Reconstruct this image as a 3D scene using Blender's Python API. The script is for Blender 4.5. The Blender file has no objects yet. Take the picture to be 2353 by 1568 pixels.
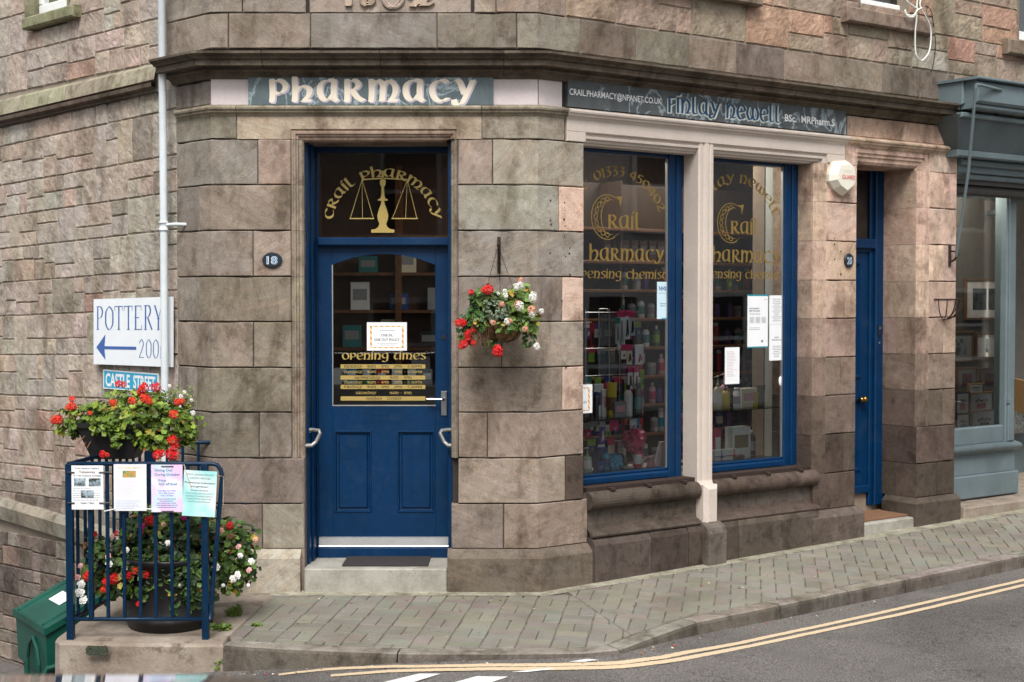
import bpy, math, random
from mathutils import Vector, Matrix, noise
R_ = random.Random(7)
sc = bpy.context.scene
COL = sc.collection
# ---------------------------------------------------------------- camera
IW, IH, FP = 2353.0, 1568.0, 3268.0
CAM = Vector((0.0, -9.45, 1.95)); PITCH = math.atan(94.0 / FP)
cd = bpy.data.cameras.new('camera'); cam = bpy.data.objects.new('camera', cd); COL.objects.link(cam)
cd.sensor_width = 36.0; cd.lens = FP / IW * 36.0; cd.clip_start = 0.05; cd.clip_end = 500
cam.location = CAM; cam.rotation_euler = (math.pi / 2 - PITCH, 0, 0)
cd.dof.use_dof = True; cd.dof.focus_distance = 9.6; cd.dof.aperture_fstop = 4.0
sc.camera = cam
# ---------------------------------------------------------------- sky, sun, exposure
w = bpy.data.worlds.new("World"); sc.world = w; w.use_nodes = True
nt = w.node_tree; bg = nt.nodes['Background']
sky = nt.nodes.new('ShaderNodeTexSky'); sky.sky_type = 'NISHITA'; sky.sun_disc = False
SUN_EL, SUN_AZ = math.radians(52), math.radians(184)
sky.sun_elevation = SUN_EL; sky.sun_rotation = SUN_AZ; sky.dust_density = 3.0; sky.air_density = 1.0
hs = nt.nodes.new('ShaderNodeHueSaturation'); hs.inputs['Saturation'].default_value = 0.22
nt.links.new(sky.outputs[0], hs.inputs['Color']); nt.links.new(hs.outputs[0], bg.inputs[0])
bg.inputs[1].default_value = 0.105
sd = bpy.data.lights.new('sun', 'SUN'); sd.energy = 1.5; sd.angle = math.radians(24); sd.color = (1, .965, .92)
so = bpy.data.objects.new('sun', sd); COL.objects.link(so)
_dir = Vector((math.sin(SUN_AZ) * math.cos(SUN_EL), math.cos(SUN_AZ) * math.cos(SUN_EL), math.sin(SUN_EL)))
so.rotation_euler = _dir.to_track_quat('Z', 'Y').to_euler()
sc.view_settings.view_transform = 'Standard'; sc.view_settings.look = 'None'
sc.view_settings.exposure = 0.95; sc.view_settings.gamma = 1.0
sc.render.engine = 'CYCLES'; sc.cycles.use_denoising = True
sc.cycles.max_bounces = 7; sc.cycles.diffuse_bounces = 3; sc.cycles.glossy_bounces = 3
sc.cycles.transparent_max_bounces = 12; sc.cycles.caustics_reflective = False; sc.cycles.caustics_refractive = False

# ---------------------------------------------------------------- frames of the three walls
def ray(px, py):
    cp, sp = math.cos(PITCH), math.sin(PITCH)
    a = (px - IW / 2) / FP; b = -(py - IH / 2) / FP
    return Vector((a, cp + b * sp, -sp + b * cp))
class Face:
    def __init__(s, ox, oy, ux, uy, nx, ny):
        s.o = Vector((ox, oy, 0)); s.U = Vector((ux, uy, 0)); s.N = Vector((nx, ny, 0))
    def P(s, u, z, d=0.0): return Vector((s.o.x + s.U.x * u + s.N.x * d, s.o.y + s.U.y * u + s.N.y * d, z))
    def at(s, px, py, d=0.0):
        r = ray(px, py); o = s.o + s.N * d
        t = (o - CAM).dot(s.N) / r.dot(s.N); p = CAM + r * t
        return (p - o).dot(s.U), p.z
    def u(s, px, d=0.0, py=690): return s.at(px, py, d)[0]
    def z(s, py, px, d=0.0): return s.at(px, py, d)[1]
XL, XR = -1.994, 0.172
aR, aL = math.radians(54.2), math.radians(46.2)
F = Face(XL, 0, 1, 0, 0, -1)
Rr = Face(XR, 0, math.sin(aR), math.cos(aR), math.cos(aR), -math.sin(aR))
L = Face(XL, 0, -math.sin(aL), math.cos(aL), -math.cos(aL), -math.sin(aL))
def fu(px, d=0): return F.u(px, d)
def fz(py, d=0): return F.z(py, 900, d)
ZTOP = 5.6
# ---------------------------------------------------------------- colour, node helpers
def lin(v):
    v = v / 255.0
    return v / 12.92 if v <= .04045 else ((v + .055) / 1.055) ** 2.4
def C3(r, g, b, k=1.0): return (lin(r) * k, lin(g) * k, lin(b) * k)
class NM:
    def __init__(s, name):
        s.m = bpy.data.materials.new(name); s.m.use_nodes = True; s.t = s.m.node_tree; s.n = s.t.nodes
        s.b = s.n['Principled BSDF']; s.pos = None
    def new(s, ty, **kw):
        x = s.n.new('ShaderNode' + ty)
        for k, v in kw.items():
            if k.startswith('_'): setattr(x, k[1:], v)
            else: s.set(x, k.replace('__', ' '), v)
        return x
    def set(s, x, k, v):
        i = x.inputs[int(k[1:])] if k[0] == 'i' and k[1:].isdigit() else x.inputs[k]
        if isinstance(v, bpy.types.NodeSocket): s.t.links.new(v, i)
        else: i.default_value = v
    def P(s):
        if s.pos is None: s.pos = s.new('NewGeometry').outputs['Position']
        return s.pos
    def noise(s, scale, detail=4, rough=.6, vec=None, dist=0):
        x = s.new('TexNoise', Scale=scale, Detail=detail, Roughness=rough, Distortion=dist)
        s.set(x, 'Vector', vec or s.P()); return x.outputs['Fac']
    def ramp(s, fac, a, b, ca=(0, 0, 0, 1), cb=(1, 1, 1, 1)):
        x = s.new('ValToRGB'); s.set(x, 'Fac', fac); e = x.color_ramp.elements
        e[0].position = a; e[1].position = b; e[0].color = ca; e[1].color = cb; return x.outputs['Color']
    def mix(s, fac, a, b, mode='MIX'):
        x = s.new('Mix', _data_type='RGBA', _blend_type=mode)
        s.set(x, 'i0', fac); s.set(x, 'i6', a if not isinstance(a, tuple) else (*a[:3], 1)); s.set(x, 'i7', b if not isinstance(b, tuple) else (*b[:3], 1))
        return x.outputs[2]
    def math(s, op, a, b=0.0):
        x = s.new('Math', _operation=op); s.set(x, 'i0', a); s.set(x, 'i1', b); return x.outputs[0]
    def bump(s, h, st=.3, dist=.01):
        x = s.new('Bump', Strength=st, Distance=dist, Height=h); s.set(s.b, 'Normal', x.outputs[0])
    def base(s, v, rough=.8, metal=0, spec=.5):
        s.set(s.b, 'Base Color', v if not isinstance(v, tuple) else (*v[:3], 1))
        s.set(s.b, 'Roughness', rough); s.set(s.b, 'Metallic', metal); s.set(s.b, 'Specular IOR Level', spec)
MATS = {}
def plain(name, rgb, rough=.5, metal=0, var=.12, scale=12, bump=0, spec=.5, bscale=60, k=1.0):
    if name in MATS: return MATS[name]
    q = NM(name); c = C3(*rgb, k)
    n = q.noise(scale, 3)
    v = q.mix(q.ramp(n, .3, .7), tuple(x * (1 - var) for x in c), tuple(min(1, x * (1 + var)) for x in c))
    q.base(v, rough, metal, spec)
    if bump: q.bump(q.noise(bscale, 4), bump, .004)
    MATS[name] = q.m; return q.m
def stone(name, bscale=55, bst=.5, streak=1.0, grime=.55, bdist=.006):
    """dressed sandstone: tone and grain direction come per block from the mesh attributes"""
    q = NM(name)
    at = q.new('Attribute', _attribute_name='tone').outputs['Color']
    sd_ = q.new('Attribute', _attribute_name='seed').outputs['Color']
    sp = q.new('SeparateColor'); q.set(sp, 'i0', sd_)
    off = q.new('VectorMath', _operation='SCALE'); q.set(off, 'i0', sd_); q.set(off, 'Scale', 37.0)
    p2 = q.new('VectorMath', _operation='ADD'); q.set(p2, 'i0', q.P()); q.set(p2, 'i1', off.outputs[0])
    rot = q.new('VectorRotate', _rotation_type='AXIS_ANGLE'); q.set(rot, 'Vector', p2.outputs[0]); q.set(rot, 'Axis', (.2, 1, .1))
    q.set(rot, 'Angle', q.math('MULTIPLY', q.math('SUBTRACT', sp.outputs[0], .5), 2.4))
    mp = q.new('Mapping'); q.set(mp, 'Vector', rot.outputs[0]); q.set(mp, 'Scale', (1.2, 1.2, 7.0))
    st = q.noise(2.4, 6, .62, mp.outputs[0], .6)
    big = q.noise(3.1, 4, .6, p2.outputs[0])
    mid = q.noise(14, 5, .65, p2.outputs[0])
    fine = q.noise(150, 3, .7)
    K3 = lambda v: (v, v, v, 1)
    c = q.mix(1.0, at, (1.16, 1.16, 1.15), 'MULTIPLY')
    c = q.mix(q.ramp(st, .44, .60), c, q.mix(.85 * streak, c, (.80, .74, .68), 'MULTIPLY'))            # bedding
    c = q.mix(q.ramp(st, .54, .64, K3(0), K3(.8 * streak)), c, q.mix(1.0, c, (1.38, 1.36, 1.34), 'MULTIPLY'))                      # pale veins
    mv = q.new('Mapping'); q.set(mv, 'Vector', q.P()); q.set(mv, 'Scale', (1.0, 1.0, .42))
    run = q.noise(3.4, 6, .68, mv.outputs[0], .4)
    c = q.mix(q.ramp(run, .50, .64, K3(0), K3(.85)), c, q.mix(1.0, c, (.50, .46, .40), 'MULTIPLY'))     # weather stains running down
    c = q.mix(q.ramp(big, .48, .62, K3(0), K3(.6)), c, q.mix(1.0, c, (.84, .84, .76), 'MULTIPLY'))      # greenish bloom
    c = q.mix(q.ramp(mid, .50, .66, K3(0), K3(grime)), c, q.mix(1.0, c, (.60, .56, .52), 'MULTIPLY'))
    g3 = q.noise(4.2, 7, .72, p2.outputs[0])
    c = q.mix(q.ramp(g3, .54, .64, K3(0), K3(.9)), c, q.mix(1.0, c, (1.32, 1.33, 1.34), 'MULTIPLY'))                                # worn pale patches
    c = q.mix(q.ramp(g3, .34, .45, K3(.8), K3(0)), c, q.mix(1.0, c, (.50, .46, .42), 'MULTIPLY'))                                   # soot
    c = q.mix(q.ramp(fine, .3, .7), q.mix(1, c, (.70, .69, .68), 'MULTIPLY'), q.mix(1, c, (1.2, 1.2, 1.2), 'MULTIPLY'))
    c = q.mix(q.ramp(q.noise(75, 2, .5), .68, .74), c, q.mix(1, c, (.45, .42, .40), 'MULTIPLY'))        # pits
    hsv = q.new('HueSaturation', Saturation=.76, Value=1.13); q.set(hsv, 'Color', c); c = hsv.outputs[0]
    q.base(c, .92, 0, .2)
    h = q.math('ADD', q.math('MULTIPLY', q.noise(bscale, 5, .65), 1.0), q.math('MULTIPLY', st, 1.6 * streak))
    q.bump(h, bst, bdist)
    return q.m
M_ashlar = stone('ashlar_sandstone', 60, .45)
M_rubble = stone('rubble_sandstone', 46, .8, .5, .45, .008)
M_mould = stone('moulded_sandstone', 50, .4, .6, .8)
M_dark_joint = plain('dark_joint', (52, 45, 40), .95)
M_mortar = plain('lime_mortar', (148, 136, 121), .95, bump=.5)
def painted_stone(name, rgb, rust=True):
    q = NM(name); c = C3(*rgb)
    v = q.mix(q.ramp(q.noise(4, 5), .35, .7), c, tuple(x * .86 for x in c))
    if rust: v = q.mix(q.ramp(q.noise(9, 6, .75), .70, .76), v, C3(176, 120, 84))
    v = q.mix(q.ramp(q.noise(60, 3), .35, .75, (0, 0, 0, 1), (.35, .35, .35, 1)), v, tuple(x * .7 for x in c))
    q.base(v, .62); q.bump(q.math('ADD', q.noise(40, 4), q.noise(7, 3)), .25, .004); return q.m
M_pink = painted_stone('pinkish_masonry_paint', (208, 195, 184))
M_pale = painted_stone('pale_masonry_paint', (222, 210, 208), False)
def paint(name, rgb, rough=.35, wear=(150, 150, 150), wamt=.0, coat=0.0):
    q = NM(name); c = C3(*rgb)
    v = q.mix(q.ramp(q.noise(3.5, 4), .3, .7), tuple(x * .85 for x in c), tuple(min(1, x * 1.12) for x in c))
    v = q.mix(q.ramp(q.noise(5, 6, .75), .52, .72, (0, 0, 0, 1), (.08, .08, .08, 1)), v, C3(96, 106, 112))
    if wamt: v = q.mix(q.ramp(q.noise(45, 5, .75), .74 - wamt, .78 - wamt), v, C3(*wear))
    q.base(v, rough, 0, .28); q.set(q.b, 'Roughness', q.ramp(q.noise(25, 4), .3, .7, (rough - .1,) * 3 + (1,), (rough + .12,) * 3 + (1,)))
    q.bump(q.noise(30, 4), .08, .004); return q.m
M_blue = paint('blue_gloss_paint', (0, 45, 82), .40, (150, 165, 180), .04)
M_blue2 = paint('blue_railing_paint', (0, 38, 66), .4, (165, 180, 190), .05)
M_grey = paint('grey_blue_shop_paint', (106, 120, 124), .45, (150, 165, 170), .02)
M_greyd = paint('grey_blue_panel_paint', (90, 100, 103), .5)
M_white = plain('white_paint', (236, 238, 238), .4, var=.04)
M_pipe = plain('white_pipe_paint', (212, 220, 224), .4, var=.06)
M_black = plain('black_plastic', (26, 25, 26), .45, var=.25, bump=.1)
M_iron = plain('rusty_iron', (58, 44, 38), .8, .3, var=.4, scale=60, bump=.4)
M_steel = plain('brushed_steel', (190, 192, 192), .32, 1.0, var=.08)
M_alu = plain('aluminium', (205, 205, 203), .4, .85, var=.06)
M_brass = plain('brass', (150, 120, 70), .3, 1.0, var=.15)
M_gold = plain('gold_leaf', (190, 165, 96), .42, .25, var=.06)
M_golddim = plain('darker_gold_leaf', (136, 112, 60), .5, .2, var=.15)  # darker gold than the fanlight's, for the shop window lettering
M_text = plain('black_print', (40, 42, 46), .7)
M_grytext = plain('grey_print', (140, 146, 152), .7)
M_tealtext = plain('teal_print', (40, 140, 170), .7)
M_bluetext = plain('blue_print', (62, 100, 168), .6, var=.03)
M_card = plain('white_card', (240, 242, 244), .55, var=.02)
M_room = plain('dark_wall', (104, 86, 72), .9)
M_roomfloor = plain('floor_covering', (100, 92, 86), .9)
M_wood = plain('brown_shelf_wood', (112, 74, 46), .6, var=.25, scale=30)
M_oak = plain('oak_frame', (176, 138, 92), .55, var=.15, scale=40)
M_panelw = plain('pale_panel', (176, 178, 172), .6, var=.05)
def glass_mat(name, ior=1.6, tint=(.92, .95, .94)):
    q = NM(name); q.n.remove(q.b)
    tr = q.new('BsdfTransparent', Color=(*tint, 1)); gl = q.new('BsdfGlossy', Roughness=.015)
    fr = q.new('Fresnel', IOR=ior); bm = q.new('Bump', Strength=.04, Distance=.02, Height=q.noise(1.5, 2))
    q.set(gl, 'Normal', bm.outputs[0]); q.set(fr, 'Normal', bm.outputs[0])
    mx = q.new('MixShader'); q.set(mx, 'i0', fr.outputs[0]); q.set(mx, 'i1', tr.outputs[0]); q.set(mx, 'i2', gl.outputs[0])
    q.set(q.n['Material Output'], 'Surface', mx.outputs[0]); return q.m
M_glass = glass_mat('window_glass', 2.0)
M_shelfglass = glass_mat('shelf_glass', 1.5, (.6, .72, .68))
# ---------------------------------------------------------------- mesh builder
class MB:
    def __init__(s): s.v = []; s.f = []; s.t = []; s.sd = []; s.mi = []; s.tone = None; s.seed = (0, 0, 0); s.mat = 0; s.sm = []; s.smooth = False
    def V(s, p): s.v.append(tuple(p)); return len(s.v) - 1
    def f_(s, *ids):
        s.f.append(ids); s.t.append(s.tone or (.5, .5, .5)); s.sd.append(s.seed); s.mi.append(s.mat); s.sm.append(s.smooth)
    def poly(s, pts): s.f_(*[s.V(p) for p in pts])
    def grid(s, rows, close=False):
        """rows of points -> quads"""
        ids = [[s.V(p) for p in r] for r in rows]
        for a, b in zip(ids, ids[1:]):
            n = len(a)
            for i in range(n if close else n - 1): s.f_(a[i], a[(i + 1) % n], b[(i + 1) % n], b[i])
        return ids
    def box(s, fr, u0, u1, z0, z1, d0, d1, c=0.0):
        """box in a wall frame; optional chamfer on the front edges"""
        a = [(u0, z0), (u1, z0), (u1, z1), (u0, z1)]
        k = min(c, abs(u1 - u0) * .45, abs(z1 - z0) * .45, abs(d1 - d0) * .9)
        b = [(u0 + k, z0 + k), (u1 - k, z0 + k), (u1 - k, z1 - k), (u0 + k, z1 - k)]
        r0 = [s.V(fr.P(x, z, d0)) for x, z in a]
        r1 = [s.V(fr.P(x, z, d1 - k)) for x, z in a]
        rings = [r0, r1]
        if k > 0: rings.append([s.V(fr.P(x, z, d1)) for x, z in b])
        for p, q in zip(rings, rings[1:]):
            for i in range(4): s.f_(p[i], p[(i + 1) % 4], q[(i + 1) % 4], q[i])
        s.f_(*rings[-1]); s.f_(*reversed(r0))
    def tube(s, pts, r, n=8, cap=True, radii=None):
        pts = [Vector(p) for p in pts]; rings = []; up = Vector((0, 0, 1)); prev = None
        for i, p in enumerate(pts):
            t = (pts[min(i + 1, len(pts) - 1)] - pts[max(i - 1, 0)]).normalized()
            if prev is None: a = t.cross(up if abs(t.z) < .95 else Vector((1, 0, 0))).normalized()
            else: a = (prev - t * prev.dot(t)).normalized()
            prev = a; b = t.cross(a); rr = radii[i] if radii else r
            rings.append([p + (a * math.cos(2 * math.pi * k / n) + b * math.sin(2 * math.pi * k / n)) * rr for k in range(n)])
        ids = s.grid(rings, True)
        if cap: s.f_(*ids[0]); s.f_(*reversed(ids[-1]))
    def lathe(s, o, prof, n=20, ax=None, sx=1, sy=1, cap=True):
        rings = []
        for r, z in prof: rings.append([(o[0] + sx * r * math.cos(2 * math.pi * k / n), o[1] + sy * r * math.sin(2 * math.pi * k / n), o[2] + z) for k in range(n)])
        ids = s.grid(rings, True)
        if cap: s.f_(*reversed(ids[0])); s.f_(*ids[-1])
    def rbox(s, c, sx, sy, sz, rot=0.0, ch=.0):
        fr = Face(c[0], c[1], math.cos(rot), math.sin(rot), math.sin(rot), -math.cos(rot))
        s.box(fr, -sx / 2, sx / 2, c[2], c[2] + sz, -sy / 2, sy / 2, ch)
    def build(s, name, mats, parent=None, local=False):
        me = bpy.data.meshes.new(name)
        org = Vector((0, 0, 0))
        if parent is not None: org = parent.matrix_world.translation.copy() if parent.get('_o') is None else Vector(parent['_o'])
        me.from_pydata([(x - org.x, y - org.y, z - org.z) for x, y, z in s.v], [], s.f)
        if not isinstance(mats, (list, tuple)): mats = [mats]
        for m in mats: me.materials.append(m)
        for p, mi, sm in zip(me.polygons, s.mi, s.sm): p.material_index = mi; p.use_smooth = sm
        if any(t != (.5, .5, .5) for t in s.t):
            for nm, src in (('tone', s.t), ('seed', s.sd)):
                ca = me.attributes.new(nm, 'FLOAT_COLOR', 'FACE')
                buf = []
                for t in src: buf += [t[0], t[1], t[2], 1.0]
                ca.data.foreach_set('color', buf)
        o = bpy.data.objects.new(name, me); COL.objects.link(o)
        if parent is not None:
            o.parent = parent; o['_o'] = tuple(org)
        return o
def thing(name, label, cat, loc=(0, 0, 0), group=None):
    o = bpy.data.objects.new(name, None); o.empty_display_size = .1; COL.objects.link(o); o.location = loc
    o['_o'] = tuple(loc); o['label'] = label; o['category'] = cat
    if group: o['group'] = group
    return o
def tag(o, label, cat, group=None):
    o['label'] = label; o['category'] = cat
    if group: o['group'] = group
    return o
def struct(o): o['kind'] = 'structure'; return o
def rnd(a, b): return R_.uniform(a, b)
def jit(c, k=.12, h=.05):
    g = rnd(1 - k, 1 + k); return tuple(max(.01, x * g * rnd(1 - h, 1 + h)) for x in c)
def seed(): return (R_.random(), R_.random(), R_.random())
# ---------------------------------------------------------------- masonry
def miter(pts):
    """outward offset vectors of a plan polyline whose outside is on its right-hand side (towards the street)"""
    ns = []
    for a, b in zip(pts, pts[1:]):
        d = Vector((b[0] - a[0], b[1] - a[1])).normalized(); ns.append(Vector((d.y, -d.x)))
    out = [ns[0]]
    for a, b in zip(ns, ns[1:]):
        m = (a + b); out.append(m / max(.2, m.dot(a)))
    out.append(ns[-1]); return out
def block(mb, pts, z0, z1, tone, c=.006, back=.08, d=0.0, joint=.0022, top=0.0):
    """one dressed stone, following the plan polyline round a corner, with worn and chipped arrises"""
    mb.tone = tone; mb.seed = seed(); d += rnd(-.0015, .0015)
    P = [Vector(p) for p in pts]; off = miter(pts)
    cols = []
    for i in range(len(P) - 1):
        a, b = P[i], P[i + 1]; l = (b - a).length; t = (b - a) / l; n = max(1, int(l / .07))
        s0 = joint if i == 0 else 0; s1 = l - joint if i == len(P) - 2 else l
        ss = ([s0, s0 + c] if i == 0 else [s0]) + [s0 + (s1 - s0) * k / n for k in range(1, n) if s0 + c * 1.5 < s0 + (s1 - s0) * k / n < s1 - c * 1.5]
        if i == len(P) - 2: ss += [s1 - c, s1]
        for s in ss: cols.append((a + t * s, off[i].lerp(off[i + 1], s / l) if len(P) > 2 and (s == 0 or s == l) else (off[i] if i == 0 and s > 0 and len(P) > 2 else off[i]) if s else off[i], s == s0 and i == 0 or (s == s1 and i == len(P) - 2), t))
    # true normals: mitred only exactly at the corners
    for k, (p, n_, b, t) in enumerate(cols):
        cor = [m for m in range(1, len(P) - 1) if (P[m] - p).length < 1e-6]
        cols[k] = (p, off[cor[0]] if cor else Vector((t.y, -t.x)), b)
    rz = [(z0 + joint, 1, d), (z0 + joint + c, 0, d), (z1 - joint - c, 0, d + top), (z1 - joint, 1, d + top)]
    g = []; wear = c > .003
    for r, (z, bz, dd) in enumerate(rz):
        row = []
        for k, (p, n, b) in enumerate(cols):
            e = b or bz; chip = (R_.random() ** 6) * .010 if (wear and e) else 0
            zz_ = z + ((rnd(0, .0018) + chip * .5) * (1 if r < 2 else -1) if wear and bz else 0) + (rnd(-.001, .002) * (1 if r < 2 else -1) if wear and r in (1, 2) else 0)
            dep = dd - (c * .8 + chip if e else 0)
            row.append((p.x + n.x * dep, p.y + n.y * dep, zz_))
        g.append(row)
    ids = mb.grid(g)
    n = len(cols); per = [(0, i) for i in range(n)] + [(r, n - 1) for r in (1, 2, 3)] + [(3, i) for i in range(n - 2, -1, -1)] + [(r, 0) for r in (2, 1)]
    bk = []
    for r, i in per:
        p, nn, b = cols[i]; bk.append(mb.V((p.x - nn.x * back, p.y - nn.y * back, rz[r][0])))
    m = len(per)
    for k in range(m):
        r, i = per[k]; r2, i2 = per[(k + 1) % m]
        mb.f_(bk[k], bk[(k + 1) % m], ids[r2][i2], ids[r][i])
def rough_stone(mb, fr, u0, u1, z0, z1, tone, joint=.0036, relief=.006, cell=.028, back=.04, shear=0.0, d=0.0, zf=None):
    mb.tone = tone; mb.seed = seed()
    u0 += joint * rnd(.6, 1.3); u1 -= joint * rnd(.6, 1.3); z0 += joint * rnd(.6, 1.3); z1 -= joint * rnd(.6, 1.3)
    if u1 - u0 < .02 or z1 - z0 < .02: return
    nu = max(3, int((u1 - u0) / cell) + 1); nz = max(3, int((z1 - z0) / cell) + 1)
    sx, sy = rnd(0, 99), rnd(0, 99); base = rnd(0, .006); pts = []
    cu = [0.0, .25 / nu] + [i / nu for i in range(1, nu)] + [1 - .25 / nu, 1.0]
    cz = [0.0, .25 / nz] + [i / nz for i in range(1, nz)] + [1 - .25 / nz, 1.0]
    for j, b in enumerate(cz):
        row = []
        for i, a in enumerate(cu):
            u = u0 + (u1 - u0) * a; z = z0 + (z1 - z0) * b
            e = (i == 0 or i == len(cu) - 1) or (j == 0 or j == len(cz) - 1)
            h = base + relief * noise.noise(Vector((u * 14 + sx, z * 14 + sy, 0))) + relief * .75 * noise.noise(Vector((u * 34 + sx, z * 34, 3)))
            wob = .004 * noise.noise(Vector((u * 9, z * 9 + sx, 7)))
            zz = zf(u, z) if zf else z
            row.append(fr.P(u + wob, zz + wob, d + (-.007 if e else h)))
        pts.append(row)
    mb.grid(pts)
def rubble(mb, fr, u0, u1, z0, z1, tones, hmin=.24, hmax=.34, wmin=.16, wmax=.42, holes=(), **kw):
    """snecked rubble: bands of tall stones with stacked thinner ones between"""
    out = []
    z = z0
    while z < z1 - .01:
        h = min(rnd(hmin, hmax), z1 - z)
        if z1 - (z + h) < .10: h = z1 - z
        u = u0 + (rnd(-.1, 0) if u0 < 0 else 0)
        while u < u1 - .01:
            wd = min(rnd(wmin, wmax), u1 - u)
            if u1 - (u + wd) < .09: wd = u1 - u
            k = R_.random()
            if h < .17 or k < .34: out.append((u, u + wd, z, z + h))
            else:
                s = h * rnd(.36, .64); m = u + wd * rnd(.3, .7)
                if k < .62: out += [(u, u + wd, z, z + s), (u, u + wd, z + s, z + h)]
                elif k < .8: out += [(u, m, z, z + s), (m, u + wd, z, z + s), (u, u + wd, z + s, z + h)]
                else: out += [(u, u + wd, z, z + s), (u, m, z + s, z + h), (m, u + wd, z + s, z + h)]
            u += wd
        z += h
    for hu0, hu1, hz0, hz1 in holes:
        nx = []
        for a, b, c, d in out:
            if b <= hu0 or a >= hu1 or d <= hz0 or c >= hz1: nx.append((a, b, c, d)); continue
            if a < hu0: nx.append((a, hu0, c, d))
            if b > hu1: nx.append((hu1, b, c, d))
            a2, b2 = max(a, hu0), min(b, hu1)
            if c < hz0: nx.append((a2, b2, c, hz0))
            if d > hz1: nx.append((a2, b2, hz1, d))
        out = nx
    for a, b, c, d in out:
        if b - a > .03 and d - c > .03: rough_stone(mb, fr, a, b, c, d, tones((a + b) / 2, (c + d) / 2), **kw)
def sweep(mb, path, prof, tone, closed_ends=True, lens=.0):
    """moulding: profile [(d,z)...] swept along a plan polyline (outside on the right-hand side)"""
    mb.tone = tone; mb.seed = seed()
    off = miter(path); rows = []
    for (x, y), n in zip(path, off): rows.append([(x + n.x * d, y + n.y * d, z) for d, z in prof])
    ids = mb.grid(rows)
    if closed_ends: mb.f_(*ids[0]); mb.f_(*reversed(ids[-1]))
def xy(fr, u, d=0): p = fr.P(u, 0, d); return (p.x, p.y)
# ================================================================ THE CORNER BUILDING
B = thing('corner_building', 'sandstone corner building with a blue front door, two tall shop windows and a moulded cornice', 'building', (XL, 0, 0))
def tn(r, g, b, k=.1): return jit(C3(r, g, b), k)
GREY = (134, 123, 110); PINKY = (160, 135, 118); TAN = (182, 152, 130); DARK = (86, 75, 67); WARM = (146, 124, 106); PALE = (150, 138, 126)
def lerp3(a, b, t): t = max(0, min(1, t)); return tuple(x + (y - x) * t for x, y in zip(a, b))
uRet = L.u(406)
W0 = xy(L, uRet); CL = (XL, 0.0); CR = (XR, 0.0)
def fx(px): return (XL + fu(px), 0.0)
uW1 = Rr.u(1342); U_C0, U_C1, U_M1, U_P0, U_P1, U_D1, U_Q0, U_END = 1.4525, 1.604, 2.673, 2.806, 3.161, 3.917, 4.058, 4.420
Z_C = [fz(y) for y in (320, 425, 530, 636, 740, 845, 948, 1053, 1158, 1262)]      # course lines
Z_G = -0.02
ash = MB()
def blk(pts, z0, z1, rgb, **kw):
    if pts[0][0] < XR - .01: rgb = tuple(a + (b - a) * .42 for a, b in zip(rgb, (128, 121, 110)))
    block(ash, pts, z0, z1, tn(*rgb, kw.pop('k', .13)), **kw)
zs0, zs1 = fz(268), fz(241)          # string moulding
zl = fz(297); zo = fz(322)           # door architrave top, opening top
# lintel course
blk([W0, CL, fx(547)], Z_C[0], zs0 + .01, GREY)
t_, = (tn(158, 142, 122, .02),); sdv = seed()
def same(pts, z0, z1, tone, sd, **kw):
    block(ash, pts, z0, z1, tone, **kw)
    n = len(ash.f)
    ash.sd[same.n0:] = [sd] * (n - same.n0)
same.n0 = len(ash.f)
for a, b, z0 in ((547, 670, Z_C[0]), (670, 1050, zl), (1050, 1107, Z_C[0])):
    block(ash, [fx(a), fx(b)], z0, zs0 + .01, t_, c=.0008, joint=.0003)
ash.sd[same.n0:] = [sdv] * (len(ash.f) - same.n0)
uPk = Rr.u(1298)
blk([fx(1107), CR, xy(Rr, uPk)], Z_C[0], zs0 + .01, (140, 128, 114))
W = 'W'
rows = [  # z index, left blocks, right blocks (front px; 'c' wraps round the right corner up to window edge / given R px)
    (0, [(W, 594, (138, 128, 120)), (594, 670, (170, 136, 116))], [(1052, 1132, (146, 128, 108)), (1132, 'E', (150, 138, 125))]),
    (1, [(W, 458, (128, 118, 108)), (458, 670, (138, 122, 104))], [(1052, ('R', 1285), (140, 132, 124)), (('R', 1285), 'E', (186, 156, 134))]),
    (2, [(W, 582, (132, 118, 106)), (582, 670, (152, 130, 114))], [(1052, 'E', (148, 136, 125))]),
    (3, [(W, 458, (136, 124, 112)), (458, 670, (122, 108, 90))], [(1052, ('R', 1293), (136, 124, 112)), (('R', 1293), 'E', (186, 158, 136))]),
    (4, [(W, 582, (138, 122, 108)), (582, 670, (126, 112, 92))], [(1052, 1153, (140, 124, 108)), (1153, 'E', (150, 128, 110))]),
    (5, [(W, 450, (128, 118, 108)), (450, 670, (126, 113, 98))], [(1052, ('R', 1293), (124, 108, 94)), (('R', 1293), 'E', (176, 146, 124))]),
    (6, [(W, 594, (112, 98, 84)), (594, 670, (128, 114, 98))], [(1052, 1120, (140, 122, 106)), (1120, 'E', (138, 118, 104))]),
    (7, [(W, 697, (112, 98, 86))], [(1052, ('R', 1300), (158, 138, 124)), (('R', 1300), 'E', (78, 65, 57))]),
    (8, [(W, 600, (128, 112, 100)), (600, 697, (134, 120, 106))], [(1036, 1157, (112, 98, 84)), (1157, 'E2', (126, 102, 88))]),
]
def node(k):
    if k == W: return W0
    if isinstance(k, tuple): return xy(Rr, Rr.u(k[1]))
    if k == 'E': return xy(Rr, uW1)
    if k == 'E2': return xy(Rr, uW1 + .035)
    return fx(k)
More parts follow.
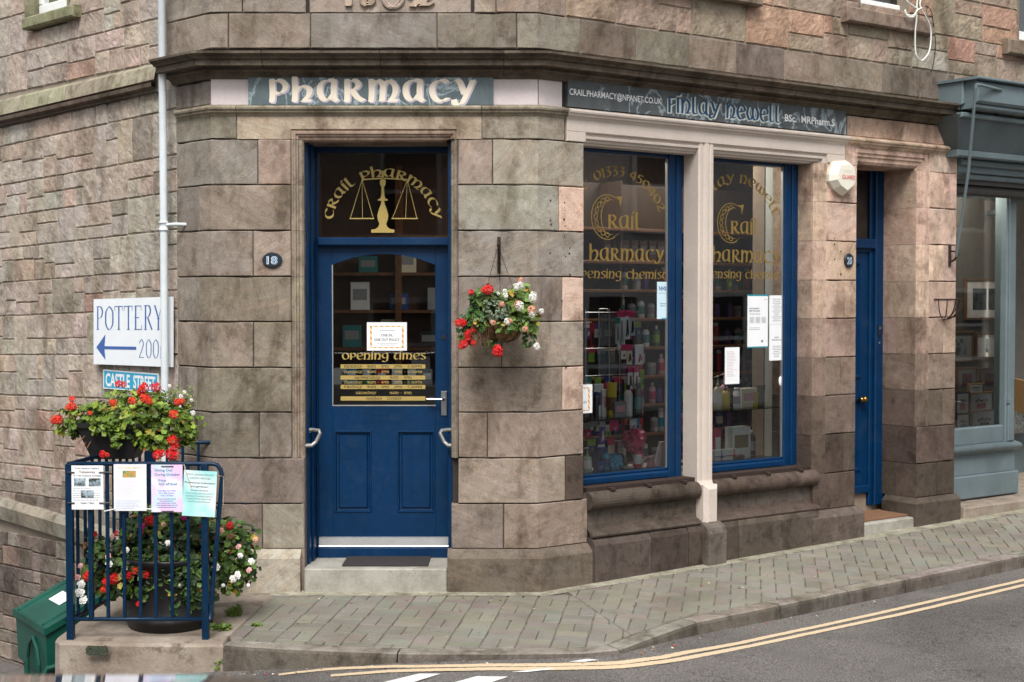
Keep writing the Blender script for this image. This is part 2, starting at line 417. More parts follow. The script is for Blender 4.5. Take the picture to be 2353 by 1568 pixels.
for i, lf, rt in rows:
    z1, z0 = Z_C[i], Z_C[i + 1]
    for a, b, c in lf:
        pts = [node(a)] + ([CL] if a == W and b > 489 else []) + [node(b)]
        if a == W and b <= 489: pts = [W0, xy(L, L.u(b))]
        elif a in (458, 450): pts = [xy(L, L.u(a)), CL, node(b)]
        blk(pts, z0, z1, c, back=.1 if b < 660 else .22)
    for a, b, c in rt:
        onR = isinstance(a, tuple)
        wrap = (not onR) and (isinstance(b, tuple) or b in ('E', 'E2'))
        pts = [node(a)] + ([CR] if wrap else []) + [node(b)]
        blk(pts, z0, z1, c, back=.1)
# reveal of the first window's near jamb
ash.tone = tn(150, 124, 106); ash.box(Rr, uW1 - .012, uW1 - .004, Z_C[9], Z_C[0], -.4, -.01)
# plinth stones, front edge chamfered back to the wall face
def plinth(pts, zt, zb, d, rgb, ch=.055):
    mb = ash; mb.tone = tn(*rgb, .05); mb.seed = seed()
    off = miter(pts); r = []
    for (x, y), n in zip(pts, off):
        r.append([(x + n.x * k, y + n.y * k, z) for k, z in ((d, zb), (d, zt - ch), (d - .012, zt - ch * .7), (.002, zt), (-.05, zt))])
    ids = mb.grid(r); mb.f_(*ids[0]); mb.f_(*reversed(ids[-1]))
pd = .06
uPl = Rr.u(1366, pd)
plinth([W0, CL, fx(690)], Z_C[9], -.12, pd, (158, 150, 138))
plinth([fx(1028), CR, xy(Rr, Rr.u(1350))], Z_C[9], -.12, pd, (102, 88, 77))
plinth([xy(Rr, Rr.u(1350) + .004), xy(Rr, uPl)], Z_C[9], -.12, pd, (76, 65, 58))
# blocking course above the cornice
zb0, zb1 = fz(112), fz(30)
uS = L.u(386)
bj = [528, 716, 1005, 1187]
blk([xy(L, uS), CL, fx(528)], zb0, zb1, (124, 112, 98)); blk([fx(528), fx(716)], zb0, zb1, (128, 108, 92)); blk([fx(716), fx(1005)], zb0, zb1, (128, 122, 112))
blk([fx(1005), fx(1187)], zb0, zb1, (118, 104, 90)); blk([fx(1187), CR, xy(Rr, Rr.u(1333))], zb0, zb1, (126, 112, 98))
us = [Rr.u(x) for x in (1333, 1460, 1583, 1690, 1800, 1915, 2025, 2110, 2190)] + [6.4, 7.6, 9.0]
for a, b in zip(us, us[1:]):
    if b < 5.5: blk([xy(Rr, a), xy(Rr, b)], zb0, zb1, R_.choice([(108, 96, 84), (116, 100, 88), (130, 114, 100), (112, 102, 88)]))
# upper ashlar: date stone surround
blk([xy(L, uS), CL, fx(560)], zb1, zb1 + .30, (138, 126, 114)); blk([fx(560), fx(706)], zb1, zb1 + .30, (132, 120, 108))
blk([xy(L, uS), CL, fx(600)], zb1 + .30, zb1 + .6, (138, 126, 114)); blk([fx(600), fx(706)], zb1 + .30, zb1 + .6, (132, 120, 108))
blk([fx(712), fx(1084)], zb1, zb1 + .6, (160, 138, 122), k=.01, d=-.012)
blk([fx(1090), fx(1140)], zb1, zb1 + .31, (156, 138, 124)); blk([fx(1140), CR, xy(Rr, Rr.u(1300))], zb1, zb1 + .31, (138, 110, 96))
blk([fx(1090), fx(1180)], zb1 + .31, zb1 + .6, (146, 128, 114)); blk([fx(1180), CR, xy(Rr, Rr.u(1300))], zb1 + .31, zb1 + .6, (128, 114, 104))
blk([xy(L, uS), CL, CR, xy(Rr, .3)], zb1 + .6, ZTOP, (138, 124, 110))
# pillars on the long wall
def pil(a, b, z0, z1, rgb, **kw): blk([xy(Rr, a), xy(Rr, b)], z0, z1, rgb, **kw)
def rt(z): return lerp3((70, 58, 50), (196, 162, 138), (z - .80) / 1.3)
zz = [Z_C[0]] + Z_C[1:8] + [Z_C[8], Z_C[9] + .02]
for i in range(9):
    z1, z0 = zz[i], zz[i + 1]; c = rt((z0 + z1) / 2)
    a = U_P0 if i < 8 else U_M1
    m = a + (U_P1 - a) * (.5 + (.12 if i % 4 == 3 else 0))
    pil_rows = [(a, U_P1)] if i in (1, 2, 4, 8) or i == 6 else [(a, m), (m, U_P1)]
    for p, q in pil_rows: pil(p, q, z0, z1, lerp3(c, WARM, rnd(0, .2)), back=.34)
    a = U_Q0 if i < 7 else U_D1
    m = a + (U_END - a) * .55
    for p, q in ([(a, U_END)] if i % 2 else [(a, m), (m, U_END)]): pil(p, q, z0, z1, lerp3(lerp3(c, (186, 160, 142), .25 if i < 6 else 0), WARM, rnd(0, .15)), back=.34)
# door 20 reveal stones (the side facing the camera) as real coursed blocks
def reveal(mb, fr, u, d0, d1, z0, z1, tone, split=None):
    """jamb face looking back along the wall"""
    segs = [(d0, d1)] if split is None else [(d0, d0 + (d1 - d0) * split), (d0 + (d1 - d0) * split, d1)]
    for a, b in segs:
        mb.tone = jit(tone, .06); mb.seed = seed(); j = .002
        mb.grid([[fr.P(u, z, a + j), fr.P(u, z, b - j)] for z in (z0 + j, z1 - j)])
        mb.grid([[fr.P(u + .01, z, a), fr.P(u + .01, z, b)] for z in (z0, z1)])
for i in range(9):
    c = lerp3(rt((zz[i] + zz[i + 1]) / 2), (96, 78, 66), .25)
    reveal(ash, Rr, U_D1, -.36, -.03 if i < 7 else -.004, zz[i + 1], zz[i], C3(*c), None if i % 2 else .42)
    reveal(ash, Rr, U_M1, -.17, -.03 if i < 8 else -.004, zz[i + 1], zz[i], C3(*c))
# bases of the pillars
plinth([xy(Rr, U_D1 - .02, -.3), xy(Rr, U_D1 - .02), xy(Rr, U_END - .14), xy(Rr, U_END + .02)], Z_C[9] + .02, -.1, .05, (76, 65, 57), .04)
plinth([xy(Rr, U_M1 - .08), xy(Rr, U_M1 + .3), xy(Rr, U_P1 + .03)], Z_C[9] + .02, -.1, .07, (92, 80, 71), .05)
# stone above door 20 and frieze to its right
zLt = zs0 + .01
uD0 = U_P1
ut = Rr.u(1940); blk([xy(Rr, ut), xy(Rr, U_P1)], Z_C[0], zLt, (190, 158, 136), c=.001, joint=.0006)
z20 = Rr.z(352, 1972)                 # underside of door 20's lintel moulding
blk([xy(Rr, U_P1), xy(Rr, U_Q0)], z20 + .06, zLt, (192, 160, 138), c=.001, joint=.0006)
blk([xy(Rr, U_Q0), xy(Rr, U_END)], Z_C[0], zLt, (194, 164, 142), c=.001, joint=.0006)
zf1 = fz(184)
blk([xy(Rr, Rr.u(1944)), xy(Rr, 4.0)], zs1, zf1, (190, 156, 126)); blk([xy(Rr, 4.0), xy(Rr, U_END)], zs1, zf1, (186, 156, 132))
blk([W0, CL, fx(487 + 3)], zs1, zf1, (140, 128, 116))
o = ash.build('dressed_stone_wall', M_ashlar, B)
# dark joints behind the dressed stones
jb = MB()
for a, b, z0, z1 in ((0.0, fu(672), Z_G, zs1), (fu(1053), XR - XL, Z_G, zs1), (fu(668), fu(1055), zl, zs1), (0.02, XR - XL - .02, zs1, ZTOP)):
    jb.box(F, a, b, z0, z1, -.09, -.016)
jb.box(L, .0, uRet - .02, Z_G, ZTOP, -.09, -.016)
for a, b, z0, z1 in ((0, uW1 - .01, Z_G, zs1), (0, U_END, zs1, zb1), (U_P0 + .005, U_P1 - .01, Z_G, zs1), (U_Q0 + .005, U_END - .01, Z_G, zs1), (U_P1 - .02, U_D1 + .02, z20 + .07, zs1)):
    jb.box(Rr, a, b, z0, z1, -.09, -.016)
jb.box(F, fu(668), fu(695), Z_G, zl, -.44, -.055); jb.box(F, fu(1039), fu(1056), Z_G, zl, -.44, -.055); jb.box(F, fu(668), fu(1056), zo + .004, zl, -.3, -.055)
jb.build('mortar_joints', M_dark_joint, B)
# ---------------------------------------------------------------- rubble walls
rub = MB()
def toneL(u, z):
    k = R_.random()
    if k < .46: c = (158, 148, 136)
    elif k < .70: c = (160, 147, 133)
    elif k < .88: c = (162, 143, 128)
    elif k < .95: c = (164, 144, 124)
    elif k < .968: c = (148, 114, 98)
    else: c = (136, 124, 112)
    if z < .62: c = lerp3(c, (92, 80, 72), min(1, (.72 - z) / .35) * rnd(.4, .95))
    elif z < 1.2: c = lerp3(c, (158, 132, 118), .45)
    return tn(*c, .07)
shL = -.028
def zfL(u, z): return z + shL * u
# string course and ledge on the side street wall, traced as two sloping lines
def lineL(p0, p1, d=0):
    a, b = L.at(*p0, d), L.at(*p1, d); k = (b[1] - a[1]) / (b[0] - a[0]); return lambda u: a[1] + k * (u - a[0])
sTop, sMid, sBot = lineL((0, 233), (348, 151), .05), lineL((0, 265), (363, 180), .05), lineL((0, 287), (367, 212))
lTop, lEdge, lBot = lineL((0, 1143), (150, 1186)), lineL((0, 1160), (150, 1205), .04), lineL((0, 1190), (150, 1236), .02)
uE = 9.0
zl1 = sBot(0)
wz0 = L.z(60, 100)
hu0, hu1 = L.u(172), L.u(58)
holeL = (hu0 + .07, hu1 - .07, wz0 - .02, 5.0)
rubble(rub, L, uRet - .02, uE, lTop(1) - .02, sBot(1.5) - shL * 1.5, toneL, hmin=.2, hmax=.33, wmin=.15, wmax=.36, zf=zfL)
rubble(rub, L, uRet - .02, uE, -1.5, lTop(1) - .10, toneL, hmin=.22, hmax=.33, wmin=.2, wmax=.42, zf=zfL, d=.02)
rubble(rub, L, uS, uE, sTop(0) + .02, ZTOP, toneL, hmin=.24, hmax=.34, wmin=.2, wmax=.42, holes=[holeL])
def toneR2(u, z):
    k = R_.random()
    c = (142, 124, 104) if k < .5 else (150, 126, 104) if k < .78 else (162, 120, 92) if k < .92 else (152, 142, 126)
    return tn(*c, .08)
def winR(px0, px1, pyb):
    a, b = Rr.u(px0), Rr.u(px1); return a, b, Rr.z(pyb, (px0 + px1) / 2)
wA = (Rr.u(1971), Rr.u(2085), Rr.z(2, 1971)); wB = (Rr.u(2334), Rr.u(2334) + 1.0, Rr.z(86, 2334)); wC = (Rr.u(1655) - .75, Rr.u(1742), Rr.z(2, 1742) + .04)
holesR = [(a - .0, b + .0, z - .01, 5.2) for a, b, z in (wA, wB, wC)]
rubble(rub, Rr, Rr.u(1300), 12.0, zb1 + .004, ZTOP, toneR2, hmin=.26, hmax=.34, wmin=.26, wmax=.55, holes=holesR)
rubble(rub, Rr, U_END + .02, 12.0, zb0 - .1, zb1, toneR2, hmin=.26, hmax=.34, wmin=.26, wmax=.55)
rub.build('rubble_wall', M_rubble, B)
mo = MB()
def slab_holes(fr, u0, u1, z0, z1, d0, d1, holes):
    us = sorted({u0, u1, *[h[0] for h in holes], *[h[1] for h in holes]})
    for a, b in zip(us, us[1:]):
        h = [h for h in holes if h[0] <= a and h[1] >= b]
        if h: mo.box(fr, a, b, z0, h[0][2], d0, d1); mo.box(fr, a, b, h[0][3], z1, d0, d1)
        else: mo.box(fr, a, b, z0, z1, d0, d1)
slab_holes(L, uRet - .02, uE, -1.6, ZTOP, -.25, -.008, [holeL])
slab_holes(Rr, .22, 12.0, zb0, ZTOP, -.25, -.008, [h for h in holesR])
mo.build('mortar_bed', M_mortar, B)
# side street string course and ledge
sc2 = MB()
def slantband(prof_fns, u0, u1, rgb, seglen=.55):
    u = u0
    while u < u1:
        v = min(u1, u + seglen * rnd(.8, 1.2)); sc2.tone = tn(*rgb, .08); sc2.seed = seed()
        sc2.grid([[L.P(x, fn(x), d) for fn, d in prof_fns] for x in (u + .002, v - .002)]); u = v
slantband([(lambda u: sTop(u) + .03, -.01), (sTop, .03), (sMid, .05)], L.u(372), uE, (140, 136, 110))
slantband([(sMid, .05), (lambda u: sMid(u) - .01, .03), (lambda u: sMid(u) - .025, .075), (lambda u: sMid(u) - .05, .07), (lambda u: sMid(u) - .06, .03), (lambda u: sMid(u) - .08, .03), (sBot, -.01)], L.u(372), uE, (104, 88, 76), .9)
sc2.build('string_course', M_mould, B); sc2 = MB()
slantband([(lambda u: lTop(u) + .015, -.01), (lTop, .03), (lEdge, .07), (lambda u: lEdge(u) - .02, .065), (lBot, .045), (lambda u: lBot(u) - .02, 0)], uRet, uE, (132, 124, 108))
sc2.build('ledge', M_mould, B)
# ---------------------------------------------------------------- cornice, string, blocking
def pf(lst): return [(d, fz(y, d)) for d, y in lst]
mc = MB()
uCE = L.u(352, .18); pR = xy(Rr, U_END + .03)
path = [xy(L, uCE), CL, CR, pR]
cprof = pf([(.205, 116.5), (.205, 122), (.195, 125), (.175, 130), (.165, 135), (.15, 136), (.152, 150), (.14, 152), (.085, 153), (.08, 158), (.085, 160), (.075, 165), (.05, 168), (.045, 170), (.03, 175), (.02, 181), (-.02, 184)])
cprof = [(-.03, cprof[0][1] + .035)] + cprof
segs = [(-9, -.86), (-.86, .0)]
def pathpart(pts, cuts):
    """split a plan polyline at lengths so the mouldings show their real joints"""
    P = [Vector(p) for p in pts]; acc = [0]
    for a, b in zip(P, P[1:]): acc.append(acc[-1] + (b - a).length)
    cuts = [0] + [c for c in cuts if 0 < c < acc[-1]] + [acc[-1]]
    def pt(s):
        for i in range(len(P) - 1):
            if s <= acc[i + 1] + 1e-9: t = (s - acc[i]) / (acc[i + 1] - acc[i]); return P[i].lerp(P[i + 1], t)
        return P[-1]
    for a, b in zip(cuts, cuts[1:]):
        a2, b2 = a + .002, b - .002
        yield [tuple(pt(a2))] + [tuple(P[i]) for i in range(1, len(P) - 1) if a2 < acc[i] < b2] + [tuple(pt(b2))]
l0 = uCE
for i, pp in enumerate(pathpart(path, [l0 + fu(614), l0 + fu(880), l0 + fu(1158), l0 + XR - XL + .75, l0 + XR - XL + 1.45, l0 + XR - XL + 2.3, l0 + XR - XL + 3.3])):
    sweep(mc, pp, cprof, tn(92, 80, 66, .1))
sp_ = pf([(-.01, 240), (.035, 243), (.045, 247), (.042, 251), (.03, 254), (.028, 258), (.012, 262), (.0, 268)]) + [(-.02, fz(270))]
uS2 = L.u(400, .045)
for pp in pathpart([xy(L, uS2), CL, CR, xy(Rr, uPk)], [uS2 + fu(547), uS2 + fu(1107)]): sweep(mc, pp, sp_, tn(136, 124, 104, .06))
sweep(mc, [xy(Rr, Rr.u(1944)), xy(Rr, U_END + .01)], sp_, tn(186, 156, 130, .03))
# door architrave, jointed with the courses
aprof = [(0, 0), (.003, -.008), (.014, -.010), (.018, -.002), (.03, -.003), (.034, -.014), (.046, -.016), (.05, -.028), (.066, -.03), (.078, -.045), (.078, -.44)]
def vmould(mb, fr, u, sg, zs, prof, rgbf):
    for z1, z0 in zip(zs, zs[1:]):
        mb.tone = tn(*rgbf((z0 + z1) / 2), .05); mb.seed = seed()
        mb.grid([[fr.P(u + sg * w_, z, d) for w_, d in prof] for z in (z0 + .001, z1 - .001)])
def umould(mb, fr, u0, u1, zt, prof, rgb, zb, left=True, right=True):
    mb.tone = tn(*rgb, .03); mb.seed = seed(); r = []
    for w_, d in prof:
        row = []
        if left: row.append(fr.P(u0 + w_, zb, d))
        row += [fr.P(u0 + (w_ if left else 0), zt - w_, d), fr.P(u1 - (w_ if right else 0), zt - w_, d)]
        if right: row.append(fr.P(u1 - w_, zb, d))
        r.append(row)
    mb.grid(r)
zd = [Z_C[0]] + Z_C[1:8]
vmould(mc, F, fu(670), 1, zd, aprof, lambda z: (138, 122, 102)); vmould(mc, F, fu(1052), -1, zd, [(a * .6, d) for a, d in aprof], lambda z: (130, 116, 100))
umould(mc, F, fu(670), fu(1052), zl, aprof, (146, 122, 104), Z_C[0] + .002)
mc.tone = tn(130, 112, 98); 
for k in (8, 9): mc.box(F, fu(690), fu(697), (Z_C + [0])[k], Z_C[k - 1], -.44, -.005)
mc.box(F, fu(690), fu(697), 0, Z_C[9], -.44, -.005)
# mouldings of door 20 and the pillar beside window 2
vmould(mc, Rr, U_P0, -1, zz[:9], [(w_ * 1.7, d) for w_, d in aprof], lambda z: lerp3(rt(z), (120, 98, 84), .2))
vmould(mc, Rr, U_Q0, -1, zz[:8], [(w_ * 1.8, d) for w_, d in aprof], lambda z: lerp3(rt(z), (120, 98, 84), .2))
umould(mc, Rr, U_P1, U_Q0, z20 + .06, [(w_ * 1.8, d) for w_, d in aprof[:-1]] + [(.14, -.4)], (178, 146, 124), Z_C[0] - .0, left=False)
mc.build('cornice', M_mould, B)
# ---------------------------------------------------------------- painted masonry round the shop windows
pk = MB(); pk.tone = (.5, .5, .5)
zWt = 3.007; zMt = 3.086
pk.box(Rr, uPk + .013, Rr.u(1940) - .004, zMt, zs0 + .012, -.15, .006, .004)
pk.box(Rr, uPk + .013, uW1 + .012, Z_C[0] + .004, zMt, -.15, .006, .004)
pk.box(Rr, U_P0, Rr.u(1940) - .004, Z_C[0] + .004, zMt, -.15, .006, .004)
kprof = [(d + .006, z) for d, z in sp_]
sweep(pk, [xy(Rr, uPk + .008), xy(Rr, Rr.u(1942))], kprof, (.5, .5, .5))
pk.tone = None
lm = [(0, .006), (.004, -.012), (.02, -.014), (.026, -.004), (.04, -.006), (.046, -.026), (.062, -.03), (.068, -.045), (.079, -.05), (.079, -.16)]
umould(pk, Rr, uW1 + .012, U_C0 + .02, zMt, lm, (214, 199, 190), zMt - .02, left=False, right=False)
umould(pk, Rr, U_C1 - .02, U_P0, zMt, lm + [], (214, 199, 190), zMt - .1, left=False)
# column between the windows: fluted front, spurred foot
flutes = [(0, -.16), (0, -.008), (.012, 0), (.035, 0), (.04, -.007), (.052, -.008), (.058, .002), (.075, .006), (.095, .006), (.101, -.004), (.112, -.005), (.118, 0), (.142, 0), (.151, -.01), (.151, -.16)]
zfoot = Rr.z(1105, 1610); zbase = Rr.z(1205, 1625)
pk.grid([[Rr.P(U_C0 + a, z, d) for a, d in flutes] for z in (zfoot, zMt)])
ft = [(0, -.16), (-.0, -.0), (.03, .05), (.12, .05), (.151, .0), (.151, -.16)]
def resamp(l, n):
    return [l[min(len(l) - 1, int(i * len(l) / n))] for i in range(n)]
fr_ = resamp(ft, len(flutes))
pk.grid([[Rr.P(U_C0 + a, z, d) for a, d in r] for z, r in ((zfoot, flutes), (zfoot - .03, [(a, d + .012) for a, d in flutes]))])
pk.box(Rr, U_C0 + .012, U_C1 - .002, zbase, zfoot - .028, -.16, .075, .03)
pk.tone = None; pk.t = [(.5, .5, .5)] * len(pk.t)
pk.build('painted_window_surround', M_pink, B)
pw = MB()
pw.box(F, .004, fu(578), zs1, zf1 + .01, -.1, .004); pw.build('painted_frieze', M_pale, B); pw = MB(); pw.box(F, fu(1130), XR - XL - .0015, zs1, zf1 + .01, -.1, .004)
pw.grid([[Rr.P(u, z, .0035) for u in (.002, Rr.u(1290))] for z in (zs1, zf1 + .01)])
pw.build('painted_frieze', M_pale, B)
fz2 = MB(); fz2.box(F, fu(570), fu(1140), zs1, zf1 + .01, -.1, -.004); fz2.box(Rr, Rr.u(1290), Rr.u(1944), zs1, zf1 + .01, -.1, -.006)
fz2.build('frieze_backing', M_dark_joint, B)
# ---------------------------------------------------------------- stonework below the shop windows
sl = MB()
def swR(mb, u0, u1, prof, rgb, ends=True): sweep(mb, [xy(Rr, u0), xy(Rr, u1)], prof, tn(*rgb, .06), ends)
zr1, zr0, zsl, = .631, .506, .325
def roll(u0, u1):
    n = 10; pr = [(-.16, zr1 - .0), (-.04, zr1)]
    r = (zr1 - zr0) / 2
    for i in range(n + 1):
        a = math.pi / 2 - math.pi * i / n; pr.append((-.02 + r * math.cos(a), zr0 + r + r * math.sin(a)))
    pr += [(-.04, zr0 - .004), (-.05, zr0 - .03), (-.045, zr0 - .07), (-.02, zsl + .05), (.035, zsl + .026), (.05, zsl + .012), (.045, zsl), (.02, zsl - .006)]
    swR(sl, u0, u1, pr, (76, 64, 55))
roll(uW1 + .045, U_C0 + .0); roll(U_C1 + .002, U_M1 + .03)
for a, b in ((uPl + .004, .95), (.954, 1.30), (1.306, 1.43), (1.63, 1.80), (1.806, U_M1 - .01)):
    zt = zsl - .01 + .012 * a
    swR(sl, a, b, [(-.05, zt), (.02, zt), (.05, zt - .02), (.064, zt - .05), (.066, -.1)], R_.choice([(68, 57, 49), (82, 70, 61), (74, 63, 54)]))
# rounded stone under the column
swR(sl, 1.44, 1.62, [(-.05, zsl + .02), (.06, zsl + .015), (.115, zsl - .02), (.13, zsl - .06), (.125, .02), (.12, -.1)], (100, 88, 80))
sl.tone = tn(84, 74, 66); sl.box(Rr, uW1 + .02, U_M1 + .05, .05, zr1 - .01, -.3, -.03)
sl.build('window_sill', M_mould, B)
hm = MB()
for px, py in ((1265, 461), (1297, 466), (1296, 505), (1265, 507), (1266, 516), (1298, 520), (1297, 545), (1264, 582), (1308, 583), (1299, 590), (1309, 570), (1309, 632), (1291, 692), (1300, 845), (1352 - 20, 880), (1917, 548), (1917, 562), (1932, 578), (1918, 596), (1932, 630), (2160, 985)):
    u, z = Rr.at(px, py, .0); r = rnd(.005, .009)
    hm.poly([Rr.P(u + r * math.cos(a) * rnd(.7, 1.2), z + r * math.sin(a) * rnd(.7, 1.3), .0022) for a in [2 * math.pi * k / 9 for k in range(9)]])
hm.build('plug_hole', plain('dark_plug_hole', (44, 34, 28), .95), B)
gr = MB()
for a, b in ((uW1 + .05, U_C0), (U_C1, U_M1)):
    gr.box(Rr, a, b, zr1 - .002, zr1 + .028, -.19, -.03)
    n = 3
    for k in range(n):
        u = a + (b - a) * (k + .55) / n; gr.box(Rr, u, u + .035, zr1 - .002, zr1 + .02, -.03, .02, .004)
gr.build('sill_vent', M_iron, B)
# ================================================================ GROUND
def dn(x, y):
    p = Vector((x, y, 0)); return max(-y, (p - Rr.o).dot(Rr.N), 0)
def uu(x, y): return max(0.0, (Vector((x, y, 0)) - Rr.o).dot(Rr.U))
def zp(x, y): return .008 + .018 * uu(x, y) - .03 * min(1.5, dn(x, y))
def onground(px, py, zf, dz=0):
    r = ray(px, py); z = 0
    for _ in range(12): p = CAM + r * ((z + dz - CAM.z) / r.z); z = zf(p.x, p.y)
    return p.x, p.y
kpx = [(512, 1483, .15), (650, 1492, .115), (790, 1498, .08), (913, 1503, .052), (1130, 1504, .03), (1340, 1502, .022), (1425, 1494, .02), (1510, 1462, .045), (1600, 1431, .075), (1784, 1390, .085), (1944, 1358, .088), (2075, 1332, .09), (2353, 1280, .09)]
kp = [onground(a, b, zp) for a, b, c in kpx]; kh = [c for a, b, c in kpx]
for i in range(9, 13): kp[i] = tuple(Vector(kp[8]) + Vector((Rr.U.x, Rr.U.y)) * (Vector(kp[i]) - Vector(kp[8])).length)
d_ = (Vector(kp[-1]) - Vector(kp[-4])).normalized()
for k in range(1, 9): kp.append(tuple(Vector(kp[12]) + d_ * k * 2.4)); kh.append(.09)
koff = miter(kp)
def koffset(i, d, P=kp): return (P[i][0] + koff[i].x * d, P[i][1] + koff[i].y * d)
ks = MB()
kjoint = {3: 1, 6: 1, 8: 1, 9: 1, 10: 1, 11: 1, 12: 1, 13: 1, 14: 1, 15: 1, 16: 1, 17: 1, 18: 1, 19: 1}
KW = .115
start = 0
for i in range(1, len(kp)):
    if i in kjoint or i == len(kp) - 1:
        seg = list(range(start, i + 1)); ks.tone = tn(128, 120, 110, .06); ks.seed = seed(); rows = []
        for q, j in enumerate(seg):
            P = Vector(kp[j]); t = None
            if q == 0: t = (Vector(kp[j + 1]) - P).normalized() * .004
            elif q == len(seg) - 1: t = (Vector(kp[j - 1]) - P).normalized() * .004
            else: t = Vector((0, 0))
            n = koff[j]; z = zp(*kp[j]) + .003; P = P + t
            ks_ = [(-KW, z - .03), (-KW, z), (-.02, z), (-.004, z - .006), (.004, z - .022), (.012, z - kh[j] - .03)]
            rows.append([(P.x + n.x * a, P.y + n.y * a, zz_) for a, zz_ in ks_])
        ks.grid([r[:4] for r in rows]); ks.tone = tn(92, 84, 76, .08); ids = ks.grid([r[3:] for r in rows]); ids = ks.grid([rows[0], rows[0]]); ks.f_(*[ks.V(p) for p in rows[0]]); ks.f_(*[ks.V(p) for p in rows[-1]])
        start = i
M_kerb = stone('kerb_stone', 70, .7, .3, .7)
struct(ks.build('kerb', M_kerb))
# pavement: bedding sheet + individually laid concrete pavers
def clip(poly, a, b):
    """keep what lies to the left of a->b"""
    out = []; ax, ay = a; dx, dy = b[0] - ax, b[1] - ay
    s = lambda p: dx * (p[1] - ay) - dy * (p[0] - ax)
    for i in range(len(poly)):
        p, q = poly[i], poly[(i + 1) % len(poly)]; sp, sq = s(p), s(q)
        if sp >= 0: out.append(p)
        if (sp >= 0) != (sq >= 0): t = sp / (sp - sq); out.append((p[0] + (q[0] - p[0]) * t, p[1] + (q[1] - p[1]) * t))
    return out
inner = [koffset(i, -KW - .004) for i in range(len(kp))]
split0 = onground(1290, 1352, zp); split1 = onground(1470, 1474, zp)
slabR0 = onground(622, 1372, zp); slabR1 = onground(520, 1478, zp)
edge0 = onground(690, 1388, zp)
pm = MB(); fil = MB()
def paver(poly, rgb):
    if len(poly) < 3: return
    ar = 0
    for i in range(len(poly)): p, q = poly[i], poly[(i + 1) % len(poly)]; ar += p[0] * q[1] - q[0] * p[1]
    if abs(ar) < .0012: return
    if ar < 0: poly = poly[::-1]
    c = Vector((sum(p[0] for p in poly) / len(poly), sum(p[1] for p in poly) / len(poly)))
    pm.tone = tn(*rgb, .09); pm.seed = seed()
    tz = rnd(-.0015, .0015); tx, ty = rnd(-.012, .012), rnd(-.012, .012)
    def ring(s, z): 
        r = []
        for p in poly:
            v = Vector(p) - c; l = v.length; v = v * max(.3, (l - s) / l)
            r.append(pm.V((c.x + v.x, c.y + v.y, zp(c.x + v.x, c.y + v.y) + z + tz + v.x * tx + v.y * ty)))
        return r
    a, b = ring(.0046, -.002), ring(.0095, .0045)
    n = len(poly)
    for i in range(n): pm.f_(a[i], a[(i + 1) % n], b[(i + 1) % n], b[i])
    pm.f_(*b)
PAV = (134, 130, 120)
def clipk(poly):
    for a, b in zip(inner, inner[1:]):
        if len(poly) < 3: return []
        c = sum((Vector(p) for p in poly), Vector((0, 0))) / len(poly); e = Vector(b) - Vector(a)
        t = (c - Vector(a)).dot(e) / e.length_squared
        if -.25 < t < 1.25: poly = clip(poly, a, b)
    return poly
def lay(q, tests):
    for a, b in tests:
        if len(q) < 3: return
        q = clip(q, a, b)
    q = clipk(q)
    if len(q) >= 3 and dn(sum(p[0] for p in q) / len(q), sum(p[1] for p in q) / len(q)) < 1.42: paver(q, PAV)
ang = math.radians(-7.5); S = .2
def tw(p, ox, oy, a): return (ox + p[0] * math.cos(a) - p[1] * math.sin(a), oy + p[0] * math.sin(a) + p[1] * math.cos(a))
for i in range(-5, 17):
    for j in range(-5, 13):
        x, y = i * S, j * S
        if (i + j) % 2: rs = [(x, y, x + S, y + S / 2), (x, y + S / 2, x + S, y + S)]
        else: rs = [(x, y, x + S / 2, y + S), (x + S / 2, y, x + S, y + S)]
        for a, b, c, d in rs:
            lay([tw(p, -1.6, -1.4, ang) for p in ((a, b), (c, b), (c, d), (a, d))], [(split1, split0), (slabR0, slabR1), ((3, -.13), (-3, -.16))])
wl0, wl1 = xy(Rr, 9, .17), xy(Rr, -1, .15)
ah = math.radians(35.8 + 45)
for i in range(-70, 90):
    for j in range(-40, 45):
        if (i + j * 0) is None: continue
        for r in ((0, 0, 2, 1), (0, 1, 1, 3)):
            ox, oy = i + 2 * j, i - 2 * j
            if abs(ox) > 80 or abs(oy) > 80: continue
            q = [tw((p[0] * .1, p[1] * .1), 2.0, .2, ah) for p in ((r[0] + ox, r[1] + oy), (r[2] + ox, r[1] + oy), (r[2] + ox, r[3] + oy), (r[0] + ox, r[3] + oy))]
            if q[0][0] > 9.4 or q[0][0] < .1 or q[0][1] > 6.4 or q[0][1] < -1.8: continue
            lay(q, [(split0, split1), (wl0, wl1)])
q = NM('concrete_paver'); at_ = q.new('Attribute', _attribute_name='tone').outputs['Color']
v = q.mix(q.ramp(q.noise(1.3, 6, .65), .42, .66), at_, q.mix(1, at_, (.76, .74, .70), 'MULTIPLY'))
v = q.mix(q.ramp(q.noise(6, 5, .7), .5, .7, (0, 0, 0, 1), (.5, .5, .5, 1)), v, q.mix(1, v, (.80, .79, .74), 'MULTIPLY'))
v = q.mix(q.ramp(q.noise(160, 3, .7), .3, .7), q.mix(1, v, (.84, .84, .84), 'MULTIPLY'), q.mix(1, v, (1.12, 1.12, 1.12), 'MULTIPLY'))
v = q.mix(q.ramp(q.noise(22, 2, .5), .73, .76), v, C3(74, 70, 66))
q.base(v, .92, 0, .2); q.bump(q.noise(140, 4), .5, .004); M_paver = q.m
struct(pm.build('pavement', M_paver))
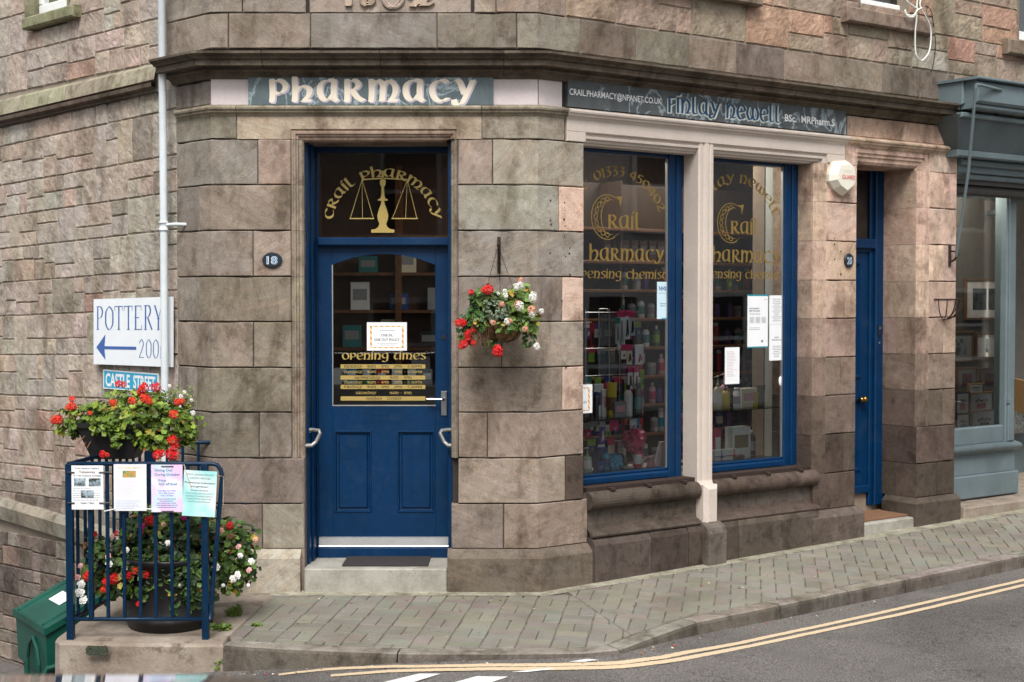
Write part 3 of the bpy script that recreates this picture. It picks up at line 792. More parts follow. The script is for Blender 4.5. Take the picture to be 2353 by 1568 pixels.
# bedding sheet under the pavers, up to the walls (mortar fillet along the wall)
def strips(mb, A, Bp, n, zf, dz, tone):
    mb.tone = tone
    for (a0, a1), (b0, b1) in zip(zip(A, A[1:]), zip(Bp, Bp[1:])):
        for k in range(n):
            def q(p, r, t): x, y = p[0] + (r[0] - p[0]) * t, p[1] + (r[1] - p[1]) * t; return (x, y, zf(x, y) + dz)
            mb.poly([q(a0, b0, k / n), q(a1, b1, k / n), q(a1, b1, (k + 1) / n), q(a0, b0, (k + 1) / n)])
wl = [(-1.62, .3), (-1.45, .3), (-1.2, .3), (-.6, .3), (.0, .3), (.2, .3)] + [xy(Rr, u, -.4) for u in (.2, .6, 1.1, 1.8, 2.6, 3.6, 4.6, 6, 8, 10, 12.5, 15, 17.5, 20, 22, 24)]
fb = MB(); strips(fb, inner, wl[:len(inner)], 8, zp, -.0015, C3(104, 98, 86))
M_bed = stone('sandy_joints', 90, .5, .3, .8)
struct(fb.build('pavement_bedding', M_bed))
wf = MB(); wf.tone = C3(142, 138, 122); wf.seed = seed()
a_ = [(-1.6, -.02), (.25, -.02), xy(Rr, .2, .0), xy(Rr, 14, 0)]; b_ = [(-1.6, -.16), (.22, -.16), xy(Rr, .18, .17), xy(Rr, 14, .18)]
A2, B2 = [], []
for i in range(3):
    for k in range(12):
        t = k / 12; A2.append((a_[i][0] + (a_[i + 1][0] - a_[i][0]) * t, a_[i][1] + (a_[i + 1][1] - a_[i][1]) * t)); B2.append((b_[i][0] + (b_[i + 1][0] - b_[i][0]) * t, b_[i][1] + (b_[i + 1][1] - b_[i][1]) * t))
strips(wf, A2, B2, 2, zp, .006, C3(142, 138, 118)); struct(wf.build('pavement_edge_mortar', M_bed))
# road
def zroad_k(i): return zp(*kp[i]) - kh[i]
offs = [0, .12, .3, .55, .9, 1.4, 2.2, 3.5, 5.5, 8.5, 13, 22, 40]
rd = MB()
zpl = lambda x, y: -.10 + .016 * uu(x, y) + .012 * min(6, max(0, dn(x, y) - 1.3)) - .035 * max(0, -x - .6) * (1 if x > -3 else 0) - (.084 if x <= -3 else 0)
kpl = [(-40.0, -.4), (-3.6, -.8), (-2.66, -1.30)] + kp
khl = [None] * 3 + kh; offl = miter(kpl)
def zroad(x, y, zk, t):
    t = min(1, t / .6); t = t * t * (3 - 2 * t); return zk * (1 - t) + zpl(x, y) * t
rows = []
for o_ in offs:
    row = []
    for i, P in enumerate(kpl):
        x, y = P[0] + offl[i].x * o_, P[1] + offl[i].y * o_
        if khl[i] is None: zk = {0: -1.0, 1: -.62, 2: -.26}[i]; z = zroad(x, y, zk, o_ * .25)
        else: z = zroad(x, y, zp(*P) - khl[i], o_)
        row.append((x, y, z))
    rows.append(row)
rd.smooth = True; rd.grid(rows)
def surf(x, y):
    """height of the road sheet by nearest kerb point"""
    best = None
    for i in range(len(kp) - 1):
        a, b = Vector(kp[i]), Vector(kp[i + 1]); t = max(0, min(1, (Vector((x, y)) - a).dot(b - a) / (b - a).length_squared)); q = a.lerp(b, t); d = (Vector((x, y)) - q).length
        if best is None or d < best[0]: best = (d, (zp(*a) - kh[i]) * (1 - t) + (zp(*b) - kh[i + 1]) * t)
    return zroad(x, y, best[1], best[0])
q = NM('asphalt')
n1 = q.noise(105, 3, .75); v = q.mix(q.ramp(n1, .40, .62), C3(82, 79, 76), C3(146, 141, 136))
v = q.mix(q.ramp(q.noise(1.1, 5), .35, .65), v, q.mix(1, v, (.80, .80, .80), 'MULTIPLY'))
v = q.mix(q.ramp(q.noise(190, 2), .66, .72), v, C3(190, 184, 176))
v = q.mix(q.ramp(q.noise(150, 2), .27, .35), C3(46, 44, 43), v)
v = q.mix(q.ramp(q.noise(.5, 6, .7), .5, .6), v, q.mix(1, v, (.76, .76, .77), 'MULTIPLY'))
cr_ = q.new('TexVoronoi', _feature='DISTANCE_TO_EDGE', Scale=.55); wv_ = q.new('VectorMath', _operation='ADD'); q.set(wv_, 'i0', q.P()); nn_ = q.new('TexNoise', Scale=3.0, Detail=5.0); q.set(nn_, 'Vector', q.P()); q.set(wv_, 'i1', nn_.outputs['Color']); q.set(cr_, 'Vector', wv_.outputs[0])
v = q.mix(q.ramp(cr_.outputs['Distance'], .0, .006), q.mix(1, v, (.55, .53, .52), 'MULTIPLY'), v)
q.base(v, .9, 0, .3); q.bump(q.noise(260, 3), .9, .006); M_asph = q.m
struct(rd.build('road', M_asph))
# side street ground dropping away to the left
cs = MB(); cs.smooth = True
cs.grid([[(x, y, -.22 - .62 * min(1, max(0, (y + 1.6) / 1.6)) - .05 * max(0, y) - .03 * max(0, -x - 2.6)) for x in (-60, -14, -8, -5, -4, -3, -2.2)] for y in (-2.2, -1.7, -1.3, -.9, -.4, 0, .6, 1.5, 3, 6, 12, 60)])
struct(cs.build('side_street', M_asph))
gr_ = MB(); gr_.poly([(-300, -300, -2.6), (300, -300, -2.6), (300, 300, -2.6), (-300, 300, -2.6)]); struct(gr_.build('ground', M_asph))
# double yellow lines and worn white dashes, traced on to the road sheet
q = NM('worn_yellow_road_paint'); g = q.noise(90, 5, .75)
q.base(q.mix(q.ramp(g, .57, .68), C3(210, 188, 156), C3(138, 130, 118)), .75); q.bump(q.noise(230, 3), .5, .004); M_yel = q.m
q = NM('worn_white_road_paint'); g = q.noise(90, 5, .75)
q.base(q.mix(q.ramp(g, .60, .68), C3(226, 224, 220), C3(140, 138, 134)), .75); q.bump(q.noise(230, 3), .5, .004); M_wht = q.m
def groundpx(px, py): return onground(px, py, surf)
def line(name, pts, wd, mat):
    P = [Vector(groundpx(*p)) for p in pts]; m = MB(); Q = []
    for i in range(len(P) - 1):
        a, b, c, d = P[max(i - 1, 0)], P[i], P[i + 1], P[min(i + 2, len(P) - 1)]
        for k in range(4): t = k / 4; Q.append(.5 * ((2 * b) + (-a + c) * t + (2 * a - 5 * b + 4 * c - d) * t * t + (-a + 3 * b - 3 * c + d) * t ** 3))
    P = [tuple(p) for p in Q + [P[-1]]]; of = miter(P)
    # refine
    rows = [[], []]
    fine = []
    for i in range(len(P) - 1):
        for k in range(8): t = k / 8; fine.append((Vector(P[i]).lerp(Vector(P[i + 1]), t), of[i].lerp(of[i + 1], t)))
    fine.append((Vector(P[-1]), of[-1]))
    for v_, n_ in fine:
        e = rnd(-.003, .003)
        for r, s in ((0, -wd / 2), (1, wd / 2)):
            x, y = v_.x + n_.x * (s + e), v_.y + n_.y * (s + e); rows[r].append((x, y, surf(x, y) + .004))
    m.grid(rows); return struct(m.build(name, mat))
line('yellow_line', [(640, 1552), (760, 1539), (940, 1533), (1200, 1530), (1400, 1526), (1500, 1515), (1600, 1497), (1784, 1461), (1944, 1427), (2075, 1398), (2353, 1334), (2700, 1254)], .055, M_yel)
line('yellow_line', [(760, 1554), (880, 1545), (1000, 1541), (1200, 1538.5), (1400, 1535), (1520, 1523), (1640, 1502), (1800, 1470), (1960, 1436), (2100, 1406), (2353, 1346), (2700, 1264)], .055, M_yel)
wm = MB()
for qd in ([(963, 1550), (1013, 1550), (930, 1576), (855, 1576)], [(1095, 1556), (1168, 1557), (1105, 1578), (1015, 1578)], [(1174, 1546), (1266, 1537), (1274, 1539), (1210, 1546.5)], [(1306, 1522.6), (1350, 1516), (1375, 1517.5), (1343, 1523)]):
    P = [groundpx(*p) for p in qd]; wm.poly([(x, y, surf(x, y) + .0045) for x, y in P])
struct(wm.build('road_marking', M_wht))
# concrete slab that carries the railing
q = NM('old_concrete'); sc_ = q.noise(2.6, 6, .7)
v = q.mix(q.ramp(sc_, .38, .64), C3(132, 118, 104), C3(166, 155, 141))
v = q.mix(q.ramp(q.noise(7, 6, .7), .56, .72), v, C3(96, 82, 70)); v = q.mix(q.ramp(q.noise(160, 3), .6, .75), v, C3(96, 88, 80))
q.base(v, .93); q.bump(q.math('ADD', q.noise(60, 5, .7), q.noise(9, 4)), .6, .01); M_conc = q.m
p0, p1 = onground(128, 1478, zp), kp[0]
p1 = koffset(0, .0); f1 = (p1[0] - .005, p1[1] + .02)
slabR1 = (inner[0][0] - .01, inner[0][1])
top = [(p0[0] + .03, p0[1] + .03), (-2.30, -1.29), (-1.95, -1.31), f1, (f1[0], f1[1] + .15), slabR0, edge0, (-1.3, .1), (-2.4, .3), (-2.62, .6), (-2.64, .1), (-2.63, -.6), (p0[0] - .02, -1.18)]
sb = MB()
def ringz(pts, g, z):
    c = Vector((-2.1, -.5)); return [sb.V((c.x + (p[0] - c.x) * g, c.y + (p[1] - c.y) * g, (zp(*p) + .003 if z is None else z))) for p in pts]
r1, r2, r3 = ringz(top, 1.0, None), ringz(top, 1.022, -.045), ringz(top, 1.035, -1.2)
cz = [sb.V((-2.1, -.5, zp(-2.1, -.5) + .003))]
n = len(top)
for i in range(n): sb.f_(r1[i], r1[(i + 1) % n], cz[0]); sb.f_(r2[i], r2[(i + 1) % n], r1[(i + 1) % n], r1[i]); sb.f_(r3[i], r3[(i + 1) % n], r2[(i + 1) % n], r2[i])
struct(sb.build('concrete_slab', M_conc))
# door step with its mat
q = NM('door_step_concrete')
v = q.mix(q.ramp(q.noise(5, 6, .7), .4, .68), C3(172, 169, 160), C3(138, 133, 122)); v = q.mix(q.ramp(q.noise(9, 6, .75), .6, .72), v, C3(104, 98, 80)); v = q.mix(q.ramp(q.noise(200, 3), .6, .7), v, C3(110, 106, 98))
q.base(v, .9); q.bump(q.noise(90, 5), .5, .006); M_step = q.m
zst = F.z(1308, 870, .06)
st = MB(); st.box(F, fu(699), fu(1027), -.1, zst, -.62, .055, .008)
st.build('door_step', M_step, B); st = MB(); st.box(Rr, U_P1 + .03, U_D1 + .01, -.1, Rr.z(1195, 2060, .04), -.7, .03, .01)
st.build('door_step', M_step, B)
m = MB()
m.grid([[(XL + fu(px, .0) * 1.0, 0, 0)] for px in (0,)]) if False else None
zt = zst + .012
m.rbox((-.85, .19, zst + .0005), .575, .33, .012, 0, .003)
tag(m.build('doormat', plain('charcoal_rubber', (52, 46, 46), .9, bump=.6, bscale=300)), 'dark charcoal mat lying on the concrete step in front of the blue pharmacy door', 'doormat')
m = MB(); z2 = Rr.z(1195, 2060, .04)
fr2 = Face(Rr.P(U_P1 + .06, 0).x, Rr.P(U_P1 + .06, 0).y, Rr.U.x, Rr.U.y, Rr.N.x, Rr.N.y)
m.box(fr2, .06, .66, z2 + .001, z2 + .018, -.36, -.03, .004)
tag(m.build('doormat', plain('brown_coir', (126, 92, 66), .98, bump=.9, bscale=260)), 'brown coir mat on the step of the narrow door beside plate 20', 'doormat')
# ================================================================ LETTERING
G = {  # broad-nib uncial: strokes as point lists, advance width last; x-height 1
 'a': ([[(.64, .96), (.4, 1.0), (.14, .8), (.1, .4), (.24, .08), (.46, .1), (.62, .34)], [(.66, 1.0), (.64, .5), (.66, .1), (.8, .02)]], .9),
 'b': ([[(.12, 1.35), (.12, .2)], [(.12, .15), (.35, 0), (.62, .3), (.55, .68), (.3, .75), (.14, .6)]], .8),
 'c': ([[(.7, .86), (.5, 1.0), (.2, .86), (.1, .5), (.22, .12), (.46, 0), (.74, .16)]], .82),
 'd': ([[(.05, 1.12), (.2, 1.2), (.5, .98), (.72, .6), (.66, .15), (.38, 0), (.12, .22), (.16, .6), (.42, .72), (.66, .6)]], .9),
 'e': ([[(.16, .5), (.5, .52), (.7, .62), (.68, .88), (.46, 1.0), (.2, .86), (.1, .5), (.22, .12), (.46, 0), (.74, .16)]], .84),
 'f': ([[(.16, 1.02), (.16, -.04)], [(.1, 1.0), (.64, 1.02)], [(.16, .52), (.5, .54)]], .7),
 'g': ([[(.68, .94), (.4, 1.0), (.14, .8), (.12, .42), (.36, .2), (.62, .36)], [(.68, 1.0), (.68, .3), (.62, -.2), (.36, -.4), (.1, -.26)]], .88),
 'h': ([[(.12, 1.3), (.14, .6), (.12, 0)], [(.14, .5), (.36, .82), (.66, .72), (.68, .38), (.5, .06)], [(.4, .03), (.78, .03)]], .88),
 'i': ([[(.12, 1.0), (.12, 0)]], .34),
 'I': ([[(.12, 1.0), (.12, 0)], [(.12, 1.16), (.26, 1.36)]], .34),
 'l': ([[(.12, 1.3), (.12, .25), (.2, .04), (.46, .06)]], .52),
 'm': ([[(.12, 1.0), (.14, .5), (.12, 0)], [(.13, .62), (.34, .98), (.56, .8), (.56, .4), (.54, 0)], [(.56, .68), (.8, .98), (1.04, .74), (1.04, .36), (.88, .04)], [(.78, .03), (1.16, .03)]], 1.24),
 'n': ([[(.12, 1.0), (.14, .5), (.12, 0)], [(.13, .62), (.38, .98), (.66, .76), (.66, .36), (.5, .04)], [(.4, .03), (.78, .03)]], .86),
 'o': ([[(.44, 1.0), (.16, .84), (.1, .46), (.24, .1), (.46, 0), (.72, .18), (.78, .54), (.66, .88), (.44, 1.0)]], .9),
 'p': ([[(.14, 1.0), (.16, .4), (.14, -.02)], [(.15, .9), (.42, 1.0), (.66, .78), (.6, .48), (.36, .36), (.16, .44)]], .78),
 'q': ([[(.14, 1.0), (.16, .4), (.14, -.38)], [(.15, .9), (.42, 1.0), (.66, .74), (.62, .3), (.4, .02), (.16, .1)]], .8),
 'r': ([[(.14, 1.0), (.15, .5), (.14, 0)], [(.15, .92), (.42, 1.0), (.58, .8), (.46, .58), (.2, .5)], [(.34, .52), (.52, .2), (.78, .02)]], .84),
 's': ([[(.56, .88), (.36, 1.0), (.14, .82), (.3, .56), (.54, .38), (.52, .12), (.3, 0), (.08, .12)]], .68),
 't': ([[(.04, .92), (.16, 1.0), (.62, .98)], [(.36, .98), (.16, .66), (.14, .22), (.34, 0), (.58, .12)]], .66),
 'u': ([[(.12, 1.0), (.12, .3), (.3, .02), (.58, .2)], [(.62, 1.0), (.62, .12), (.74, .02)]], .84),
 'w': ([[(.2, 1.0), (.08, .5), (.22, .06), (.42, .06), (.54, .4), (.54, .9)], [(.54, .36), (.68, .04), (.92, .1), (1.0, .55), (.84, 1.0)]], 1.12),
 'y': ([[(.08, 1.0), (.22, .94), (.42, .34)], [(.76, 1.0), (.5, .3), (.3, -.12), (.06, -.12), (.02, .08)]], .84),
 '0': ([[(.42, 1.0), (.16, .84), (.1, .46), (.24, .1), (.42, 0), (.66, .18), (.74, .54), (.62, .88), (.42, 1.0)]], .84),
 '1': ([[(.0, .86), (.18, 1.0), (.18, 0)]], .36),
 '2': ([[(.1, .8), (.34, 1.0), (.56, .76), (.3, .36), (.06, .04)], [(.06, .04), (.62, .04)]], .7),
 '3': ([[(.1, 1.0), (.54, 1.0), (.28, .62)], [(.28, .62), (.56, .4), (.44, .04), (.08, -.04)]], .68),
 '4': ([[(.5, 0), (.5, 1.0), (.06, .34), (.7, .34)]], .76),
 '5': ([[(.56, 1.0), (.2, 1.0), (.14, .6)], [(.14, .6), (.44, .62), (.54, .3), (.3, 0), (.06, .04)]], .68),
 '8': ([[(.5, .9), (.3, 1.0), (.14, .8), (.34, .54), (.56, .26), (.34, 0), (.1, .22), (.34, .52), (.54, .78), (.44, .96)]], .7),
 '9': ([[(.6, .8), (.36, 1.0), (.12, .74), (.32, .44), (.6, .66)], [(.62, .9), (.56, .3), (.3, -.08)]], .72),
 '.': ([[(.1, .08), (.16, 0)]], .3), ':': ([[(.1, .74), (.16, .66)], [(.1, .16), (.16, .08)]], .36), '-': ([[(.05, .48), (.4, .5)]], .55), ' ': ([], .5),
}
def smooth(p, n=5):
    if len(p) < 3: return p
    out = []
    for i in range(len(p) - 1):
        a = p[max(i - 1, 0)]; b = p[i]; c = p[i + 1]; d = p[min(i + 2, len(p) - 1)]
        for k in range(n):
            t = k / n
            out.append(tuple(.5 * ((2 * b[j]) + (-a[j] + c[j]) * t + (2 * a[j] - 5 * b[j] + 4 * c[j] - d[j]) * t * t + (-a[j] + 3 * b[j] - 3 * c[j] + d[j]) * t ** 3) for j in (0, 1)))
    out.append(p[-1]); return out
def uncial(mb, text, place, size, nib=.2, ang=28, thin=.05, tracking=0.0, sq=1.0, dz=0.0, serif=True):
    """place(x, y, lift) -> world point; x,y in metres along the baseline. Returns width."""
    a = math.radians(ang); n = (math.cos(a) * nib / 2, math.sin(a) * nib / 2); x0 = 0; k = 0
    for ch in text:
        st, adv = G[ch]
        for s in st:
            pts = smooth(s)
            lift = dz + .00012 * (k % 7); k += 1
            for i in range(len(pts) - 1):
                (ax, ay), (bx, by) = pts[i], pts[i + 1]
                dx, dy = bx - ax, by - ay; l = math.hypot(dx, dy) or 1; px, py = -dy / l * thin / 2, dx / l * thin / 2
                # orient the nib to the same side as the normal
                s_ = 1 if (n[0] * px + n[1] * py) >= 0 else -1
                nx, ny = n[0] * s_ + px, n[1] * s_ + py
                q = [(ax - nx, ay - ny), (ax + nx, ay + ny), (bx + nx, by + ny), (bx - nx, by - ny)]
                e = lift + .00002 * (i % 3)
                mb.poly([place((x0 + u * sq) * size, v * size, e) for u, v in q])
            if serif and len(s) <= 3 and abs(s[0][0] - s[-1][0]) < .12 and abs(s[0][1] - s[-1][1]) > .6:
                for (u, v), up in ((s[0], 1), (s[-1], -1)):
                    w_ = nib * .62; h = .07 * up
                    mb.poly([place((x0 + (u + c[0]) * sq) * size, (v + c[1]) * size, lift + .00009) for c in ((-w_, -h * .4 + h), (w_ * .9, h * .2 + h * .5), (nib * .4, -h * 1.6), (-nib * .45, -h * 1.6))])
        x0 += adv * sq + tracking
    return x0 * size
def uwidth(text, size, sq=1.0, tracking=0.0): return sum(G[c][1] * sq + tracking for c in text) * size
def onface(fr, u, z, d):
    return lambda x, y, e: fr.P(u + x, z + y, d + e)
def fitted(mb, text, fr, u0, u1, z, size, d, **kw):
    sq = kw.pop('sq', None); base = sum(G[c][1] for c in text); tr = kw.get('tracking', 0)
    sq = ((u1 - u0) / size - tr * len(text)) / base
    uncial(mb, text, onface(fr, u0, z, d), size, sq=sq, **kw)
def arc(fr, uc, zc, r, a0, d, sgn=1):
    """letters standing on a circle, starting at angle a0 (degrees from the top, negative = left)"""
    def f(x, y, e):
        t = math.radians(a0) + x / r; rr = r + y
        return fr.P(uc + rr * math.sin(t), zc + rr * math.cos(t), d + e)
    return f
_cache = {}
def txt(mb, s, fr, u, z, h, d, wd=None, align='l', bold=0.0, place=None, slant=0.0):
    """sans lettering from Blender's built-in face: cap height h, optional total width"""
    key = (s, bold)
    if key not in _cache:
        c = bpy.data.curves.new('t', 'FONT'); c.body = s; c.size = 1; c.offset = bold; c.resolution_u = 3
        o = bpy.data.objects.new('t', c); COL.objects.link(o); dg = bpy.context.evaluated_depsgraph_get()
        me = bpy.data.meshes.new_from_object(o.evaluated_get(dg))
        _cache[key] = ([tuple(v.co) for v in me.vertices], [tuple(p.vertices) for p in me.polygons])
        bpy.data.objects.remove(o); bpy.data.meshes.remove(me); bpy.data.curves.remove(c)
    V_, F_ = _cache[key]
    if not V_: return
    xs = [v[0] for v in V_]; x0, x1 = min(xs), max(xs); k = h / .73; kx = k if wd is None else wd / (x1 - x0)
    W_ = (x1 - x0) * kx; o_ = {'l': 0, 'c': -W_ / 2, 'r': -W_}[align]
    ids = []
    for x, y, _ in V_:
        X, Y = o_ + (x - x0) * kx, y * k
        ids.append(mb.V(place(X, Y, 0) if place else fr.P(u + X + Y * slant, z + Y, d)))
    for f in F_: mb.f_(*[ids[i] for i in f])
def quad(mb, fr, u0, u1, z0, z1, d): mb.poly([fr.P(u0, z0, d), fr.P(u1, z0, d), fr.P(u1, z1, d), fr.P(u0, z1, d)])
# ================================================================ SHOP SIGN BOARDS
def marble(name, a, b, rust=False):
    q = NM(name); wv = q.noise(2.4, 6, .7, None, 1.6)
    v = q.mix(q.ramp(wv, .3, .7), C3(*a), C3(*b))
    mp = q.new('Mapping'); q.set(mp, 'Vector', q.P()); q.set(mp, 'Rotation', (0, .7, 0)); q.set(mp, 'Scale', (2.2, 2.2, 1.6))
    ve = q.noise(2.0, 7, .6, mp.outputs[0], .7)
    r = q.new('ValToRGB'); q.set(r, 'Fac', ve); e = r.color_ramp.elements; e[0].position = .47; e[0].color = (0, 0, 0, 1); e[1].position = .5; e[1].color = (.75, .75, .75, 1); e2 = r.color_ramp.elements.new(.53); e2.color = (0, 0, 0, 1)
    v = q.mix(r.outputs[0], v, C3(172, 190, 196))
    if rust: v = q.mix(q.ramp(q.noise(3.3, 4, .7), .60, .72, (0, 0, 0, 1), (.6, .6, .6, 1)), v, C3(128, 118, 98))
    q.base(v, .42); return q.m
M_marbA = marble('slate_blue_marbled_paint', (70, 84, 88), (104, 118, 122)); M_marbB = marble('weathered_marbled_paint', (64, 70, 74), (100, 104, 104), True)
M_cream = plain('cream_lettering', (238, 226, 206), .5, var=.05); M_lilac = plain('lilac_letter_shadow', (192, 182, 196), .55, var=.05)
M_navyl = plain('blue_lettering', (34, 72, 104), .5, var=.2); M_paleb = plain('pale_blue_letter_shadow', (196, 204, 200), .55, var=.1)
u0, u1 = fu(575), fu(1134); z0, z1 = F.z(242, 900, .03), F.z(178, 900, .03)
s = thing('shop_sign', 'slate blue marbled board reading PHARMACY in large cream letters above the blue door', 'sign', tuple(F.P((u0 + u1) / 2, z0, .03)))
m = MB(); m.box(F, u0, u1, z0, z1, .0, .03, .002); m.build('board', M_marbA, s)
uL0, uL1 = F.u(619, .032), F.u(1092, .032); xh = (F.z(184, 900, .03) - F.z(233, 900, .03))
for nm, mt, du, dz_, d in (('letter_shadow', M_lilac, .010, -.008, .0312), ('lettering', M_cream, 0, 0, .0325)):
    m = MB(); base = 'pharmacy'; tr = .12
    tot = sum(G[c][1] for c in base) + tr * (len(base) - 1); sq = (uL1 - uL0) / xh / tot
    place = onface(F, uL0 + du, F.z(233, 900, .03) + dz_, d); xx = 0
    for ch in base:
        k = 1.0 if ch not in 'h' else .80
        uncial(m, ch, (lambda x, y, e, xx=xx: place(xx + x, y, e)), xh * (1 if ch != 'h' else .86), nib=.165, ang=20, thin=.075, sq=sq / (1 if ch != 'h' else .86))
        xx += (G[ch][1] + tr) * xh * sq
    m.build(nm, mt, s)
# long board on the other wall
u0, u1 = Rr.u(1305, .03), Rr.u(1942, .03); z1, z0 = Rr.z(182, 1305, .03), Rr.z(250, 1305, .03)
z1 = (z1 + Rr.z(255, 1942, .03)) / 2; z0 = (z0 + Rr.z(305, 1942, .03)) / 2
s2 = thing('shop_sign', 'long weathered marbled board reading FINLAY NEWELL above the two shop windows', 'sign', tuple(Rr.P((u0 + u1) / 2, z0, .03)))
m = MB(); m.box(Rr, u0, u1, z0, z1, .0, .03, .002); m.build('board', M_marbB, s2)
def RU(px): return Rr.u(px, .032)
H_ = z1 - z0
for nm, mt, du, dz_, d in (('letter_shadow', M_paleb, .004, -.007, .0312), ('lettering', M_navyl, 0, 0, .0325)):
    m = MB(); nb_ = .25 if nm != 'lettering' else .13
    fitted(m, 'fInlay', Rr, RU(1532) + du, RU(1652) + du, z0 + H_ * .20 + dz_, H_ * .54, d, nib=nb_, ang=15, thin=.06 if nb_ < .2 else .14)
    fitted(m, 'newell', Rr, RU(1666) + du, RU(1792) + du, z0 + H_ * .20 + dz_, H_ * .54, d, nib=nb_, ang=15, thin=.06 if nb_ < .2 else .14)
    m.build(nm, mt, s2)
m = MB()
txt(m, 'CRAIL.PHARMACY@NPANET.CO.UK', Rr, RU(1308), z0 + H_ * .44, H_ * .235, .0325, wd=RU(1519) - RU(1308), bold=.012)
txt(m, 'BSc.  MRPharm.S', Rr, RU(1801), z0 + H_ * .30, H_ * .30, .0325, wd=RU(1915) - RU(1801), bold=.018)
m.build('white_lettering', M_white, s2)
M_glass2 = glass_mat('door_glass', 1.5)
# ================================================================ FRONT DOOR
dd = thing('front_door', '', '')
for k in ('label', 'category'): del dd[k]
dd.parent = B; dd.location = (0, 0, 0); bpy.context.view_layer.update()
dd.matrix_world = Matrix.Identity(4); dd['_o'] = (XL, 0, 0); dd.location = (0, 0, 0)
def fd(px, d): return F.u(px, d)
def fzd(py, d): return F.z(py, 880, d)
DP = -.36; DL = -.40     # frame face, door leaf face
m = MB()
uA, uB = fu(697), F.u(1037, DP); uj = F.u(730, DP)
ztop = zo - .0
zT0, zT1 = fzd(565, DP), fzd(546, DP)
zth0 = fzd(1282, DP)
m.box(F, uA - .01, uA + .020, zst - .02, ztop + .05, -.5, -.11, .004); m.box(F, uA + .020, uA + .034, zst - .02, ztop, -.5, -.22, .004); m.box(F, uA + .034, uj, zst - .02, ztop, -.5, DP, .006)
m.box(F, uB - .012, uB + .06, zst - .02, ztop, -.5, -.12, .004)
m.box(F, uj, uB, fzd(350, DP), ztop + .05, -.5, DP - .004, .006)
m.box(F, uj, uB, zT0, zT1, -.5, DP + .018, .008); m.box(F, uj, uB, zT0 - .012, zT0, -.5, DP - .03)
m.box(F, uj - .01, uB, zst - .01, fzd(1257, DP), -.5, DP + .01, .01)
m.build('door_frame', M_blue, dd)
m = MB(); quad(m, F, uj, uB, zT1, fzd(350, DP), DP - .03); m.build('fanlight_glass', M_glass2, dd)
# leaf: stiles and rails round the arched light and the two panels
m = MB()
ul, ur = F.u(730, DL), F.u(1040, DL); zt_, zbm = fzd(567, DL), fzd(1236, DL)
ga, gb = F.u(764, DL), F.u(1000, DL); gz0, gz1, gzc = fzd(932, DL), fzd(609, DL), fzd(584, DL)
T = .045
m.box(F, ul, ga, zbm, zt_, DL - T, DL, .003); m.box(F, gb, ur, zbm, zt_, DL - T, DL, .003)
pz0, pz1 = fzd(1178, DL), fzd(990, DL)
m.box(F, ga, gb, pz1, gz0, DL - T, DL); m.box(F, ga, gb, zbm, pz0, DL - T, DL)
pa, pb, pc, pd_ = F.u(767, DL), F.u(853, DL), F.u(912, DL), F.u(998, DL)
m.box(F, pb, pc, pz0, pz1, DL - T, DL); m.box(F, ga, pa, pz0, pz1, DL - T, DL); m.box(F, pd_, gb, pz0, pz1, DL - T, DL)
n = 24; arcp = []
for i in range(n + 1):
    t = i / n; x = ga + (gb - ga) * t; arcp.append((x, gz1 + (gzc - gz1) * (1 - (2 * t - 1) ** 2)))
for (xa, za), (xb, zb_) in zip(arcp, arcp[1:]):
    m.poly([F.P(xa, za, DL), F.P(xb, zb_, DL), F.P(xb, zt_, DL), F.P(xa, zt_, DL)])
    m.poly([F.P(xa, za, DL - T), F.P(xb, zb_, DL - T), F.P(xb, zb_, DL), F.P(xa, za, DL)])
for a, b in ((pa, pb), (pc, pd_)):   # raised and fielded panels
    def rr(i, d): return [F.P(a + i, pz0 + i, d), F.P(b - i, pz0 + i, d), F.P(b - i, pz1 - i, d), F.P(a + i, pz1 - i, d)]
    rings = [rr(0, DL), rr(.003, DL + .006), rr(.010, DL + .006), rr(.016, DL - .014), rr(.028, DL - .016), rr(.036, DL - .004)]
    ids = m.grid(rings, True); m.f_(*ids[-1])
m.build('door_leaf', M_blue, dd)
m = MB(); m.poly([F.P(ga, gz0, DL - .02), F.P(gb, gz0, DL - .02)] + [F.P(x, z + .0, DL - .02) for x, z in reversed(arcp)]); m.build('door_glass', M_glass2, dd)
m = MB(); m.box(F, ga - .004, gb + .004, gz0 - .004, gz0 + .004, DL, DL + .003); m.box(F, ga - .003, ga + .004, gz0 + .006, gz1, DL, DL + .003)
m.build('glazing_bead', M_alu, dd)
m = MB(); za, zb_ = fzd(1256, DL + .03), fzd(1238, DL + .03)
m.grid([[F.P(u, z, d) for d, z in ((DL, zb_ + .008), (DL + .02, zb_), (DL + .026, za + .006), (DL + .03, za), (DL, za - .004))] for u in (F.u(722, DL + .03), F.u(1036, DL + .03))])
m.build('weather_bar', M_alu, dd)
# lever handle on its plate
m = MB(); ha, hb = F.u(1013, DL), F.u(1027, DL); m.box(F, ha, hb, fzd(955, DL), fzd(899, DL), DL, DL + .01, .003); hpl = m.build('handle_plate', M_steel, dd)
m = MB(); hz = fzd(918, DL + .04); m.tube([F.P((ha + hb) / 2, hz, DL + .008), F.P((ha + hb) / 2, hz, DL + .05), F.P((ha + hb) / 2 - .012, hz, DL + .056), F.P(F.u(980, DL + .05), hz + .002, DL + .05)], .0085, 10)
m.build('lever', M_steel, hpl)
m = MB(); m.box(F, F.u(1016, DL), F.u(1024, DL), fzd(780, DL), fzd(771, DL), DL, DL + .004, .001); m.build('keyhole', M_iron, dd)
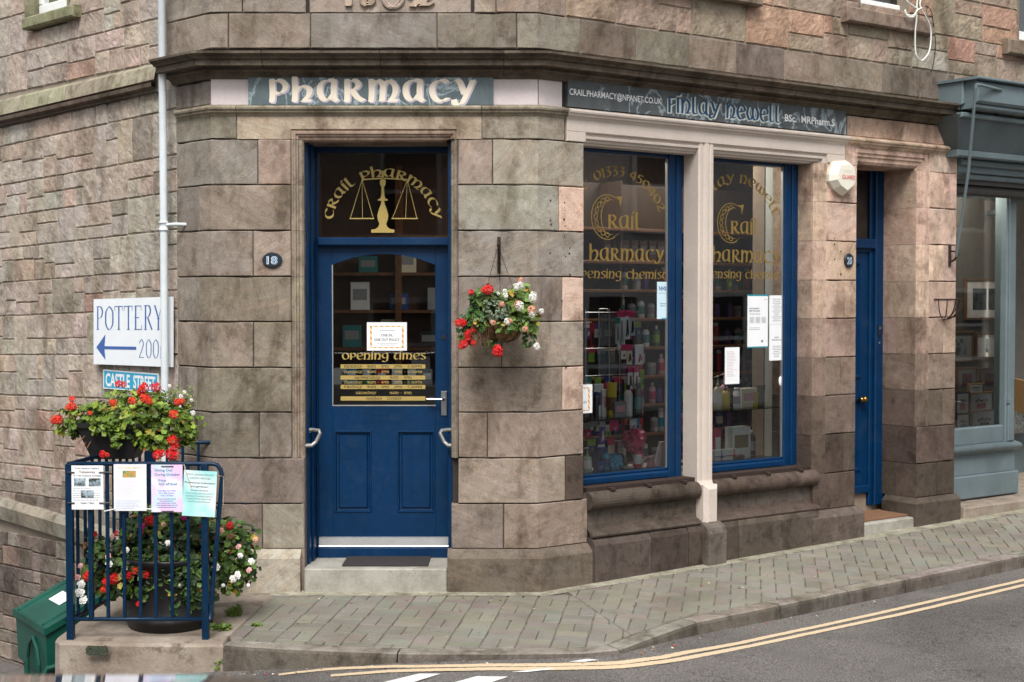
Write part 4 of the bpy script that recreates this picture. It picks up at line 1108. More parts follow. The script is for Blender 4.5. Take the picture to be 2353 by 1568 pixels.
# grab rails either side
for i, (pxa, sgn, d0) in enumerate(((706, 1, -.13), (1036, -1, -.13))):
    GRd = -.13; m = MB(); zA, zB = fzd(990, -.06), fzd(1024, -.06); u = F.u(pxa, d0 + .02) + (.002 if sgn > 0 else .012)
    m.tube([F.P(u - sgn * .02, zA, GRd), F.P(u + sgn * .03, zA, GRd + .01), F.P(u + sgn * .075, zA - .004, GRd + .03), F.P(u + sgn * .085, zA - .02, GRd + .04), F.P(u + sgn * .055, zB + .02, GRd + .05), F.P(u + sgn * .03, zB, GRd + .06), F.P(u - sgn * .02, zB - .003, GRd + .06)], .014, 10)
    m.lathe(tuple(F.P(u, zA - .02, GRd)), [(.001, 0), (.02, .002), (.02, .006), (.001, .008)], 12)
    m.build('grab_rail', plain('galvanised_steel', (150, 150, 148), .5, .7, var=.2), dd)
# gilt lettering and scales on the fanlight
GD = DP - .027
m = MB()
def gp(px, py): return F.at(px, py, GD)
cu, cz0 = gp(879, 0)[0], None
cu, cz_ = F.at(880, 506, GD)
rad = cz_ and (F.at(880, 396, GD)[1] - cz_)
def arc_text(mb, text, uc, zc, r, a_start, a_end, size, d, rx=1.0, **kw):
    tr = kw.pop('tracking', .02)
    wtot = sum(G[c][1] + tr for c in text) * size; L_ = math.radians(a_end - a_start) * r; sq = (L_ / size - tr * len(text)) / sum(G[c][1] for c in text)
    base = arc(F if 'fr' not in kw else kw.pop('fr'), 0, zc, r, a_start, d)
    fr = kw.pop('frame', F)
    def pl(x, y, e):
        t = math.radians(a_start) + x / r; rr = r + y
        return fr.P(uc + rr * math.sin(t) * rx, zc + rr * math.cos(t), d + e)
    uncial(mb, text, pl, size, sq=sq, tracking=tr, **kw)
arc_text(m, 'craIl pharmacy', cu, cz_ - .03, rad + .0, -84, 84, .056, GD, rx=1.06, nib=.15, thin=.05)
def sil(mb, pts, fr=F, d=GD): mb.poly([fr.P(*fr.at(x, y, d), d) for x, y in pts])
def bar(mb, p, q_, w_, fr=F, d=GD):
    a, b = Vector(fr.at(*p, d)), Vector(fr.at(*q_, d)); t = (b - a).normalized(); n_ = Vector((-t.y, t.x)) * w_ / 2
    mb.poly([fr.P(*(a - n_), d), fr.P(*(b - n_), d), fr.P(*(b + n_), d), fr.P(*(a + n_), d)])
prof = [(853, 535), (853, 528), (862, 527), (869, 522), (872, 515), (868, 505), (867, 495), (871, 480), (875, 470), (877, 462), (868, 461), (868, 459), (874, 456), (876, 449), (877, 430), (873, 424), (873, 416), (877, 410), (877, 398), (879.6, 391)]
mir = [(1759.2 - x, y) for x, y in reversed(prof[:-1])]
for i in range(len(prof) - 1):
    (x0, y0), (x1, y1) = prof[i], prof[i + 1]
    if abs(y0 - y1) > .5: sil(m, [(x0, y0), (1759.2 - x0, y0), (1759.2 - x1, y1), (x1, y1)])
bar(m, (832, 413), (879, 410), .009); bar(m, (879, 410), (936, 413), .009)
for cx, px_ in ((832, (805, 832, 858)), (936, (902, 936, 958))):
    bar(m, (cx, 413), (px_[0], 502), .004, d=GD + .0002); bar(m, (cx, 413), (px_[2], 502), .004, d=GD + .0004); bar(m, (cx, 413), (cx + (1 if cx < 880 else -4), 502), .0035, d=GD + .0006)
    bar(m, (px_[0] - 2, 502.5), (px_[2] + 2, 502.5), .008, d=GD + .0008)
m.build('fanlight_lettering', M_gold, dd)
# opening hours on the door glass
GL = DL - .017
m = MB(); mk = MB()
def gz(py, px=880): return F.z(py, px, GL)
def gu(px): return F.u(px, GL)
fitted(m, 'openIng tImes', F, gu(785), gu(979), gz(826), gz(812) - gz(826), GL, nib=.15, thin=.05, ang=25)
hrs = [('monday', '9am - 1pm', '2pm - 5.30pm', 1), ('tuesday', '9am - 1pm', '2pm - 5.30pm', 0), ('wednesday', None, '9am - 1pm', 1), ('thursday', '9am - 1pm', '2pm - 5.30pm', 0), ('friday', '9am - 1pm', '2pm - 5.30pm', 1), ('saturday', None, '9am - 1pm', 0), ('sunday', None, 'closed', 1)]
ys = [842.5, 855, 868, 879, 889.5, 903.5, 916]
for (a, b, c, band), y in zip(hrs, ys):
    if band: quad(m, F, gu(782), gu(977), gz(y + 4.8), gz(y - 4.8), GL)
    t = mk if band else m; d = GL + (.0012 if band else 0); h = (gz(y - 4) - gz(y + 4)) * .66; zz_ = gz(y + 2.6)
    if b: ps = ((a, 790, 832), (b, 842, 894), (c, 904, 970))
    elif c == 'closed': ps = ((a, 840, 878), (c, 888, 922))
    else: ps = ((a, 814 if a[0] == 'w' else 816, 874 if a[0] == 'w' else 864), (c, 894, 946))
    for s_, x0, x1 in ps: fitted(t, s_, F, gu(x0), gu(x1), zz_, h, d, nib=.13, thin=.05, serif=False)
m.build('hours_lettering', M_gold, dd); mk.build('hours_dark_lettering', plain('dark_umber_print', (58, 48, 34), .6), dd)
# ================================================================ SHOP WINDOWS
WD = -.15
def shopwindow(u0, u1, px_right, zb, zt, fw):
    wn = bpy.data.objects.new('shop_window', None); COL.objects.link(wn); wn.parent = B; wn['_o'] = (XL, 0, 0)
    m = MB(); fz_ = zb + .075
    # fluted side post, head and bottom rail
    for a, b in ((u1 - fw, u1), (u0, u0 + .05)):
        n = 4; w_ = (b - a) / n
        for i in range(n): m.box(Rr, a + i * w_ + .0, a + (i + 1) * w_, zb, zt, -.19, WD + (-.0, -.014, -.004, -.02)[i if a > u0 + .2 else 3 - i] , .005)
    m.box(Rr, u0 + .05, u1 - fw, zb, fz_ - .02, -.26, WD + .004, .012); m.box(Rr, u0 + .05, u1 - fw, fz_ - .02, fz_, -.26, WD - .02, .005)
    m.box(Rr, u0 + .05, u1 - fw, zt - .075, zt, -.26, WD - .01, .01)
    m.build('window_frame', M_blue, wn)
    m = MB(); m.box(Rr, u1 - fw - .008, u1 - fw, fz_, zt - .075, WD - .04, WD - .018); m.build('putty_line', M_alu, wn)
    m = MB(); quad(m, Rr, u0 + .05, u1 - fw, fz_, zt - .075, WD - .03); m.build('window_glass', M_glass, wn)
    return wn
zWb = .655
w1 = shopwindow(uW1 - .03, U_C0, 0, zWb, zWt + .05, U_C0 - Rr.u(1538, WD))
w2 = shopwindow(U_C1 - .02, U_M1, 0, zWb, zWt + .05, U_M1 - Rr.u(1803, WD))
WG = WD - .028
def win_letters(wn, pc, ps, dim, second):
    """pc: pixel anchors of the lettering on this pane"""
    m = MB()
    def U(x): return Rr.u(x, WG)
    def Z(y, x): return Rr.z(y, x, WG)
    # big Celtic initial: outline crescent with a knot band
    cx, cy, rw, rh = pc
    c0, cz1 = Rr.at(cx, cy, WG); ru = U(cx + rw) - c0; rz = abs(Z(cy - rh, cx) - cz1)
    def ring(k0, k1, a0, a1, sh0=0, sh1=0, lift=0):
        n_ = 40; rows = [[], []]
        for i in range(n_ + 1):
            t = math.radians(a0 + (a1 - a0) * i / n_)
            for r, k, s_ in ((0, k0, sh0), (1, k1, sh1)): rows[r].append(Rr.P(c0 + s_ * ru + ru * k * math.cos(t), cz1 + rz * (.5 + .5 * k if k < 1 else k) * math.sin(t), WG + lift))
        m.grid(rows)
    ring(.97, 1.03, 62, 298); ring(.55, .61, 75, 285, .18, .18)
    for ph in (0, 1):   # interlaced band
        pts = []
        for i in range(61):
            t = math.radians(85 + 190 * i / 60); k = .80 + .11 * math.sin(i / 60 * math.pi * 9 + ph * math.pi)
            pts.append(Vector((c0 + .07 * ru + ru * k * math.cos(t), cz1 + rz * (.94 * k + .06) * math.sin(t))))
        for a, b in zip(pts, pts[1:]):
            t = (b - a).normalized(); n_ = Vector((-t.y, t.x)) * .0035; m.poly([Rr.P(*(a - n_), WG + .0002 * ph), Rr.P(*(b - n_), WG + .0002 * ph), Rr.P(*(b + n_), WG + .0002 * ph), Rr.P(*(a + n_), WG + .0002 * ph)])
    m.poly([Rr.P(c0 + ru * .45, cz1 + rz * .92, WG), Rr.P(c0 + ru * .95, cz1 + rz * .98, WG), Rr.P(c0 + ru * .80, cz1 + rz * .45, WG), Rr.P(c0 + ru * .72, cz1 + rz * .8, WG)])
    m.poly([Rr.P(c0 + ru * .2, cz1 - rz * .97, WG), Rr.P(c0 + ru * .86, cz1 - rz * .66, WG), Rr.P(c0 + ru * .5, cz1 - rz * .8, WG)])
    for t, x0, x1, yb, yt in ps: fitted(m, t, Rr, U(x0), U(x1), Z(yb, (x0 + x1) / 2), Z(yt, (x0 + x1) / 2) - Z(yb, (x0 + x1) / 2), WG, nib=.155, thin=.045, ang=22)
    return m
m1 = win_letters(w1, (1396, 499, 36, 51), [('raIl', 1396, 1474, 526, 496), ('harmacy', 1353, 1526, 600, 572), ('spensIng chemIst', 1322, 1532, 640, 624)], 1, 0)
uc_, zc_ = Rr.at(1412, 500, WG)
def arcw(mb, text, px0, py0, px1, py1, pxm, pym, size, **kw):
    """text along the circle through three points of the pane"""
    A, Bq, Cq = [Vector(Rr.at(x, y, WG)) for x, y in ((px0, py0), (pxm, pym), (px1, py1))]
    ax, ay, bx, by, cx, cy = A.x, A.y, Bq.x, Bq.y, Cq.x, Cq.y
    d = 2 * (ax * (by - cy) + bx * (cy - ay) + cx * (ay - by))
    ux = ((ax * ax + ay * ay) * (by - cy) + (bx * bx + by * by) * (cy - ay) + (cx * cx + cy * cy) * (ay - by)) / d
    uy = ((ax * ax + ay * ay) * (cx - bx) + (bx * bx + by * by) * (ax - cx) + (cx * cx + cy * cy) * (bx - ax)) / d
    r = (A - Vector((ux, uy))).length; a0 = math.degrees(math.atan2(ax - ux, ay - uy)); a1 = math.degrees(math.atan2(cx - ux, cy - uy))
    arc_text(mb, text, ux, uy, r, a0, a1, size, WG, frame=Rr, **kw)
arcw(m1, 'tel: 01333 450402', 1322, 470, 1516, 490, 1420, 404, .062, nib=.17, thin=.05, tracking=.05)
m1.build('window_lettering', M_golddim, w1)
m2 = win_letters(w2, (1680, 513, 30, 45), [('raIl', 1678, 1744, 538, 510), ('harmacy', 1636, 1793, 603, 576), ('spensIng chemIst', 1612, 1793, 640, 625)], 1, 1)
arcw(m2, 'fInlay newell', 1614, 482, 1776, 500, 1700, 420, .062, nib=.17, thin=.05, tracking=.05)
m2.build('window_lettering', M_golddim, w2)
# ================================================================ DOOR 20
d2 = bpy.data.objects.new('side_door', None); COL.objects.link(d2); d2.parent = B; d2['_o'] = (XL, 0, 0)
e1 = U_D1; DD = -.36
def RZ(py, px, d=DD): return Rr.z(py, px, d)
m = MB()
ufr = Rr.u(2031, DD); udl = Rr.u(2008, DD - .05)
m.box(Rr, ufr - .10, ufr + .02, RZ(1160, 2020), z20 + .1, -.6, DD, .008); m.box(Rr, ufr - .14, ufr - .10, RZ(1160, 2020), z20 + .1, -.6, DD - .03, .006)
uh = U_P1 - .02
m.box(Rr, uh, ufr - .1, RZ(572, 1990), RZ(549, 1990), -.6, DD + .0, .01); m.box(Rr, uh, ufr - .1, RZ(580, 1990), RZ(572, 1990), -.6, DD - .03, .006)
m.box(Rr, uh, ufr, z20 - .02, z20 + .14, -.6, DD - .01, .006); m.build('door_frame', M_blue, d2)
m = MB(); quad(m, Rr, uh, ufr - .1, RZ(549, 1990), z20 + .02, DD - .05); m.build('fanlight_glass', M_glass, d2)
m = MB(); quad(m, Rr, uh, ufr - .2, RZ(549, 1990), z20 + .02, DD - .25); m.build('blind', plain('grey_blind', (120, 118, 112), .9), d2)
LD = DD - .05; zq1, zq0 = RZ(580, 1990), RZ(1130, 1990)
m = MB(); a, b = uh - .3, ufr - .14
zs_ = [(zq0 + .17, RZ(915, 1990)), (RZ(870, 1990), RZ(600, 1990))]
m.box(Rr, b - .09, b, zq0, zq1, LD - .04, LD, .002); m.box(Rr, a, b - .09, zq0, zs_[0][0], LD - .04, LD, .002); m.box(Rr, a, b - .09, zs_[0][1], zs_[1][0], LD - .04, LD, .002); m.box(Rr, a, b - .09, zs_[1][1], zq1, LD - .04, LD, .002)
for p, q_ in zs_:
    def rr(i, d): return [Rr.P(a - .1 + i, p + i, d), Rr.P(b - .09 - i, p + i, d), Rr.P(b - .09 - i, q_ - i, d), Rr.P(a - .1 + i, q_ - i, d)]
    ids = m.grid([rr(0, LD), rr(.006, LD + .012), rr(.022, LD + .01), rr(.034, LD - .014), rr(.05, LD - .016)], True); m.f_(*ids[-1])
m.box(Rr, a, b, zq0 - .02, zq0 + .05, LD, LD + .03, .01)
m.build('door_leaf', M_blue, d2)
m = MB(); kz = RZ(918, 1994); ku = Rr.u(1991, LD + .05)
for u_, r_ in ((ku, .026), (ku - .045, .022)):
    c = Rr.P(u_, kz, LD)
    prof_ = [(.012, 0), (.01, .02), (r_, .035), (r_ * 1.1, .05), (r_ * .7, .064), (.002, .068)]
    rings = [[c + Rr.N * h + (Rr.U * math.cos(t) + Vector((0, 0, 1)) * math.sin(t)) * r for t in [2 * math.pi * k / 14 for k in range(14)]] for r, h in prof_]
    m.smooth = True; ids = m.grid(rings, True); m.f_(*ids[-1])
m.build('door_knob', M_brass, d2)
m = MB(); u_ = ufr - .06; z_ = RZ(757, 2017); m.box(Rr, u_ - .012, u_ + .014, z_ - .06, z_ + .03, DD, DD + .012, .003); m.build('intercom', M_black, d2)
m = MB(); m.box(Rr, u_ - .009, u_ + .011, z_ - .0, z_ + .022, DD + .0125, DD + .014, .001); m.lathe(tuple(Rr.P(u_, z_ - .12, DD + .003)), [(.001, 0), (.011, .001), (.011, .01), (.001, .012)], 10); m.build('bell_push', M_steel, d2)
# closing panels behind everything
m = MB(); m.box(Rr, U_P1 - .4, U_Q0, -.1, z20 + .3, -.75, -.62); m.box(Rr, U_P1 - .3, ufr, Rr.z(1195, 2060, .04) - .02, RZ(1130, 1990) - .01, -.62, DD - .06)
m.build('door_lining', plain('door_lining_stone', (140, 124, 108), .9), B)
# ================================================================ UPPER WINDOWS AND SILLS
def upper(fr, u0, u1, z, sill, rgb, nm):
    wn = bpy.data.objects.new('upper_window', None); COL.objects.link(wn); wn.parent = B; wn['_o'] = (XL, 0, 0)
    m = MB(); m.box(fr, u0, u1, z, z + .13, -.16, -.10, .01); m.box(fr, u0, u0 + .06, z + .13, ZTOP, -.16, -.10, .01); m.box(fr, u1 - .06, u1, z + .13, ZTOP, -.16, -.10, .01)
    m.build('sash_frame', M_white, wn)
    m = MB(); quad(m, fr, u0 + .06, u1 - .06, z + .13, ZTOP, -.13); m.build('window_glass', M_glass, wn)
    m = MB(); quad(m, fr, u0 + .06, u1 - .06, z + .13, ZTOP, -.2); m.build('net_curtain', plain('white_net_curtain', (226, 228, 230), .9), wn)
    m = MB(); m.tone = tn(*rgb, .05); m.seed = seed(); a, b, c, d = sill
    m.box(fr, a, b, c, d, -.2, .075, .012); m.build('window_sill', M_mould, wn)
    m = MB(); m.tone = tn(*rgb, .05)
    m.box(fr, u0 - .03, u0 + .004, z, ZTOP, -.2, .004); m.box(fr, u1 - .004, u1 + .03, z, ZTOP, -.2, .004); m.build('window_jamb', M_mould, wn)
sl_ = (L.u(172, .075), L.u(55, .075)); zc0, zc1 = L.z(66, 60, .075), L.z(40, 57, .075)
upper(L, hu0 + .07, hu1 - .07, zc1, (sl_[0], sl_[1], zc0, zc1 + .0), (126, 124, 92), 0)
for (a, b, z), (x0, x1, y0, y1) in ((wA, (1944, 2145, 47, 12)), (wB, (2313, 2600, 121, 86)), (wC, (1400, 1752, 14, -14))):
    zA = Rr.z(y0, x0 if x0 > 1500 else x1, .075); zB = Rr.z(y1, x0 if x0 > 1500 else x1, .075)
    uL_, uR_ = Rr.u(x0, .075), Rr.u(x1, .075)
    if x0 == 1944: b = a + (uR_ - uL_) - .26; 
    upper(Rr, a, b, zB, (uL_, uR_, zA, zB), (122, 106, 88), 0)
# carved date: raised numerals and monogram on the panel
m = MB(); m.tone = tn(164, 142, 126); m.seed = seed()
zn = F.z(12, 890, 0)
for s_, px_ in (('1', 798), ('8', 832), ('9', 936), ('2', 966)):
    def pl(x, y, e, px_=px_): return F.P(fu(px_) + x, zn + y, .010 + e)
    def pb_(x, y, e, px_=px_): return F.P(fu(px_) + x, zn + y, -.012)
    base_n = len(m.f); uncial(m, s_ if s_ != '1' else 'i', pl, .13, nib=.26, ang=10, thin=.12)
    k = 0
    for f in list(m.f[base_n:]):   # skirt down to the panel
        q4 = [m.v[i] for i in f]
        for i in range(4):
            a_, b_ = Vector(q4[i]), Vector(q4[(i + 1) % 4]); m.poly([a_, b_, (b_.x, -(-.011), b_.z), (a_.x, .011, a_.z)])
m.build('carved_date', M_mould, B)
m = MB(); m.tone = tn(164, 142, 126); m.seed = seed()
for cx_, w_ in ((900, .055), (908, .06)):
    pts = [F.P(fu(cx_) + w_ * math.cos(t), zn + .06 + .075 * math.sin(t), -.004) for t in [math.radians(a) for a in range(-200, 60, 12)]]; m.tube(pts, .012, 6)
m.build('carved_monogram', M_mould, B)
# ================================================================ SHOP INTERIOR
m = MB()
zfl, zcl = .28, 3.35
def roomquad(pts, mb): mb.poly(pts)
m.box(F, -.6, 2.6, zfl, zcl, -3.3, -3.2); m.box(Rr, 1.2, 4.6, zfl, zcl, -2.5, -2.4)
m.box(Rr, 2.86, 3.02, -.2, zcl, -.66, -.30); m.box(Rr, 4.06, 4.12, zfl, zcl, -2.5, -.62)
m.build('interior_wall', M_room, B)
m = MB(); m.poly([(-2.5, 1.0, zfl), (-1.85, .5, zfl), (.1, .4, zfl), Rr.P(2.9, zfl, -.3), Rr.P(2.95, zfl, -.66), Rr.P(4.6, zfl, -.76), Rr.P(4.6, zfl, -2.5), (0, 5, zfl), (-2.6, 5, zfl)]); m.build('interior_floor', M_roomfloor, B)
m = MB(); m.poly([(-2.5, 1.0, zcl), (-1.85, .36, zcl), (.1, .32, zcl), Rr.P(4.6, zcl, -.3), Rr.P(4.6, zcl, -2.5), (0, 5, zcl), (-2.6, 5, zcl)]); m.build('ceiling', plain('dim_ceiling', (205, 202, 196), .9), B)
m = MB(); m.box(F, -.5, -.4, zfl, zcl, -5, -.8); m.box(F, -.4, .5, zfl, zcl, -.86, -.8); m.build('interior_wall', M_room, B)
# white boarded side of the right-hand window display
m = MB(); ub = Rr.u(1755, -.72)
for k in range(4):
    a = -.62 + k * .11
    m.box(Rr, 2.70, 2.72, .66, 3.1, a, a + .106, 0) if False else None
pnl = MB(); pa_, pb_ = Rr.P(Rr.u(1757, -.62), 0, -.62), Rr.P(2.70, 0, -.19)
dv = (pb_ - pa_); ln = Vector((dv.x, dv.y)).length; dv.normalize(); PF = Face(pa_.x, pa_.y, dv.x, dv.y, dv.y, -dv.x)
n = 4
for k in range(n): pnl.box(PF, ln * k / n + .002, ln * (k + 1) / n - .002, .62, 3.1, -.02, 0, .004)
pnl.build('boarded_panel', M_panelw, B)
q = NM('lit_lamp_panel'); q.base((.9, .9, .9), .5); q.set(q.b, 'Emission Color', (1, .93, .84, 1)); q.set(q.b, 'Emission Strength', 13.0); M_lamp = q.m
for u, d, lab in ((1.0, -.95, 'lit ceiling panel inside the pharmacy above the left shop window display'), (2.2, -.95, 'lit ceiling panel inside the pharmacy above the right shop window display')):
    t = thing('ceiling_lamp', lab, 'ceiling light', tuple(Rr.P(u, zcl, d)))
    m = MB(); m.box(Rr, u - .42, u + .42, zcl - .05, zcl - .002, d - .16, d + .16, .0); m.build('housing', M_white, t)
    m = MB(); m.box(Rr, u - .40, u + .40, zcl - .056, zcl - .051, d - .14, d + .14); m.build('diffuser', M_lamp, t)
# ---------------------------------------------------------------- shelving
SD = -1.38
shz = [.62 + .232 * k for k in range(7)]
su = thing('shelf_unit', 'tall brown wooden wall shelving along the back of the shop behind the window displays', 'shelving', tuple(Rr.P(2.2, zfl, SD)))
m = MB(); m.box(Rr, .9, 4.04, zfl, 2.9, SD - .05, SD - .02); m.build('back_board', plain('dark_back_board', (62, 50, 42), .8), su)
for z in shz + [2.24, 2.5]:
    m = MB(); m.box(Rr, .9, 4.04, z, z + .022, SD - .02, SD + .26, .002); m.build('shelf', M_wood, su)
for u in (.9, 1.68, 2.53, 3.6):
    m = MB(); m.box(Rr, u, u + .02, zfl, 2.9, SD - .02, SD + .24); m.build('upright', plain('dark_wood', (70, 52, 40), .7), su)
# ---------------------------------------------------------------- products
def pm_(name, rgb, rough=.35): return plain('pack_' + name, rgb, rough, var=.04)
K = dict(white=(232, 234, 234), black=(28, 27, 30), red=(196, 30, 38), pink=(206, 60, 110), palepink=(222, 170, 180), blue=(36, 70, 140), cyan=(30, 160, 205), green=(70, 130, 84), lime=(150, 190, 60), yellow=(214, 190, 52), amber=(206, 176, 96), cream=(228, 220, 196), purple=(110, 80, 150), grey=(150, 152, 156), silver=(190, 192, 196), teal=(50, 130, 130), olive=(120, 112, 84), brown=(110, 76, 54), mint=(176, 204, 180), gold=(140, 120, 84))
def KM(c): return pm_(c, K[c])
def bottle(name, label, cat, c, h, r, body, cap, kind='round', band=None, group=None, sy=.7):
    t = thing(name, label, cat, tuple(c), group)
    z = c[2]; m = MB(); m.smooth = True
    P_ = {'round': [(r * .9, 0), (r, .006), (r, h * .68), (r * .9, h * .76), (r * .42, h * .84)],
          'pump': [(r * .9, 0), (r, .006), (r, h * .55), (r * .85, h * .62), (r * .38, h * .68)],
          'can': [(r * .96, 0), (r, .004), (r, h * .8), (r * .8, h * .84)],
          'tube': [(r * .75, .0), (r * .78, .02), (r * 1.1, h * .98), (r * 1.15, h)],
          'jar': [(r * .95, 0), (r, .006), (r, h * .68), (r * .95, h * .72)]}[kind]
    sy_ = .25 if kind == 'tube' else sy
    m.lathe(c, P_, 18, sy=sy_); m.build('body', KM(body), t)
    m = MB(); m.smooth = True; a = P_[-1][1]
    if kind == 'pump':
        m.lathe(c, [(r * .36, a), (r * .36, a + h * .07), (r * .14, a + h * .09), (r * .14, h * .93), (r * .3, h * .94), (r * .3, h), (.001, h)], 12); m.tube([(c[0], c[1], z + h * .97), (c[0] - r * .9, c[1], z + h * .95)], r * .12, 6)
    elif kind == 'tube': m.lathe(c, [(r * .8, -.0), (r * .8, .025), (r * .7, .026)], 12, sy=.5)
    elif kind == 'jar': m.lathe(c, [(r * 1.02, a), (r * 1.02, h), (.001, h)], 16, sy=sy_)
    else: m.lathe(c, [(P_[-1][0] * 1.05, a), (P_[-1][0] * 1.05, h - .004), (P_[-1][0] * .9, h), (.001, h)], 12, sy=sy_ if kind == 'can' else 1)
    m.build('cap', KM(cap), t)
    if band:
        m = MB(); m.smooth = True; b0, b1 = h * .2, h * (.5 if kind == 'pump' else .58); m.lathe(c, [(r * 1.015, b0), (r * 1.015, b1)], 18, sy=sy_, cap=False); m.build('label_band', KM(band), t)
    return t
def carton(name, label, cat, c, w_, dp, h, body, accent, rot=None, group=None):
    rot = math.radians(35.8) if rot is None else rot
    t = thing(name, label, cat, tuple(c), group)
    m = MB(); m.rbox(c, w_, dp, h, rot, .002); m.build('carton', KM(body), t)
    fr = Face(c[0], c[1], math.cos(rot), math.sin(rot), math.sin(rot), -math.cos(rot))
    m = MB(); m.box(fr, -w_ * .38, w_ * .38, c[2] + h * .35, c[2] + h * .75, dp / 2, dp / 2 + .001); m.build('printed_panel', KM(accent), t)
    return t
def RP(px, py, d): u, z = Rr.at(px, py, d); return Rr.P(u, z, d)
# rows on the back shelves: prototypes copied along each shelf
def copy_thing(t, loc, label, group):
    r = t.copy(); COL.objects.link(r); r.location = loc; r['_o'] = tuple(loc); r['label'] = label; r['group'] = group
    for ch in [o for o in bpy.data.objects if o.parent == t]:
        c = ch.copy(); COL.objects.link(c); c.parent = r
    return r
protos = {}
kinds = [('round', 'white', 'black', 'teal', .17, .03), ('can', 'red', 'white', None, .19, .024), ('pump', 'silver', 'black', 'grey', .18, .034), ('can', 'white', 'silver', 'cyan', .19, .025), ('round', 'green', 'white', 'lime', .17, .03), ('jar', 'grey', 'silver', None, .1, .04), ('round', 'blue', 'silver', 'white', .16, .03), ('can', 'black', 'grey', None, .18, .024), ('round', 'palepink', 'white', 'pink', .17, .028), ('round', 'purple', 'black', None, .15, .028)]
ordn = ['lowest', 'second lowest', 'third', 'fourth', 'fifth', 'sixth', 'seventh']
allk = {}
for si, z in enumerate(shz):
    for side, (ua, ub_) in (('left', (1.72, 2.50)), ('right', (2.56, 3.5))):
        u = ua + rnd(0, .04); 
        while u < ub_:
            if R_.random() < .93:
                ki = R_.randrange(len(kinds)); kd, bo, ca_, ba, h, r = kinds[ki]
                loc = Rr.P(u, z + .0225, SD + .19 + rnd(-.02, .02))
                shape = {'round': 'rounded bottle', 'can': 'tall spray can', 'pump': 'pump bottle', 'jar': 'squat jar'}[kd]
                lab = '%s %s with %s cap on the %s back shelf, %s window' % (bo, shape, ca_, ordn[si], side)
                lab = lab.replace('palepink', 'pale pink')
                grp = '%s %ss on shelf %s %s' % (bo, shape, ordn[si], side)
                if ki not in allk: allk[ki] = bottle('bottle', lab, 'bottle', loc, h, r, bo, ca_, kd, ba, grp)
                else: copy_thing(allk[ki], loc, lab, grp)
            u += rnd(.085, .14)
# hair-colour boxes high up behind the left window
bx0 = None
for k in range(9):
    loc = Rr.P(1.6 + k * .095, 2.2625, SD + .15); lab = 'dark picture box in the row on the top shelf, left shop window'
    if bx0 is None: bx0 = carton('hair_dye_box', lab, 'box', loc, .075, .05, .17, 'brown', 'grey', group='dark boxes in a row on the top shelf')
    else: copy_thing(bx0, loc, lab, 'dark boxes in a row on the top shelf')
# glass display shelves in the windows
def gshelf(u0, u1, z, d0, d1, lab):
    m = MB(); m.box(Rr, u0, u1, z - .006, z, d0, d1); o = m.build('glass_shelf', M_shelfglass, None)
    tag(o, lab, 'shelf')
DS = -.36
za = Rr.z(958, 1420, DS); zb2 = Rr.z(1082, 1420, DS)
gshelf(.5, Rr.u(1468, DS), za, DS - .12, DS + .12, 'upper glass display shelf in the left shop window carrying shampoo bottles'); gshelf(.5, Rr.u(1468, DS), zb2, DS - .12, DS + .12, 'lower glass display shelf in the left shop window carrying the blue sponge')
zc2 = Rr.z(938, 1700, DS); zd2 = Rr.z(1056, 1700, DS)
gshelf(1.62, Rr.u(1773, DS), zc2, DS - .12, DS + .12, 'upper glass shelf in the right shop window carrying hand wash and creams'); gshelf(1.62, Rr.u(1773, DS), zd2, DS - .12, DS + .12, 'lower glass shelf in the right shop window carrying white gift boxes')
m = MB(); m.box(Rr, .35, 2.8, .60, .665, -.9, -.2); m.build('display_bed', plain('display_board', (170, 160, 150), .8), B)
def put(px, z, d=DS): return Rr.P(Rr.u(px, d), z, d)
B_ = bottle
B_('bottle', 'white shampoo bottle with black cap on the upper glass shelf of the left window', 'bottle', put(1444, za), .23, .032, 'white', 'black', 'round', 'white')
B_('bottle', 'black shampoo bottle with pale printed band, front one of the black pair', 'bottle', put(1467, za), .24, .03, 'black', 'black', 'round', 'teal')
B_('bottle', 'plain black bottle half hidden between the white shampoo and the black shampoo bottle', 'bottle', put(1457, za, DS - .09), .24, .028, 'black', 'black', 'round')
B_('tube', 'tall yellow and brown tube standing on the upper glass shelf of the left window', 'tube', put(1407, za), .25, .034, 'yellow', 'yellow', 'tube', 'brown')
B_('bottle', 'slim dark spray bottle with blue cap behind the notice in the left window', 'bottle', put(1370, za), .19, .02, 'black', 'blue', 'can')
carton('packet', 'small white and purple packet on the glass shelf just right of the window notice', 'packet', put(1374, za, DS - .08), .09, .03, .24, 'white', 'purple')
carton('packet', 'white and pink packet between the blue-capped spray and the yellow tube', 'packet', put(1390, za, DS - .06), .07, .03, .2, 'white', 'palepink')
carton('packet', 'low clear and pink packet of two small items right of the yellow tube', 'packet', put(1424, za, DS + .02), .11, .03, .11, 'grey', 'palepink')
B_('bottle', 'pale green pump bottle at the left end of the lower glass shelf', 'bottle', put(1350, zb2), .19, .032, 'mint', 'mint', 'pump', 'white')
B_('jar', 'dark blue jar of cream on the lower glass shelf of the left window', 'jar', put(1378, zb2), .08, .045, 'blue', 'blue', 'jar')
carton('carton', 'dark blue box behind the dark blue jar on the lower glass shelf', 'carton', put(1382, zb2, DS - .08), .09, .05, .17, 'blue', 'black')
B_('bottle', 'bright blue upright bottle beside the blue sponge', 'bottle', put(1393, zb2), .17, .026, 'cyan', 'blue', 'round', 'blue')
